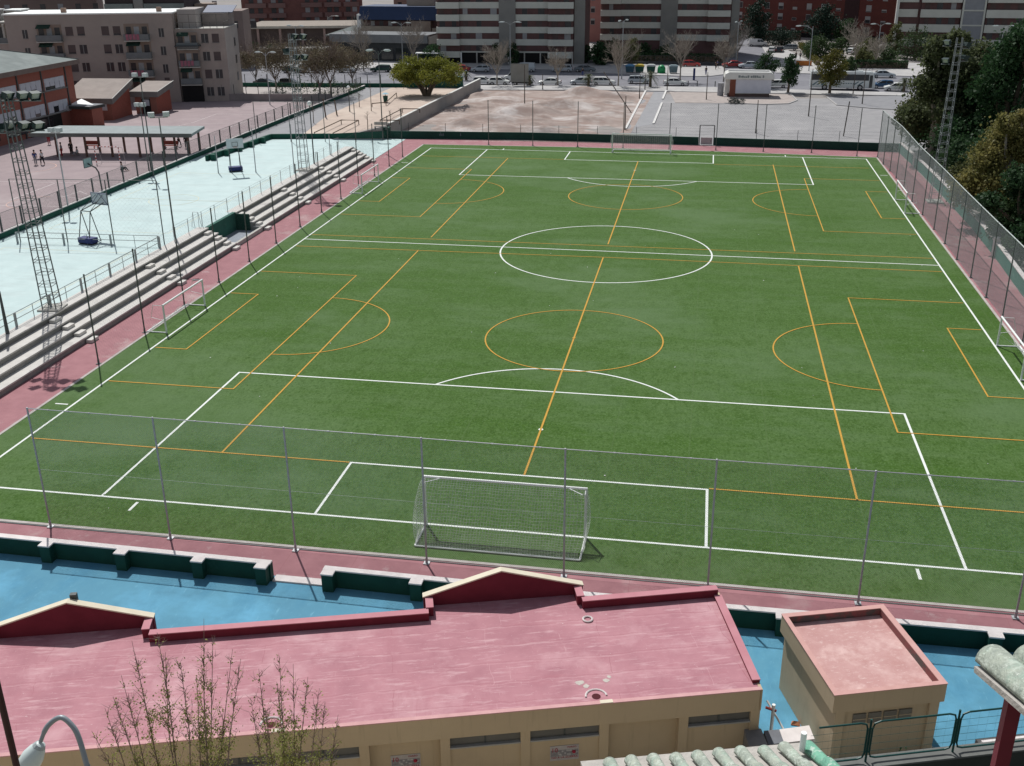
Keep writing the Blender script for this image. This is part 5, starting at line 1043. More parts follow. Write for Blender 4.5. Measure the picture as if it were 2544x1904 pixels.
for i, (x, y) in enumerate(((1760, 742), (1838, 744), (1992, 746))):
    p = GZ(3, x, y, .14); o = thing('bollard', ['short bollard by the tail of the rightmost white saloon', 'short bollard midway between saloon and kiosk', 'short bollard closest to the kiosk column'][i], 'bollard', (p.x, p.y, .14), 0, 'bollards on the near pavement')
    MB().tube([(0, 0, 0), (0, 0, .85)], .09, 8).build('post', dark_steel, o); MB().ball((0, 0, .9), .11, 8, 5).build('cap', dark_steel, o)
p = GZ(3, 1810, 690, 0); o = thing('bollard', 'tall dark blue post at the kerb left of the kiosk', 'bollard', (p.x, p.y, 0)); MB().tube([(0, 0, 0), (0, 0, 2.2)], .22, 10).build('post', navy, o); MB().tube([(0, 0, 2.2), (0, 0, 2.3)], [.22, .1], 10).build('cap', navy, o)
p = GZ(4, 585, 485, .14); o = thing('planter', 'orange planter box on the corner pavement', 'planter', (p.x, p.y, .14)); MB().box(-1.6, 1.6, -.6, .6, 0, .95).build('box', mat('planter_orange', (.5, .17, .04), s=2), o, bevel=.05); MB().box(-1.5, 1.5, -.5, .5, .95, 1.0).build('soil', bark, o)
# billboard, poles, street lamps
p = GZ(3, 315, 738, .14); o = thing('billboard', 'blank grey billboard panel seen from behind at the near pavement', 'billboard', (p.x, p.y, .14), R(2)); MB().box(-1.7, 1.7, -.05, .05, .7, 4.0).build('panel', mat('billboard_grey', (.3, .29, .26), s=.6), o)
for s in (-1.4, 1.4): MB().tube([(s, .1, 0), (s, .1, 3.9)], .06, 6).build('leg', dark_steel, o)
MB().box(-1.75, 1.75, -.08, .08, 4.0, 4.08).build('frame', dark_steel, o)
p = GZ(2, 1600, 560, .14); o = thing('bus_shelter', 'white bus shelter behind the big round tree', 'bus shelter', (p.x, p.y, .14)); MB().box(-2.6, 2.6, -.8, .8, 2.5, 2.68).build('roof', white, o)
for s in (-2.3, 2.0): MB().box(s-.1, s+.1, -.1, .1, 0, 2.5).build('post', galv, o)
MB().box(1.1, 1.6, -.4, .4, 0, 3.1).build('advert_panel', white, o); MB().box(-2.2, 1.0, .3, .35, .4, 2.2).build('pane', glass, o)
wood = mat('weathered_pole', (.12, .1, .085), (.08, .07, .06), 3, .9)
for lab, k, b, t in (('thin dark pole rising from the dirt lot in front of the billboard', 3, (358, 958), (352, 560)), ('dark pole at the back of the dirt lot beside the white saloon', 3, (512, 775), (508, 640)), ('dark pole at the foot of the white path kerb', 3, (1218, 1115), (1217, 825)),
                     ('dark pole beside the second small palm', 3, (1343, 850), (1345, 640)), ('dark pole at the top end of the sloping path', 3, (1390, 776), (1392, 640)), ('dark pole at the pavement in front of the last white saloon', 3, (1580, 780), (1580, 560)),
                     ('dark pole on the dry verge left of the kiosk', 3, (1917, 858), (1925, 620)), ('leftmost dark pole in the grey parking lot', 4, (230, 985), (233, 740)), ('tall dark pole in the middle of the parking lot in front of the coach', 4, (620, 860), (655, 510)),
                     ('dark pole on the gravel verge in front of the coach wheels', 4, (1016, 770), (1030, 480)), ('dark pole at the pavement edge by the coach', 4, (948, 702), (955, 470))):
    pole_px(lab, k, b[0], b[1], k, t[0], t[1], .02, 'bare', m_=wood, name='pole', r=.07)
def lean_pole(label, p, q): o = thing('pole', label, 'pole', p); MB().tube([(0, 0, 0), q-p], .08, 6).build('post', wood, o)
p = GZ(3, 1275, 972, .05); t = GZ(3, 1070, 766, .05); lean_pole('dark pole leaning across the back of the dirt lot', p, Vector((p.x-5.2, p.y+6.5, 5.6)))
p = GZ(4, 878, 1008, .0); lean_pole('slightly leaning dark pole at the right of the parking lot', p, Vector((p.x+.35, p.y+.3, UZ(p, 4, 905, 752))))
for lab, k, b, t, kd, az in (('double headed street lamp left of the recycling containers', 3, (1190, 680), (1200, 180), 'double', R(70)), ('double headed street lamp in front of the left banded tower', 3, (235, 628), (235, 195), 'double', 0.),
                             ('double headed street lamp beside the last bare street tree', 3, (2170, 560), (2188, 190), 'double', R(70)), ('double headed street lamp in front of the red slab block', 4, (1120, 470), (1135, 180), 'double', R(20)),
                             ('double headed street lamp in front of the blue roofed building', 2, (1388, 590), (1378, 200), 'double', R(-10)), ('double headed street lamp above the market hall roof', 2, (493, 620), (495, 225), 'double', R(-20)),
                             ('double headed street lamp in front of the right banded tower', 4, (2020, 470), (2040, 195), 'double', R(5))):
    pole_px(lab, k, b[0], b[1], k, t[0], t[1], .02, kd, az=az, arm=2.2, hs=1.1, r=.09, m_=mat('lamp_pole_grey', (.36, .38, .38), s=4, rough=.5))
for lab, k, b, t, az in (('arched single street lamp in front of the second banded tower', 3, (1640, 480), (1690, 205), 0.), ('arched single street lamp leaning over the side street corner', 4, (622, 530), (600, 195), math.pi), ('arched single street lamp before the red and pink block', 2, (750, 330), (765, 140), 0.)):
    pole_px(lab, k, b[0], b[1], k, t[0], t[1], .02, 'single', az=az, arm=2.4, hs=1.0, r=.08, m_=MATS['lamp_pole_grey'])
# street-side fence and hedges
hf = thing('iron_fence', 'dark iron fence in front of the gap between the banded towers', 'fence', (-19, 204.5, .1))
MB().box(0, 30, -.15, .15, 0, .6).build('plinth', mat('dark_plinth', (.1, .1, .1), s=1), hf)
mb = MB()
for i in range(31): mb.box(i-.03, i+.03, -.03, .03, .6, 1.9)
mb.tube([(0, 0, 1.85), (30, 0, 1.85)], .03, 4); mb.build('bars', dark_steel, hf)
sf = thing('green_fence', 'dark green fence along the street end of the sandy park', 'fence', (-88, 140, T-.02))
SFP = [(-110, 139), (-74, 143.0), (-51.6, 144.6), (-44.5, 145.2), (-34.6, 146.4)]
wall_line(rel(SFP, (-88, 140)), .2, -.02, .7).build('wall', MATS['mid_green_wall'], sf)
mb = MB()
for a, b in zip(SFP, SFP[1:]):
    for i in range(int(abs(b[0]-a[0])/2)): t_ = i/int(abs(b[0]-a[0])/2); mb.box(a[0]+(b[0]-a[0])*t_+88-.05, a[0]+(b[0]-a[0])*t_+88+.05, a[1]+(b[1]-a[1])*t_-140-.05, a[1]+(b[1]-a[1])*t_-140+.05, .7, 2.2)
mb.build('posts', dark_steel, sf)
MB().box(88-44.6, 88-42.4, 4.7, 5.1, -.02, 3).build('gate_panel', MATS['mid_green_wall'], sf); MB().box(88-41, 88-34.6, 5.3, 6.4, -.02, 1.9).build('panel', mat('green_sheet', (.02, .09, .07), s=1), sf)
yw = thing('yard_wall', 'low grey wall at the end of the pink school yard', 'wall', (-74, 118, T)); wall_line([(-6, 5), (0, 6.5), (22, 8.5)], .3, -.02, 1.1).build('wall', mat('yard_wall_grey', (.3, .26, .25), s=.6), yw)
mb = MB()
for i in range(15): mb.box(-6+i*2-.04, -6+i*2+.04, 5.5+i*.22-.04, 5.5+i*.22+.04, 1.1, 2.6)
mb.build('posts', dark_steel, yw)
# concrete wall between park and dirt lot
lw = thing('concrete_wall', 'long grey concrete wall between the sandy park and the dirt lot', 'wall', (-36, 104, 0))
A_ = [GZ(14, 355, 338, 0), GZ(14, 780, 70, 0)]; A_[0] = Vector((-36.0, 103.6, 0)); d_ = Vector((1.9, 53.5, 0))
cm = mat('wall_concrete', (.36, .34, .32), (.3, .285, .27), .6, .9, c3=(.25, .24, .23), s3=.3, t3=.58, w3=.2); grid_lines(cm, 3, 50, .03, (.25, .24, .23), .5)
MB().add([(0, 0, -.05), (.3, 0, -.05), (d_.x+.3, d_.y, -.05), (d_.x, d_.y, -.05), (0, 0, 1.85), (.3, 0, 1.85), (d_.x+.3, d_.y, 1.9), (d_.x, d_.y, 1.9)], [(0, 3, 2, 1), (4, 5, 6, 7), (0, 1, 5, 4), (1, 2, 6, 5), (2, 3, 7, 6), (3, 0, 4, 7)]).build('wall', cm, lw)
MB().add([(-.05, 0, 1.853), (.35, 0, 1.853), (d_.x+.35, d_.y, 1.903), (d_.x-.05, d_.y, 1.903), (-.05, 0, 1.93), (.35, 0, 1.93), (d_.x+.35, d_.y, 1.98), (d_.x-.05, d_.y, 1.98)], [(0, 3, 2, 1), (4, 5, 6, 7), (0, 1, 5, 4), (1, 2, 6, 5), (2, 3, 7, 6), (3, 0, 4, 7)]).build('coping', mat('white_coping', (.7, .7, .66), s=2), lw)
# sandy park furniture
tm = mat('timber_rail', (.13, .09, .065), s=3)
def low_rail(label, pts, legs=True):
    p = [GZ(2, x, y, T+.55) for x, y in pts]; o = thing('timber_rail', label, 'railing', (p[0].x, p[0].y, T)); q = [v-Vector((p[0].x, p[0].y, T)) for v in p]
    MB().tube(q, .07, 6).build('rail', tm, o)
    for v in q: MB().tube([(v.x, v.y, 0), v], .06, 6).build('post', tm, o)
low_rail('low dark timber rail enclosing the nearer sand bed', [(625, 1140), (855, 1032), (1005, 1035), (785, 1145)]); low_rail('low dark timber rail beside the concrete wall in the sandy park', [(1355, 1035), (1190, 1032), (1380, 935), (1530, 937)]); low_rail('low timber rail below the big round tree', [(1120, 890), (1240, 880), (1330, 800)])
p = GZ(2, 1195, 1115, T); o = thing('park_bench', 'pale park bench at the far corner of the pale court', 'bench', (p.x, p.y, T), R(5)); sl_ = mat('bench_pale', (.55, .5, .45), s=3)
MB().box(-.9, .9, -.25, .2, .42, .48).build('seat', sl_, o); MB().box(-.9, .9, .22, .27, .6, 1.0).build('backrest', sl_, o)
for s in (-.75, .75): MB().box(s-.04, s+.04, -.22, .26, 0, .42).build('leg', dark_steel, o)
p = GZ(2, 1238, 880, T); o = thing('litter_bin', 'small green litter bin with pale blue lid in the sandy park', 'bin', (p.x, p.y, T)); MB().tube([(0, 0, 0), (0, 0, 1.0)], [.3, .4], 10).build('bin_body', mat('bin_dark_green', (.03, .09, .07)), o); MB().tube([(0, 0, 1.3), (0, 0, 1.5)], [.6, .2], 10).build('lid', mat('lid_pale', (.4, .6, .68), s=2), o); MB().tube([(0, 0, 1), (0, 0, 1.3)], .05, 6).build('stem', dark_steel, o)
for lab, b, t in (('leaning wooden swing post in the sandy park', (725, 1012), (700, 850)), ('wooden swing post tilted beside the first', (820, 990), (790, 860))):
    p = GZ(2, *b, T); o = thing('swing_post', lab, 'post', (p.x, p.y, T)); q = up(p, Q(2, *t)[1])-T; MB().tube([(0, 0, 0), (-.25, 0, q)], .1, 6).build('post', tm, o)
for lab, b, t in (('young bare park tree tied to its stake near the path', (620, 1060), (605, 900)), ('thin young tree left of the tall double lamp', (1115, 955), (1105, 690)), ('thin dark sapling stem standing in the sand by the path', (1012, 920), (1005, 800)), ('very thin young tree in the middle of the sand bed', (1085, 1115), (1075, 960)), ('thin young tree beside the concrete wall', (1372, 1010), (1365, 930)), ('thin young sapling by the low rail', (1280, 1080), (1270, 950))):
    p = GZ(2, *b, T); o = thing('young_tree', lab, 'tree', (p.x, p.y, T)); q = up(p, Q(2, *t)[1])-T; MB().tube([(0, 0, 0), (.03, 0, q*.5), (0, .05, q)], [.06, .05, .02], 5).build('trunk', bark, o)
    mb = MB(); rn_ = random.Random(int(b[0]))
    for i in range(9): z = q*(.55+.05*i); a = rn_.uniform(0, 6.3); l = .6*(1-i/14); mb.tube([(0, 0, z), (math.cos(a)*l, math.sin(a)*l, z+l*.8)], [.02, .008], 4)
    mb.build('branches', bark, o)
# ------------------------------------------------------------------ trees
def leaf_mat(name, c, c2, tr=.35): return mat(name, c, c2, .8, .6, trans=tr, spec=.2, rnd=.0, det=3)
lf_dk = leaf_mat('leaves_dark_green', (.05, .1, .04), (.028, .06, .026), .35); lf_euc = leaf_mat('leaves_eucalypt', (.125, .15, .07), (.065, .08, .038), .45); lf_oli = leaf_mat('leaves_olive', (.14, .15, .06), (.075, .085, .035), .45)
lf_gold = leaf_mat('leaves_golden', (.26, .225, .08), (.14, .145, .05), .45); lf_rnd = leaf_mat('leaves_ficus', (.24, .24, .04), (.13, .15, .028), .45); lf_con = leaf_mat('needles_dark', (.025, .055, .035), (.014, .034, .024), .15); lf_mid = leaf_mat('leaves_mid_green', (.06, .1, .035), (.035, .06, .025), .3)
lf_brown = leaf_mat('leaves_brown', (.19, .15, .1), (.115, .105, .065), .35); lf_pink = leaf_mat('blossom_pink', (.5, .26, .33), (.4, .19, .26), .3); lf_yel = leaf_mat('leaves_yellow_green', (.15, .13, .03), (.08, .09, .02), .35)
lf_cit = leaf_mat('leaves_deep_green', (.042, .09, .034), (.022, .055, .022), .3)
def leaf(mb, c, s, rn, droop=0.):
    a = Vector((rn.gauss(0, 1), rn.gauss(0, 1), rn.gauss(0, 1)-droop)).normalized(); b = a.cross(Vector((rn.gauss(0, 1), rn.gauss(0, 1), rn.gauss(0, 1)))).normalized()
    c = Vector(c); w_ = s*.42; mb.add([c-a*s*.5, c+b*w_, c+a*s*.5, c-b*w_], [(0, 1, 2, 3)])
def crown(lobes, n, s, rn, clump=12, spread=.55, droop=0.):
    mb = MB(); tot = sum(l[3]**2 for l in lobes)
    for (x, y, z, r, *q) in lobes:
        sz = q[0] if q else .85; k = int(n*(r*r)/tot/clump)
        for _ in range(k):
            d = Vector((rn.gauss(0, 1), rn.gauss(0, 1), rn.gauss(0, 1))).normalized(); rr = r*(rn.random()**.33)*rn.uniform(.8, 1.08)
            p = Vector((x, y, z))+Vector((d.x*rr, d.y*rr, d.z*rr*sz)); cs = spread*r*rn.uniform(.16, .4)
            for _ in range(clump): leaf(mb, p+Vector((rn.gauss(0, cs), rn.gauss(0, cs), rn.gauss(0, cs*.7)-droop*abs(rn.gauss(0, cs)))), s*rn.uniform(.6, 1.35), rn, droop)
    return mb
def limbs(mb, base, lobes, r0, fork, rn, n=5):
    for (x, y, z, r, *q) in lobes:
        p0 = Vector((0, 0, fork*rn.uniform(.75, 1.1))); p1 = Vector((x, y, z)); m_ = p0.lerp(p1, .5)+Vector((rn.gauss(0, .2*r), rn.gauss(0, .2*r), rn.uniform(-.1, .25)*r))
        mb.tube([p0, m_, p1], [r0*.6, r0*.38, r0*.14], 6)
        for _ in range(3): d = Vector((rn.gauss(0, 1), rn.gauss(0, 1), rn.gauss(.3, 1))).normalized()*r*.8; mb.tube([p1.lerp(m_, rn.random()*.5), p1+d], [r0*.12, r0*.04], 4)
def tree(label, p, lobes, n, s, lm, trunk_h, r0, seed, bm=None, name='tree', group=None, cat='tree', clump=12, droop=0., spread=.55, z=None):
    rn = random.Random(seed); o = thing(name, label, cat, p, 0, group); mb = MB()
    mb.tube([(0, 0, -.1), (rn.gauss(0, .05), rn.gauss(0, .05), trunk_h*.5), (0, 0, trunk_h)], [r0*1.25, r0, r0*.8], 8); limbs(mb, p, lobes, r0, trunk_h, rn); mb.build('trunk', bm or bark, o)
    crown(lobes, n, s, rn, clump, spread, droop).build('crown', lm, o); return o
def rlobes(rn, n, R_, zc, h, r): 
    L = []
    for i in range(n):
        a = 6.283*i/n+rn.uniform(-.4, .4); rr = R_*rn.uniform(.35, 1); L.append((math.cos(a)*rr, math.sin(a)*rr, zc+rn.uniform(-h, h), r*rn.uniform(.7, 1.15)))
    L.append((0, 0, zc+h*.6, r*1.1)); return L
rn = random.Random(5)
# big round tree in the park
p = GZ(2, 1570, 835, T); lob = []
for i in range(15):
    a = 6.283*i/15; lob.append((math.cos(a)*4.9*rn.uniform(.7, 1.05), math.sin(a)*4.0*rn.uniform(.5, 1), 3.4+rn.uniform(-.6, .9), rn.uniform(1.4, 2.0), .8))
for i in range(7): lob.append((rn.uniform(-2.8, 2.8), rn.uniform(-2, 2), 5.0+rn.uniform(-.3, .4), rn.uniform(1.4, 1.9), .75))
rn_ = random.Random(31); o = thing('round_tree', 'big round golden green tree by the concrete wall in the sandy park', 'tree', (p.x, p.y+1.5, T)); mb = MB()
for i in range(7): a = 6.283*i/7; mb.tube([(math.cos(a)*.3, math.sin(a)*.25, -.05), (math.cos(a)*1.0, math.sin(a)*.8, 1.2), (math.cos(a)*2.4, math.sin(a)*2, 3.0)], [.3, .2, .1], 6)
mb.build('trunk', bark, o); crown(lob, 17000, .24, rn_, 16, .6).build('crown', lf_rnd, o)
mb = crown([(l[0]-.25, l[1]+.3, l[2]+.3, l[3]*.9, .8) for l in lob[::2] if l[0] < 1], 1600, .25, rn_, 14); mb.build('golden_leaves', lf_yel, o)
# right hand eucalypts and pines
def big_tree(label, px, v_top, y, lm, seed, w_=6., leafs=15000, s=.36, drop=.6, base=None, name='eucalyptus_tree', bm=pale_bark, n=9, zlow=.3):
    rn = random.Random(seed); d = G(px, v_top, 0); t_ = (y-CAM[1])/(d.y-CAM[1]); top = Vector(CAM.tolist()).lerp(d, t_); H = top.z
    L = []
    for i in range(n):
        f = i/(n-1); a = i*2.4+rn.uniform(-.4, .4); rr = w_*(.75 if f < .75 else .35)*rn.uniform(.35, 1); r = w_*rn.uniform(.28, .42)*(1 if f < .8 else .72)
        L.append((math.cos(a)*rr, math.sin(a)*rr*.8, H*(zlow+(1-zlow)*f)-r*(.75 if f > .9 else .3), r, .9))
    return tree(label, (top.x, y, 0), L, leafs, s, lm, H*.33, w_*.06+.1, seed, bm, name=name, clump=18, droop=drop, spread=.75)
big_tree('tall dusty eucalyptus left of the right floodlight mast', 2355, 72, 92, lf_euc, 1, 6.0, 22000, .34)
big_tree('eucalyptus crown at the left edge of the dark trees', 2335, 190, 100, lf_oli, 2, 4.8, 16000, .34)
big_tree('tall eucalyptus just right of the floodlight mast', 2425, 105, 97, lf_euc, 3, 6.5, 18000, .36)
big_tree('very dark tall tree in the upper right corner', 2550, 55, 84, lf_cit, 4, 7.5, 20000, .36, .1, name='dark_tree', bm=bark)
big_tree('dark tree behind the mast towards the right corner', 2490, 120, 92, lf_cit, 6, 6.5, 16000, .36, .2, name='dark_tree', bm=bark)
big_tree('golden brown eucalyptus at the right picture edge', 2530, 265, 61, lf_gold, 5, 4.6, 20000, .26, .5)
big_tree('olive green eucalyptus below the golden one beside the fence', 2475, 360, 66, lf_oli, 7, 4.2, 14000, .26, .5)
big_tree('dark bushy tree just behind the fence at the right edge', 2560, 400, 54, lf_dk, 8, 4.0, 14000, .26, .2, name='dark_tree', bm=bark, zlow=.15)
def bush(label, x, y, R_, h, lm, n, s, seed, name='bush', z=0., cat='shrub'):
    rn = random.Random(seed); L = [(rn.uniform(-R_, R_)*.7, rn.uniform(-R_, R_)*.7, h*rn.uniform(.35, .7), min(R_, h)*rn.uniform(.35, .6), .9) for _ in range(7)]
    o = thing(name, label, cat, (x, y, z)); mb = MB()
    for i in range(5): a = 1.3*i; mb.tube([(0, 0, 0), (math.cos(a)*R_*.5, math.sin(a)*R_*.5, h*.6)], [.08, .03], 5)
    mb.build('stem', bark, o); crown(L, n, s, rn, 14, .7).build('foliage', lm, o); return o
for i, (x, y, R_, h, lm) in enumerate(((38, 103, 4., 7, lf_cit), (37.5, 94, 4.5, 8, lf_dk), (38, 86, 4.5, 8.5, lf_cit), (38, 79, 4.2, 8, lf_dk), (38.4, 72, 4., 7.5, lf_cit), (38, 65, 3.8, 7, lf_dk), (37.6, 58, 3.6, 6, lf_mid), (37, 51, 3.3, 5, lf_cit), (36.5, 45, 3, 4, lf_dk), (44, 98, 6, 9, lf_dk), (46, 88, 6, 9, lf_cit), (45, 77, 6, 9, lf_dk), (45, 66, 5, 8, lf_cit))):
    bush(['leafy bush at the far corner of the right fence', 'dark bush behind the right fence near the far corner', 'dark bush behind the right fence past the far small goal', 'dark bush behind the fence left of the mast foot', 'dark bush at the foot of the right mast', 'dark bush right of the mast foot', 'mid green bush below the olive eucalyptus', 'low dark bush behind the fence near the picture edge', 'lowest dark bush behind the fence at the picture edge', 'deep back bush under the leftmost eucalyptus', 'deep back bush under the tall dark trees', 'deep back bush behind the mast', 'deep back bush under the golden eucalyptus'][i], x, y, R_, h, lm, 5200, .34, 40+i, 'bush')
# street trees
def bare_tree(label, p, h, seed, m_, group, R_=2.0, nb=12, th=.35, name='bare_tree', z=0.):
    rn = random.Random(seed); o = thing(name, label, 'tree', p, 0, group); mb = MB(); tr = MB()
    tr.tube([(0, 0, -.05), (.03, 0, h*th*.5), (0, .03, h*th)], [.16, .13, .11], 7); tr.build('trunk', pale_bark, o)
    def br(p0, d, l, r, k):
        p1 = p0+d*l*.5+Vector((rn.gauss(0, .06), rn.gauss(0, .06), .05))*l; p2 = p1+(d+Vector((rn.gauss(0, .2), rn.gauss(0, .2), .25))).normalized()*l*.5
        mb.tube([p0, p1, p2], [r, r*.75, r*.5], 4 if k < 2 else 3, False)
        if k < 3:
            for q in range(4 if k == 0 else 5):
                b = p0.lerp(p2, rn.uniform(.35, 1)); dd = (d*.8+Vector((rn.gauss(0, .55), rn.gauss(0, .55), rn.gauss(.25, .4)))).normalized(); br(b, dd, l*rn.uniform(.42, .7), max(.013, r*.5), k+1)
    for i in range(nb): a = 6.283*i/nb+rn.uniform(-.3, .3); t_ = rn.uniform(.75, 1); br(Vector((0, 0, h*th*t_)), Vector((math.cos(a)*R_/h*1.7, math.sin(a)*R_/h*1.7, 1)).normalized(), h*(1-th)*rn.uniform(.55, .8), .06, 0)
    mb.build('branches', m_, o); return o
twig = mat('pale_twigs', (.36, .32, .27), (.27, .235, .2), 3, .9); twig_b = mat('brown_twigs', (.17, .13, .11), (.12, .09, .075), 3, .9)
gb = 'bare plane trees along the near kerb'
for lab, x, y, h, sd in (('bare street tree in front of the left tower, leftmost of the kerb row', 120, 735, 7.0, 1), ('small bare street tree over the white saloon right of the billboard', 640, 735, 6.0, 2), ('bare street tree left of the containers beside the tall lamp', 1160, 740, 8.4, 3), ('bare street tree above the rightmost white saloon', 1690, 700, 8.2, 4), ('bare thin street tree just left of the kiosk', 2065, 700, 7.2, 5)):
    p = GZ(3, x, y, .1); bare_tree(lab, (p.x, p.y, .1), h, sd, twig, gb, R_=2.4 if sd != 5 else 1.0)
for lab, k, x, y, h, sd in (('pale bare tree before the market hall behind the lamp', 2, 1050, 610, 9.5, 11), ('pale bare tree in front of the blue roofed building', 2, 1480, 600, 9, 12), ('pale bare tree beside the double lamp at the red slab block', 4, 955, 500, 8, 13), ('pale bare tree left of the second lamp pole', 4, 90, 470, 7.5, 14), ('thin bare tree right of the orange planter', 4, 1110, 500, 6, 15)):
    p = GZ(k, x, y, .1); bare_tree(lab, (p.x, p.y, .1), h, sd, twig, 'bare trees on the far pavement', R_=2.2)
# brown trees behind the school yard
br_g = 'brown leafless trees beyond the school yard'
for i, (lab, x, y, h, R_) in enumerate((('brown tree against the corner of the beige apartments', 300, 790, 8.5, 4.2), ('brown tree left of the far mast in front of a black car', 420, 760, 8.5, 4.4), ('brown tree just right of the far mast', 680, 850, 8.2, 4.0), ('dense brown tree in the middle of the row', 770, 830, 8.8, 4.4), ('brown tree beside the globe lamp', 955, 760, 7.4, 3.6), ('small brown tree at the left end by the apartment wall', 130, 760, 7.5, 3.2))):
    p = GZ(2, x, y, T if y > 780 else .4); z_ = T if y > 780 else .4; rn_ = random.Random(60+i)
    o = bare_tree(lab, (p.x, p.y, z_), h, 60+i, twig_b, br_g, R_=R_*.8, nb=9, th=.28, name='brown_tree')
    crown(rlobes(rn_, 7, R_*.75, h*.68, h*.14, R_*.45), 4600, .2, rn_, 10, .9).build('crown', lf_brown, o)
    o['label'] = lab
crown_g = None
p = GZ(2, 560, 800, T); o = thing('low_shrubs', 'straggly grey green shrubs around the foot of the far mast', 'shrub', (p.x, p.y-4, T)); crown([(-3, 0, .9, 1.5), (0, 1, 1.1, 1.6), (3, 1, .9, 1.5), (6, 1.5, 1.2, 1.7), (9, 2, 1, 1.5)], 1400, .2, random.Random(9), 10, .8).build('foliage', lf_mid, o)
crown([(0, 0, .5, .9, .6), (.8, 0, .45, .8, .6), (-.8, 0, .45, .8, .6)], 900, .16, random.Random(8), 12).build('foliage', mat('grey_foliage', (.17, .18, .16), (.11, .12, .11), 2, .8), bpy.data.objects['dry_shrub'])
# palms
def palm(label, k, x, y, h, seed, sc_=1.):
    p = GZ(k, x, y, .1); o = thing('palm_tree', label, 'palm', (p.x, p.y, .1), seed, 'small palms at the near kerb'); rn = random.Random(seed)
    MB().tube([(0, 0, 0), (0, 0, h*.25), (0, 0, h*.55)], [.3, .24, .26], 8).build('trunk', bark, o); mb = MB()
    for i in range(34):
        a = i*2.399; el = R(75-i*3.1); L_ = h*.52*rn.uniform(.85, 1.1); pts = []
        for j in range(7): t_ = j/6; pts.append(Vector((math.cos(a)*math.cos(el)*L_*t_, math.sin(a)*math.cos(el)*L_*t_, h*.55+L_*t_*math.sin(el)-.55*L_*t_*t_)))
        mb.tube(pts, [.02]*6+[.008], 3, False)
        for j in range(1, 7):
            d = (pts[j]-pts[j-1]).normalized(); s_ = d.cross(Vector((0, 0, 1))).normalized()
            for q in (0, .5):
                c = pts[j].lerp(pts[j-1], q)
                for sg in (-1, 1): e = c+(s_*sg*.8+d*.6)*L_*.22+Vector((0, 0, -.05)); mb.add([c, c+d*.07, e], [(0, 1, 2)])
    mb.build('fronds', mat('palm_green', (.08, .1, .035), (.05, .07, .025), 2, .6), o)
palm('small palm tree between two parked cars, left one', 3, 905, 740, 2.9, 1); palm('small palm tree at the top end of the sloping path', 3, 1435, 748, 3.6, 2); palm('palm tree by the dark trees right of the coach', 4, 1322, 680, 3.2, 3); palm('very small palm beside the billboard', 3, 400, 735, 2.6, 4); palm('very small palm beside the end of the concrete wall', 2, 1930, 690, 2.2, 5)
# evergreen street trees
def ev(label, k, x, y, wpx, v_top_k, v_top, lm, n, s, seed, th=.25, name='street_tree', z=.1, sq=1., bm=None):
    p = GZ(k, x, y, z); ztop = UZ(p, v_top_k, x, v_top)-z; rn = random.Random(seed); dist = (p-Vector(CAM.tolist())).length; w_ = wpx*ZM[k][2]*dist/F/2
    c0 = ztop*th; hh = ztop-c0; L = []
    for i in range(9):
        f = i/8; a = i*2.4+rn.uniform(-.3, .3); env = math.sin(math.pi*(.12+.82*f))**.7; rr = w_*env*rn.uniform(.3, .75); r = w_*rn.uniform(.42, .58)*(.55+.5*env)
        L.append((math.cos(a)*rr, math.sin(a)*rr, c0+hh*(.1+.85*f)-r*.4, r, .95*sq))
    return tree(label, (p.x, p.y, z), L, n, s, lm, c0+hh*.15, .1+w_*.05, seed, bm or bark, name=name, clump=12, spread=.75)
ev('small dark green tree at the kerb right of the kiosk', 4, 468, 685, 150, 4, 398, lf_cit, 4200, .24, 1); ev('dark green tree overlapping the right end of the kiosk', 4, 292, 650, 165, 4, 385, lf_cit, 4200, .24, 2)
ev('yellow green tree in front of the coach', 4, 775, 692, 205, 4, 375, lf_yel, 5200, .26, 3); ev('smaller green tree behind the yellow one by the coach', 4, 905, 650, 110, 4, 420, lf_mid, 2600, .24, 4)
ev('tall dark conifer in front of the second banded tower', 3, 1460, 470, 175, 3, 85, lf_con, 4200, .32, 5, .1, 'conifer'); ev('tall dark pine left of the side street', 4, 225, 330, 220, 4, 0, lf_con, 6000, .36, 6, .12, 'pine_tree'); ev('tall dark pine right of the side street', 4, 720, 330, 250, 4, 35, lf_con, 6500, .36, 7, .1, 'pine_tree'); ev('dark round tree right of the tall pine', 4, 890, 340, 160, 4, 140, lf_dk, 3800, .34, 8, .1, 'dark_tree')
ev('dark green clipped tree beside the double lamp by the gap', 3, 1000, 560, 200, 3, 360, lf_cit, 4200, .3, 9, .15, 'dark_tree'); ev('olive green tree behind the containers', 3, 1270, 560, 170, 3, 330, lf_oli, 2600, .26, 10, .2); ev('pink blossoming tree in the gap between the two banded towers', 3, 915, 330, 120, 3, 135, lf_pink, 2200, .34, 11, .1, 'blossom_tree')
ev('dark tree at the foot of the second banded tower', 3, 1380, 500, 150, 3, 370, lf_dk, 2400, .28, 12, .1, 'dark_tree'); ev('dark tree against the left foot of the left banded tower', 2, 1640, 560, 190, 2, 385, lf_cit, 3000, .28, 13, .1, 'dark_tree'); ev('dark tree in the middle foot of the left banded tower', 3, 110, 560, 120, 3, 370, lf_dk, 2200, .28, 14, .1, 'dark_tree'); ev('dark shrub tree at the entrance of the left banded tower', 3, 255, 560, 130, 3, 370, lf_cit, 2200, .28, 15, .1, 'dark_tree')
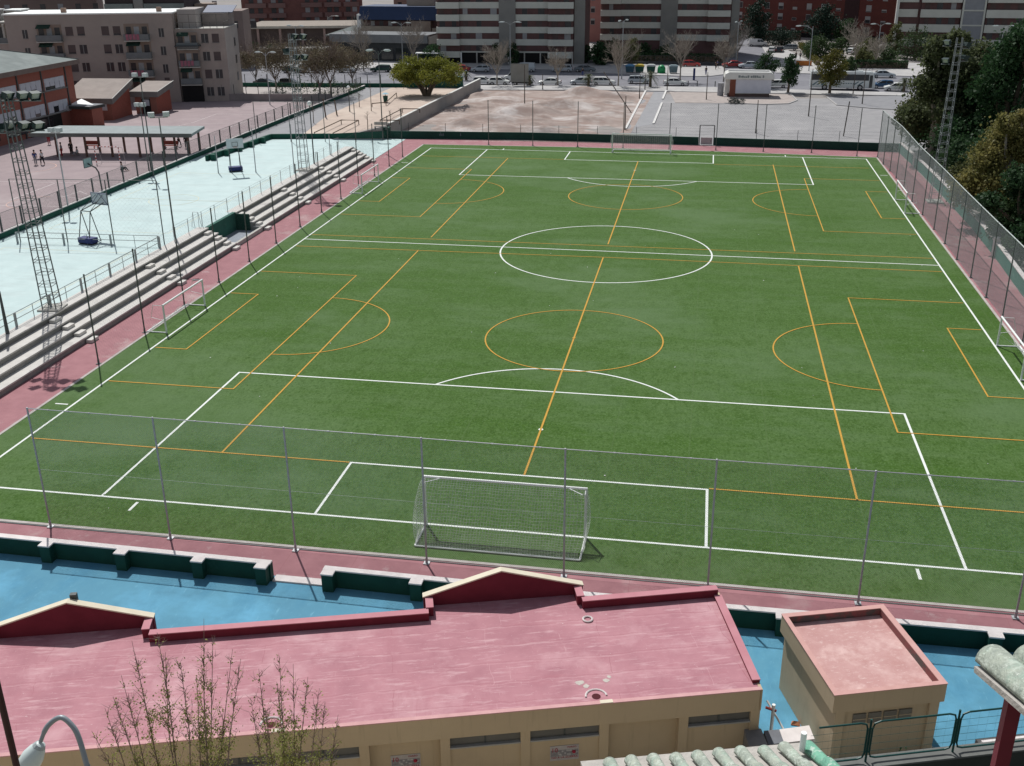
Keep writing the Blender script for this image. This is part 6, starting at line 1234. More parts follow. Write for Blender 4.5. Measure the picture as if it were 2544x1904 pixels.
ev('rusty green tree in front of the red slab block', 4, 1050, 440, 190, 4, 285, lf_oli, 2800, .3, 16, .15); ev('grey green tree behind the coach', 4, 690, 440, 200, 4, 270, lf_mid, 3000, .3, 17, .12); ev('rusty tree left of the right banded tower', 4, 1250, 420, 130, 4, 160, lf_oli, 2600, .32, 18, .1); ev('grey green tree between lamp and red slab', 4, 830, 440, 170, 4, 280, lf_mid, 2400, .3, 19, .12)
ev('dark green tree at the left edge of the market hall', 2, 80, 420, 110, 2, 345, lf_dk, 1500, .3, 20, .1, 'dark_tree'); ev('green tree behind the low yard left of the blue roof', 2, 1085, 230, 70, 2, 90, lf_dk, 1500, .36, 21, .1, 'dark_tree')
for lab, k, x, y, w_, vt, lm, n_, sd, th in (('dark bushy tree behind the iron fence at its left end', 3, 880, 540, 150, 400, lf_dk, 2600, 31, .08), ('dark bushy tree behind the iron fence left of the tall lamp', 3, 1120, 540, 170, 330, lf_cit, 3200, 32, .08), ('dark tree between the containers and the second tower', 3, 1360, 530, 190, 380, lf_cit, 3200, 33, .08), ('dark spreading tree at the right foot of the second tower', 3, 1560, 520, 170, 390, lf_dk, 2600, 34, .08),
    ('dark bush tree in front of the market hall piers', 2, 250, 520, 200, 400, lf_dk, 2600, 35, .08), ('dark bush tree under the porch of the market hall', 2, 620, 560, 230, 420, lf_mid, 2600, 36, .08), ('dark green tree left of the shop under the ramp', 2, 900, 590, 180, 450, lf_cit, 2400, 37, .08),
    ('bushy green tree at the far end of the coach hedge', 4, 1180, 470, 210, 330, lf_mid, 3000, 38, .08), ('rusty bush tree behind the coach hedge', 4, 1010, 480, 180, 340, lf_oli, 2600, 39, .08), ('dark tree in the deep shade under the red slab block', 4, 420, 330, 210, 215, lf_con, 3000, 40, .08), ('dark green tree under the left end of the red slab block', 4, 60, 330, 130, 190, lf_dk, 2400, 41, .08), ('dense green tree beside the side street hedge', 4, 640, 420, 150, 290, lf_dk, 2600, 42, .08),
    ('bushy tree between the eucalyptus and the right tower', 4, 1400, 440, 260, 210, lf_mid, 3600, 43, .08)):
    ev(lab, k, x, y, w_, k, vt, lm, n_, .3, sd, th, 'dark_tree')
def hedge(label, pts, h, th, lm, n, seed, z=.1):
    rn = random.Random(seed); pts = [Vector((p[0], p[1])) for p in pts]; o = thing('hedge', label, 'hedge', (pts[0].x, pts[0].y, z)); mb = MB(); core = MB()
    for a, b in zip(pts, pts[1:]):
        d = (b-a); m_ = Vector((-d.y, d.x)).normalized()
        for _ in range(int(n*d.length/sum((q-p).length for p, q in zip(pts, pts[1:])))):
            t_ = rn.random(); q = a+d*t_+m_*rn.uniform(-th/2, th/2)-pts[0]; leaf(mb, (q.x, q.y, h*(rn.random()**.5)+rn.gauss(0, .06)), rn.uniform(.2, .4), rn)
        k = m_*th*.3; core.prism([(a-k-pts[0])[:], (b-k-pts[0])[:], (b+k-pts[0])[:], (a+k-pts[0])[:]], 0, h*.75)
    core.build('stems', bark, o); mb.build('foliage', lm, o)
hedge('dark hedge along the far pavement behind the silver saloon', [GZ(4, 860, 505)[:2], GZ(4, 1350, 512)[:2]], 1.6, 1.6, lf_cit, 3000, 1); hedge('dark hedge behind the iron fence between the towers', [(-18, 206.5), (11, 206)], 2.2, 1.6, lf_dk, 3600, 2); hedge('clipped hedge along the right side of the side street', [GZ(4, 690, 490)[:2], GZ(4, 560, 350)[:2]], 1.2, 1.4, lf_yel, 2600, 3)
hedge('dark hedge at the top of the side street under the pines', [GZ(4, 240, 300)[:2], GZ(4, 560, 300)[:2]], 2.4, 2, lf_con, 2600, 4)
# ------------------------------------------------------------------ foreground: pink roofed building
pink = mat('pink_roof_paint', (.47, .225, .255), (.375, .165, .195), .8, .8, c3=(.55, .315, .34), s3=.5, t3=.5, w3=.2, bump=.3)
PA = R(17.1); grid_lines(pink, 11.3, .98, .013, (.34, .13, .155), .6, .37, warp=.4); grid_lines(pink, 17, .98, .012, (.6, .36, .38), .4, .41, warp=.46, shift=(1.1, .05, 0)); streaks(pink, 1.6, (3, .22, 1), .62, .72, (.4, .16, .19), .6); streaks(pink, 2.4, (3.5, .35, 1), .64, .7, (.58, .36, .37), .4)
streaks(pink, .5, (1.6, .5, 1), .56, .68, (.4, .17, .2), .55); streaks(pink, 9, (1, 1, 1), .62, .74, (.66, .45, .46), .5)
streaks(pink, 2.2, (.35, 2.2, 1), .54, .68, (.6, .38, .4), .75); streaks(pink, 3.2, (.5, 3, 1), .62, .7, (.6, .4, .4), .5); streaks(pink, 1.3, (.3, 2.6, 1), .58, .72, (.4, .16, .19), .7); streaks(pink, 5, (1.4, .6, 1), .68, .74, (.74, .64, .61), .7); streaks(pink, 6, (1, 1.6, 1), .67, .72, (.78, .7, .67), .8)
pink_d = mat('dark_red_parapet', (.19, .025, .042), (.15, .018, .032), 1.5, .8); pink_t = mat('pink_parapet_top', (.52, .24, .27), (.46, .19, .22), 1, .8)  # parapet and gable red darkened to carry the shadow on their inner faces
tan = mat('tan_render', (.54, .44, .3), (.49, .395, .27), .5, .95, c3=(.44, .36, .25), s3=.4, t3=.6, w3=.2, bump=.1); streaks(tan, 2.5, (2.5, 2.5, .18), .56, .74, (.38, .31, .21), .6); cream_c = mat('cream_coping', (.72, .66, .52), (.64, .58, .45), 1.5, .8)
pb = thing('changing_room', 'long pink roofed building with tan walls and two red gables in the foreground', 'building', (10.85, -13.95, 0), PA)
ZR, V0, VB = 3.2, .35, 5.5; U0 = -34.
foot = MB(); foot.prism([(U0, V0+.25), (-.1, V0+.25), (.1, VB), (U0, VB)], 0, ZR-.55); foot.build('wall', tan, pb)
MB().prism([(U0, V0+.02), (.02, V0+.02), (.28, VB+.2), (-4.6, VB+.2), (-4.6, 6.45), (-10.25, 6.45), (-10.25, VB+.2), (-19.7, VB+.2), (-19.7, 6.5), (-25, 6.5), (-25, VB+.2), (U0, VB+.2)], ZR-.5, ZR).build('roof', pink, pb)
MB().box(U0, .02, V0-.06, V0+.018, ZR-.8, ZR+.012).build('front_beam', tan, pb)
MB().box(U0, .04, V0-.09, V0+.06, ZR+.014, ZR+.05).build('eave_trim', mat('eave_pink', (.62, .36, .36), (.54, .3, .3), 3), pb)
MB().prism([(.005, V0+.02), (.1, V0-.06), (.36, VB+.22), (.29, VB+.22)], ZR-.8, ZR+.012).build('side_beam', tan, pb)
MB().prism([(.11, V0+.3), (.14, V0+.3), (.33, VB-.0), (.3, VB-.0)], 0, ZR-.82).build('side_wall', tan, pb)
def par(name, pts, th, h, top=True):
    mb = wall_line(pts, th, ZR+.002, ZR+h); o = mb.build(name, pink_d, pb); wall_line(pts, th+.03, ZR+h+.002, ZR+h+.035).build('parapet_top', pink_t, o)
par('parapet', [(-4.72, VB), (.22, VB+.08)], .26, .3); par('parapet', [(-19.6, VB), (-10.15, VB)], .26, .3); par('parapet', [(U0, VB), (-25.1, VB)], .26, .3)
par('side_parapet', [(.0, V0+.3), (.2, VB-.1)], .24, .1)
for x in (-10.1, -4.75, -19.75, -24.95): par('parapet_return', [(x, VB+.14), (x, 6.3)], .24, .34)
for xa, xm, xb in ((-10.3, -7.5, -4.55), (-25.05, -22.35, -19.6)):
    MB().side([(xa, 2.6), (xb, 2.6), (xb, ZR+.35), (xm, ZR+1.2), (xa, ZR+.35)], 6.28, 6.5).build('gable', pink_d, pb)
    q = MB(); e = .05
    q.add([(xa-.02, 6.2, ZR+.355), (xm, 6.2, ZR+1.205), (xb+.02, 6.2, ZR+.355), (xa-.02, 6.58, ZR+.355), (xm, 6.58, ZR+1.205), (xb+.02, 6.58, ZR+.355), (xa-.02, 6.2, ZR+.355+e), (xm, 6.2, ZR+1.205+e), (xb+.02, 6.2, ZR+.355+e), (xa-.02, 6.58, ZR+.355+e), (xm, 6.58, ZR+1.205+e), (xb+.02, 6.58, ZR+.355+e)],
          [(0, 1, 7, 6), (1, 2, 8, 7), (4, 3, 9, 10), (5, 4, 10, 11), (6, 7, 10, 9), (7, 8, 11, 10), (0, 6, 9, 3), (2, 5, 11, 8), (0, 3, 4, 1), (1, 4, 5, 2)]); q.v = [(a_, min(b_, 6.52) if b_ > 6.4 else 6.25, c_) for a_, b_, c_ in q.v]; q.build('gable_coping', cream_c, pb)
    MB().box(xa+.1, xb-.1, 6.5, 6.62, 0, 2.6).build('bay_wall', tan, pb)
MB().box(-22.3, -22.08, 6.53, 6.7, ZR+1.0, ZR+1.36).build('vent_box', dark_steel, pb)
def uv(k, x, y, z):
    p = GZ(k, x, y, z)-Vector((10.85, -13.95, 0)); return p.x*math.cos(PA)+p.y*math.sin(PA), -p.x*math.sin(PA)+p.y*math.cos(PA)
PX = [uv(12, x, y, ZR)[0] for x, y in ((2183, 640), (1822, 675), (1422, 722), (1022, 760), (612, 790), (200, 818))]
step = (PX[1]-PX[5])/4; PX += [PX[5]-step*(i+1) for i in range(6)]
for i, x in enumerate(PX): MB().box(x-.15, x+.15, V0-.0, V0+.25, 0, ZR-.8).build('pillar', tan, pb)
slot = mat('slot_grey', (.16, .16, .15), (.12, .12, .115), 1)
for i, (a, b_) in enumerate(zip(PX[1:], PX)):
    a += .15; b_ -= .15
    if i in (0, 2, 3, 5, 6, 8, 9):
        w_ = MB().box(a, b_, V0+.1, V0+.24, ZR-1.22, ZR-.82).build('window', slot, pb); MB().box(a, b_, V0-.02, V0+.24, ZR-1.27, ZR-1.222).build('sill', mat('slot_sill', (.42, .42, .4), s=2), w_); MB().box((a+b_)/2-.03, (a+b_)/2+.03, V0+.08, V0+.098, ZR-1.2, ZR-.83).build('mullion', dark_steel, w_)
        MB().box(a, b_, V0+.06, V0+.248, 0, ZR-1.272).build('panel', tan, pb)
def text(body, x, z, size, m_, parent, y, name='lettering'):
    c = bpy.data.curves.new(name, 'FONT'); c.body = body; c.size = size; c.extrude = .002; c.align_x = 'LEFT'; t = bpy.data.objects.new(name, c); col.objects.link(t)
    dg = bpy.context.evaluated_depsgraph_get(); me = bpy.data.meshes.new_from_object(t.evaluated_get(dg)); bpy.data.objects.remove(t)
    xs_ = [v.co.x for v in me.vertices]; wd = max(xs_)-min(xs_)
    o = bpy.data.objects.new(name, me); col.objects.link(o); me.materials.clear(); me.materials.append(m_); o.parent = parent; o.location = (x, y, z); o.rotation_euler = (math.pi/2, 0, 0); return o, wd
pap = mat('poster_paper', (.5, .47, .46), (.42, .4, .4), 6); inkr = mat('poster_red', (.4, .03, .06), s=8); inkg = mat('poster_grey', (.2, .2, .22), (.32, .31, .32), 14)
def poster(label, u, z, yv):
    o = thing('poster', label, 'poster', Vector((10.85, -13.95, 0))+Vector((u*math.cos(PA)-yv*math.sin(PA), u*math.sin(PA)+yv*math.cos(PA), z)), PA)
    MB().box(-.46, .46, -.012, 0, -.29, .29).build('sheet', pap, o); MB().box(-.44, .44, -.016, -.0125, -.12, .12).build('picture', inkg, o)
    q = MB(); rn = random.Random(3)
    for i in range(14): x = rn.uniform(-.4, .38); zz = rn.uniform(-.1, .08); q.box(x, x+rn.uniform(.03, .09), -.019, -.0165, zz, zz+rn.uniform(.02, .06))
    q.build('picture_marks', mat('poster_pale', (.55, .55, .55), s=9), o)
    MB().ball((.3, -.018, .03), .065, 10, 4, 1.).build('red_spot', inkr, o)
    text('10', -.43, .06, .22, inkr, o, -.021); text('MARZO', .08, .19, .085, inkr, o, -.018)
    t, wd = text('NO A LA GUERRA', -.42, -.2, .1, inkr, o, -.018); t.scale = (.84/wd, 1, 1)
    t, wd = text('. . . . . . . .', -.2, -.26, .06, inkg, o, -.016)
mid3 = (PX[2]+PX[3])/2; mid5 = (PX[4]+PX[5])/2
poster('red and grey paper poster under the middle window of the pink roofed building', mid3, 1.34, V0+.055); poster('red and grey paper poster at the bottom edge of the picture, left one', mid5, 1.38, V0+.245)
# roof details
ring_m = mat('ring_white', (.72, .66, .64), s=3)
def ring(x, y, r, t): return [(x+r*math.cos(2*math.pi*i/18), y+r*math.sin(2*math.pi*i/18), ZR+t) for i in range(19)]
a = uv(12, 1327, 282, ZR); MB().tube(ring(*a, .16, .03), .035, 6).build('roof_outlet', ring_m, pb)
for k, x, y in ((12, 1372, 672), (11, 1655, 870)):
    a = uv(k, x, y, ZR); a = (a[0], max(a[1], V0+.32))
    d = MB().tube(ring(*a, .33, .01)[:10], .035, 6).build('gutter_ring', ring_m, pb); MB().add([(a[0]+.14*math.cos(i*.35), a[1]+.14*math.sin(i*.35), ZR+.006) for i in range(18)], [tuple(range(18))]).build('outlet_hole', mat('dark_hole', (.08, .01, .015)), d)
    MB().box(a[0]+.05, a[0]+.45, V0-.1, V0+.05, ZR+.051, ZR+.075).build('eave_patch', cream_c, pb)
q = MB(); rn = random.Random(8); a = uv(12, 1370, 620, ZR)
for cx, cy, w_ in ((-.45, .5, .2), (-.3, .3, .14), (.36, .5, .13), (.5, .66, .1)):
    n_ = 9; q.add([(a[0]+cx+w_*math.cos(6.283*i/n_)*rn.uniform(.5, 1.2), a[1]+cy-.2+w_*.7*math.sin(6.283*i/n_)*rn.uniform(.5, 1.2), ZR+.005) for i in range(n_)], [tuple(range(n_))])
q.build('paint_flake', mat('bare_screed', (.55, .52, .46), (.46, .4, .37), 8), pb)
# small box building
boxr = mat('faded_red_roof', (.55, .33, .31), (.48, .265, .25), 1.5, .85, c3=(.66, .45, .42), s3=1.0, t3=.48, w3=.2, bump=.3); streaks(boxr, 4, (1, 2.2, 1), .56, .7, (.72, .56, .52), .7); streaks(boxr, 1.2, (1, 1, 1), .54, .68, (.46, .24, .22), .6); streaks(boxr, 9, (1, 2, 1), .62, .7, (.78, .68, .64), .7)
boxr_e = mat('box_coping', (.6, .35, .32), (.53, .3, .27), 2, .8)
bb = thing('service_hut', 'small flat roofed tan hut with faded red roof beside the pink building', 'building', (13.1, -13.35, 0), R(18.4)); BW, BD, BH = 3.72, 4.35, 3.1
MB().box(.1, BW-.1, .1, BD-.1, 0, BH-.62).build('wall', tan, bb); MB().box(0, BW, 0, BD, BH-.65, BH-.3).build('roof', boxr, bb)
q = MB(); q.box(-.03, BW+.03, -.03, .11, BH-.72, BH-.03); q.box(-.03, BW+.03, BD-.15, BD+.03, BH-.72, BH-.03); q.box(-.03, .11, .111, BD-.151, BH-.72, BH-.03); q.box(BW-.15, BW+.03, .111, BD-.151, BH-.72, BH-.03); q.build('fascia', tan, bb)
q = MB(); q.box(-.045, BW+.045, -.045, .13, BH-.028, BH); q.box(-.045, BW+.045, BD-.17, BD+.045, BH-.028, BH); q.box(-.045, .13, .131, BD-.171, BH-.028, BH); q.box(BW-.17, BW+.045, .131, BD-.171, BH-.028, BH); q.build('coping', boxr_e, bb)
q = MB(); q.box(.13, BW-.17, BD-.168, BD-.152, BH-.298, BH-.032); q.box(BW-.168, BW-.152, .13, BD-.17, BH-.298, BH-.032); q.build('inner_parapet', mat('dark_parapet_inner', (.2, .1, .09), (.28, .1, .1), 3, c3=(.12, .11, .1), s3=1.5, t3=.5), bb)
MB().box(.1, .42, .0, .095, 0, BH-.73).build('pier', tan, bb); MB().box(BW-.42, BW-.1, .0, .095, 0, BH-.73).build('pier', tan, bb)
vg = mat('vent_grey', (.2, .19, .165), (.16, .15, .13), 4)
for i in range(4):
    f = MB().box(.75+i*.52, 1.19+i*.52, .06, .098, 1.75, 2.15).build('vent', vg, bb)
    MB().box(.75+i*.52, 1.19+i*.52, .05, .0595, 1.93, 1.955).build('louvre', tan, f)
# slabs and pipes between the two
def slab(label, pts, z0, z1, m_): 
    c = Vector((sum(p[0] for p in pts)/len(pts), sum(p[1] for p in pts)/len(pts))); o = MB().prism([(p[0]-c.x, p[1]-c.y) for p in pts], z0-z1, 0).build('concrete_slab', m_); o.location = (c.x, c.y, z1); tag(o, label, 'slab'); return o
def zq(pts, z): return [GZ(13, x, y, z)[:2] for x, y in pts]
slab('dark grey concrete slab leaning at the right corner of the pink roofed building', zq([(180, 1500), (320, 1490), (270, 1370), (140, 1355)], 1.6), 0, 1.6, mat('slab_grey', (.26, .25, .24), (.2, .195, .19), 2))
slab('mid grey slab beside the white drain pipes', zq([(325, 1490), (440, 1470), (400, 1375), (290, 1385)], 1.2), 0, 1.2, mat('slab_slate', (.18, .19, .21), (.15, .155, .17), 2))
slab('pale concrete slab at the left foot of the tan hut', zq([(440, 1475), (665, 1445), (625, 1345), (405, 1375)], 1.0), 0, 1.0, coping)
p = GZ(13, 345, 1370, .6); o = thing('drain_pipe', 'white plastic drain pipes at the corner of the pink roofed building', 'pipe', (p.x, p.y, 0)); MB().tube([(0, 0, 0), (0, 0, 1.6)], .06, 8).build('pipe', white, o); MB().tube([(-.2, .3, 1.5), (.35, -.3, .9)], .035, 6).build('side_pipe', white, o); MB().tube([(-.25, .0, 1.45), (.1, 0, 1.35)], .05, 6).build('valve', mat('valve_red', (.35, .06, .05)), o)
p = GZ(13, 520, 1330, .02); o = MB().add([(-.15, -.1, 0), (.18, -.12, 0), (.15, .12, 0), (-.1, .1, 0), (-.05, -.02, .12), (.1, 0, .1)], [(0, 1, 5, 4), (1, 2, 5), (2, 3, 4, 5), (3, 0, 4)]).build('broken_brick', mat('orange_brick', (.5, .2, .1), s=6)); o.location = p; tag(o, 'broken orange brick lying by the hut wall', 'brick')
# terrace in front with railing
def D(u, v, dep): d = M3 @ np.array([(u-1272)/F, -(v-952)/F, -1.]); return Vector((CAM+d*dep).tolist())
def DZ(k, x, y, dep): return D(*Q(k, x, y), dep)
ZT = 7.5; r0, r1 = GZ(13, 560, 1630, ZT), GZ(13, 2700, 1392, ZT); rd = (r1-r0).normalized(); rn_v = Vector((rd.y, -rd.x, 0))
struct('bank', MB().add([(-200, -27.5, -.02), (11.2, -27.5, -.02), (11.2, -31.5, 9), (-200, -31.5, 9), (-200, -300, 12), (11.2, -300, 12)], [(0, 1, 2, 3), (3, 2, 5, 4)]), mat('earth_bank', (.4, .34, .26), (.28, .25, .18), .8))  # unseen slope, set back and made pale to throw light on the tan walls
e0, e1 = r0+rn_v*.3-rd*1.5, r1+rn_v*.3+rd*60
struct('upper_bank', MB().add([e0-Vector((0, 0, .62)), e1-Vector((0, 0, .62)), Vector((e1.x, -300, 7.5)), Vector((e0.x, -300, 7.5)), Vector((e0.x, e0.y, -.02)), Vector((e0.x, -300, -.02))], [(0, 3, 2, 1), (0, 4, 5, 3)]), mat('dark_earth', (.05, .045, .03), (.03, .04, .02), 2))
tw = thing('terrace_wall', 'dark low wall carrying the green wire railing', 'wall', r0, math.atan2(rd.y, rd.x)); MB().box(-1.5, 60, -.32, -.0, -ZT-.03, -.05).build('wall', mat('dark_wall', (.06, .065, .055), (.04, .045, .04), 2), tw); MB().box(-1.5, 60, -.34, .04, -.048, 0).build('coping', mat('terrace_coping', (.16, .165, .155), s=3), tw)
MB().box(4.55, 60, .06, .16, -.3, -.05).build('pale_edge', coping, tw); MB().box(-.2, .75, .06, .16, -.25, -.02).build('pale_edge', coping, tw)
for z in (-.16,): MB().box(4.5, 60, .161, .3, -.3, -.12).build('edge_step', mat('edge_dark', (.1, .1, .1)), tw)
green_t = mat('green_tube', (.015, .075, .065), (.01, .055, .05), 5, .4)
rl = thing('wire_railing', 'dark green tube railing of rounded panels with thin wires above the hut', 'railing', r0, math.atan2(rd.y, rd.x))
px_ = [(GZ(13, x, y, ZT)-r0).dot(rd) for x, y in ((1025, 1590), (1660, 1510))]; pw = px_[1]-px_[0]; HR_ = 1.13
for i in range(-1, 10):
    x0, x1 = px_[0]+pw*i+.06, px_[0]+pw*(i+1)-.06
    if i == -1: x0 = x1-1.35
    pts = [(x0+.16, -.15, .1), (x1-.16, -.15, .1), (x1-.04, -.15, .14), (x1, -.15, .26), (x1, -.15, HR_-.18), (x1-.04, -.15, HR_-.05), (x1-.18, -.15, HR_), (x0+.18, -.15, HR_), (x0+.04, -.15, HR_-.05), (x0, -.15, HR_-.18), (x0, -.15, .26), (x0+.04, -.15, .14), (x0+.16, -.15, .1)]
    f = MB().tube(pts if i >= 0 else pts[:8], .024, 8).build('panel_frame', green_t, rl); mb = MB()
    for k in range(1, 5): z = .1+(HR_-.1)*k/5; mb.tube([(x0, -.15, z), (x1, -.15, z)], .004, 4)
    for k in range(1, 9): x = x0+(x1-x0)*k/9; mb.tube([(x, -.15, .1), (x, -.15, HR_)], .0012, 3)
    mb.build('wire_grid', green_t, f)
    MB().tube([(px_[0]+pw*(i+1), -.15, 0), (px_[0]+pw*(i+1), -.15, HR_+.08)], .026, 8).build('post', green_t, rl)
    for z in (.3, .95): MB().tube([(px_[0]+pw*(i+1)-.08, -.15, z), (px_[0]+pw*(i+1)+.08, -.15, z)], .015, 6).build('clamp', green_t, rl)
rn = random.Random(17)
for i, (x, y) in enumerate(((1530, 1620), (1745, 1625), (1320, 1640))):
    p = GZ(13, x, y, ZT-.55); o = thing('weed', ['dry brown weed in front of the low railing wall', 'yellow flowering weed in front of the low railing wall', 'small dark weed at the left foot of the low railing wall'][i], 'plant', (p.x, p.y, ZT-.6)); mb = MB(); st = MB()
    for _ in range(14):
        a = rn.uniform(0, 6.3); l = rn.uniform(.2, .55); t_ = Vector((math.cos(a)*.25*l, math.sin(a)*.25*l, l)); st.tube([(0, 0, 0), t_*.5+Vector((0, 0, .05)), t_], [.006, .005, .002], 3, False)
        for _ in range(5): leaf(mb, t_*rn.uniform(.5, 1)+Vector((rn.gauss(0, .03), rn.gauss(0, .03), 0)), .06, rn)
    st.build('stem', bark, o); mb.build('leaves', [lf_brown, lf_yel, lf_dk][i], o)
# tiled roofs near the camera
tile_m = mat('weathered_tile', (.44, .48, .4), (.27, .31, .27), 9, .9, c3=(.5, .55, .48), s3=14, t3=.52, bump=.8, w3=.1); streaks(tile_m, 22, (1, 1, 1), .6, .68, (.7, .74, .68), .9); streaks(tile_m, 5, (1, 1, 1), .5, .7, (.3, .5, .4), .45)
mortar = mat('roof_mortar', (.48, .45, .41), (.38, .36, .33), 8, .95, bump=.6)
def barrel(mb, p, ax, side, upv, r, Ln, taper=.85, n=10, seg=.42):
    k_ = max(1, int(Ln/seg))
    for s in range(k_):
        q0 = p+ax*(s*Ln/k_-.03); q1 = p+ax*((s+1)*Ln/k_+.03); r0_, r1_ = r*1.04, r*taper; o_ = len(mb.v)
        for c, rr, lift in ((q0, r0_, .012), (q1, r1_, -.006)):
            for j in range(n+1): a = math.pi*j/n; mb.v.append(tuple(c+side*math.cos(a)*rr+upv*(math.sin(a)*rr+lift)))
            for j in range(n+1): a = math.pi*j/n; mb.v.append(tuple(c+side*math.cos(a)*rr*.86+upv*(math.sin(a)*rr*.86+lift)))
        m_ = n+1
        for j in range(n):
            mb.f += [(o_+j, o_+j+1, o_+2*m_+j+1, o_+2*m_+j), (o_+m_+j+1, o_+m_+j, o_+3*m_+j, o_+3*m_+j+1), (o_+j+1, o_+j, o_+m_+j, o_+m_+j+1)]
        mb.f += [(o_, o_+2*m_, o_+3*m_, o_+m_), (o_+n, o_+m_+n, o_+3*m_+n, o_+2*m_+n)]
ea, eb = D(1462, 1908, 10.6), D(2008, 1862, 10.6); ax = (D(2071, 1916, 10.0)-eb); ax.normalize(); sd = (eb-ea).normalized(); upv = sd.cross(ax).normalized(); upv = upv if upv.z > 0 else -upv
o = thing('tiled_roof', 'weathered green grey barrel tile roof at the bottom edge of the picture', 'roof', eb); n_ = round((eb-ea).length/.215)
for i in range(n_):
    mb = MB(); p = -sd*(i*(eb-ea).length/n_); rr = .068 if i else .075
    barrel(mb, p+ax*random.Random(i).uniform(-.03, .03), ax, sd, upv, rr, 2.4); mb.build('tile_row', tile_m if i else mat('green_tile', (.2, .45, .32), (.14, .34, .25), 9, .8, c3=(.45, .55, .48), s3=12, t3=.55, bump=.5), o, True)
wd_ = (n_+.5)*.215; c = [Vector((0, 0, 0))+sd*.1, sd*.1+ax*2.4, -sd*wd_+ax*2.4, -sd*wd_]
MB().add([v-upv*.02-ax*.0 for v in c]+[v-upv*.14 for v in c], [(0, 1, 2, 3), (7, 6, 5, 4), (0, 3, 7, 4), (1, 0, 4, 5), (2, 1, 5, 6), (3, 2, 6, 7)]).build('roof_bed', mortar, o)
MB().add([v-upv*.0+(-ax*.2) for v in (c[0]-sd*.0, c[3])]+[c[3]-upv*.03+ax*.05, c[0]-upv*.03+ax*.05]+[v-upv*.18+(-ax*.2) for v in (c[0], c[3])]+[c[3]-upv*.2, c[0]-upv*.2], [(0, 3, 2, 1), (4, 5, 6, 7), (0, 1, 5, 4), (3, 0, 4, 7), (1, 2, 6, 5)]).build('eave_ledge', mortar, o)
q = MB(); cc = [c[0]-sd*.3+ax*.5, c[1]-sd*.3, c[2]+sd*.3, c[3]+sd*.3+ax*.5]; q.add([v-upv*.15 for v in cc]+[Vector((v.x, v.y, 7.4-eb.z)) for v in cc], [(0, 1, 5, 4), (1, 2, 6, 5), (2, 3, 7, 6), (3, 0, 4, 7)]); q.build('wall', tan, o)
p = DZ(13, 572, 1530, 10.5)-eb; MB().tube([p, p+Vector((0, 0, .22))], .03, 8).build('vent_pipe', white, o)
# shelter at the right edge
a0 = DZ(13, 1985, 905, 8.2); a1 = DZ(13, 2330, 1190, 7.5); ax = (a1-a0).normalized(); sd = ax.cross(Vector((0, 0, 1))).normalized(); sd = sd if sd.dot(Vector((1, .3, 0))) > 0 else -sd; upv = sd.cross(ax); upv = upv if upv.z > 0 else -upv
o = thing('tiled_shelter', 'corner of a mossy tiled shelter roof on a dark red post at the right edge', 'shelter', a0)
for i in range(5): mb = MB(); barrel(mb, sd*i*.29+Vector((0, 0, .02)), ax, sd, upv, .128, 2.6, .95, 12, .9); mb.build('tile_row', tile_m, o, True)
cs = [-sd*.15, -sd*.15+ax*2.6, sd*1.5+ax*2.6, sd*1.5]; MB().add([v-upv*.0 for v in cs]+[v-upv*.05 for v in cs], [(0, 1, 2, 3), (7, 6, 5, 4), (0, 3, 7, 4), (1, 0, 4, 5), (2, 1, 5, 6), (3, 2, 6, 7)]).build('roof_board', mortar, o)
pt_ = DZ(13, 2130, 1185, 7.9)-a0; red_p = mat('dark_red_post', (.16, .02, .035), (.12, .015, .025), 3, .5)
MB().box(pt_.x-.05, pt_.x+.05, pt_.y-.05, pt_.y+.05, 7.2-a0.z, pt_.z+.1).build('post', red_p, o); MB().tube([pt_+Vector((0, 0, .05)), pt_+sd*1.4+Vector((0, 0, .05))], .05, 6).build('beam', red_p, o)
# curved lamp and dark pole at the lower left
ap_ = [DZ(11, x, y, 15) for x, y in ((248, 965), (290, 872), (370, 818), (440, 868), (482, 945), (532, 1116))]; base = Vector((ap_[-1].x, ap_[-1].y, 8.9)); o = thing('street_lamp', 'grey curved street lamp with pale head at the lower left corner', 'lamp', base)
pts = [ap_[-1]-base]
for q0, q1, q2, q3 in zip([ap_[0]]+ap_[:-2], ap_[:-1], ap_[1:], ap_[2:]+[ap_[-1]]): pass
cr = []; A_ = [ap_[0]]+ap_+[ap_[-1]]
for i in range(1, len(A_)-2):
    for t in range(6):
        t /= 6; a_, b_, c_, d_ = A_[i-1], A_[i], A_[i+1], A_[i+2]; cr.append(.5*((2*b_)+(c_-a_)*t+(2*a_-5*b_+4*c_-d_)*t*t+(3*b_-a_-3*c_+d_)*t**3)-base)
cr.append(ap_[-1]-base); cr.append(Vector((0, 0, 0)))
lamp_g = mat('lamp_grey', (.3, .33, .35), (.26, .29, .31), 4, .4, metal=.2)
MB().tube(cr, [.03]*4+[.038]*(len(cr)-6)+[.046, .05], 12).build('pole', lamp_g, o, True)
h0, h1 = DZ(11, 250, 975, 15)-base, DZ(11, 128, 1180, 15.1)-base; dd = h1-h0; MB().tube([h0+dd*t for t in (0, .04, .18, .4, .65, .85, .98)], [.05, .07, .115, .155, .16, .12, .03], 14).build('lamp_head', mat('lamp_head_pale', (.66, .74, .72), (.6, .68, .66), 3, .35), o, True)
MB().tube([h0+dd*.02, h0+dd*.1], [.072, .095], 12).build('collar', mat('lamp_collar', (.45, .5, .5), s=4), o)
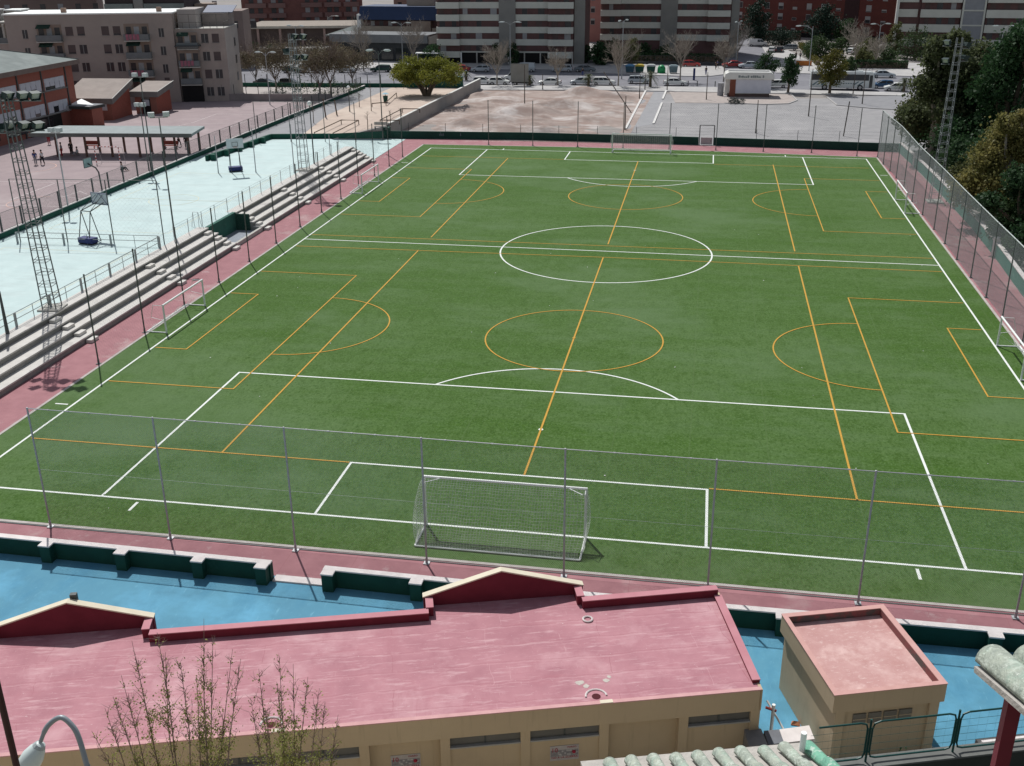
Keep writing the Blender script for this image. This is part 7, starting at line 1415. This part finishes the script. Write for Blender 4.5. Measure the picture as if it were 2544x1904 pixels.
p = D(20, 1815, 12); o = thing('pole', 'dark brown pole cutting the lower left corner', 'pole', (p.x, p.y, 9.)); MB().tube([(0, 0, 0), (0, 0, p.z-9+2.6)], .038, 10).build('post', mat('brown_red_pole', (.06, .022, .022), (.04, .018, .016), 4, .6), o); MB().ball((0, 0, p.z-9+2.62), .05, 8, 5).build('cap', dark_steel, o)
# leafing saplings before the pink roof
sap_l = leaf_mat('leaves_spring', (.38, .38, .13), (.22, .25, .07), .5); sap_b = mat('sapling_bark', (.3, .22, .19), (.2, .145, .12), 6, .9)
def sapling(label, base_px, tops, dep, seed, dens):
    rn = random.Random(seed); b0 = DZ(11, *base_px, dep); root = Vector((b0.x, b0.y, 0)); o = thing('sapling', label, 'tree', root, 0, None); st = MB(); lf = MB(); d0 = b0.z-2.5
    st.tube([(0, 0, -.1), (0, 0, d0*.5), (0, 0, d0)], [.12, .1, .08], 8)
    for tx, ty in tops:
        t = DZ(11, tx, ty, dep+rn.uniform(-.9, .9))-root; s0 = Vector((0, 0, d0*rn.uniform(.8, 1))); m1 = s0.lerp(t, .4)+Vector(((t.x-s0.x)*.16, rn.gauss(0, .15), 0)); P_ = [s0, m1, m1.lerp(t, .55)+Vector((rn.gauss(0, .07), 0, .05)), t]
        st.tube(P_, [.03, .02, .011, .004], 6); ln_ = (t-s0).length
        for i in range(40):
            f = rn.uniform(.25, .97); k = min(2, int(f*3)); c = P_[k].lerp(P_[k+1], f*3-k); l = ln_*rn.uniform(.07, .2)*(1.15-f); d_ = Vector((rn.gauss(0, .5), rn.gauss(0, .5), 1)).normalized(); e = c+d_*l
            st.tube([c, c.lerp(e, .5)+Vector((rn.gauss(0, .02), rn.gauss(0, .02), .02)), e], [.008, .005, .002], 4, False)
            lowf = max(0, 1-f*1.25)
            for _ in range(int(rn.uniform(0, dens)*(.35+lowf*10))): leaf(lf, c.lerp(e, rn.random())+Vector((rn.gauss(0, .06), rn.gauss(0, .06), rn.gauss(0, .06))), rn.uniform(.032, .062), rn)
            if rn.random() < .8:
                for _ in range(3): e2 = c.lerp(e, rn.random()); st.tube([e2, e2+Vector((rn.gauss(0, .1), rn.gauss(0, .1), .12))], [.006, .002], 3, False)
    st.build('trunk', sap_b, o); lf.build('leaves', sap_l, o); return o
sapling('tall thin sapling with sparse spring leaves before the pink roof, left one', (1180, 1500), [(805, 350), (960, 300), (1245, 215), (1300, 330), (1420, 400), (1100, 480), (740, 560), (690, 690), (1470, 460), (1010, 420), (640, 760), (560, 900), (1200, 560)], 23, 2, 13)
sapling('leafier sapling before the pink roof, right one', (1720, 1560), [(1705, 440), (1580, 520), (1690, 600), (1790, 490), (1880, 570), (1950, 640), (2065, 800), (1530, 700), (1985, 720), (1620, 760)], 23.5, 4, 19)
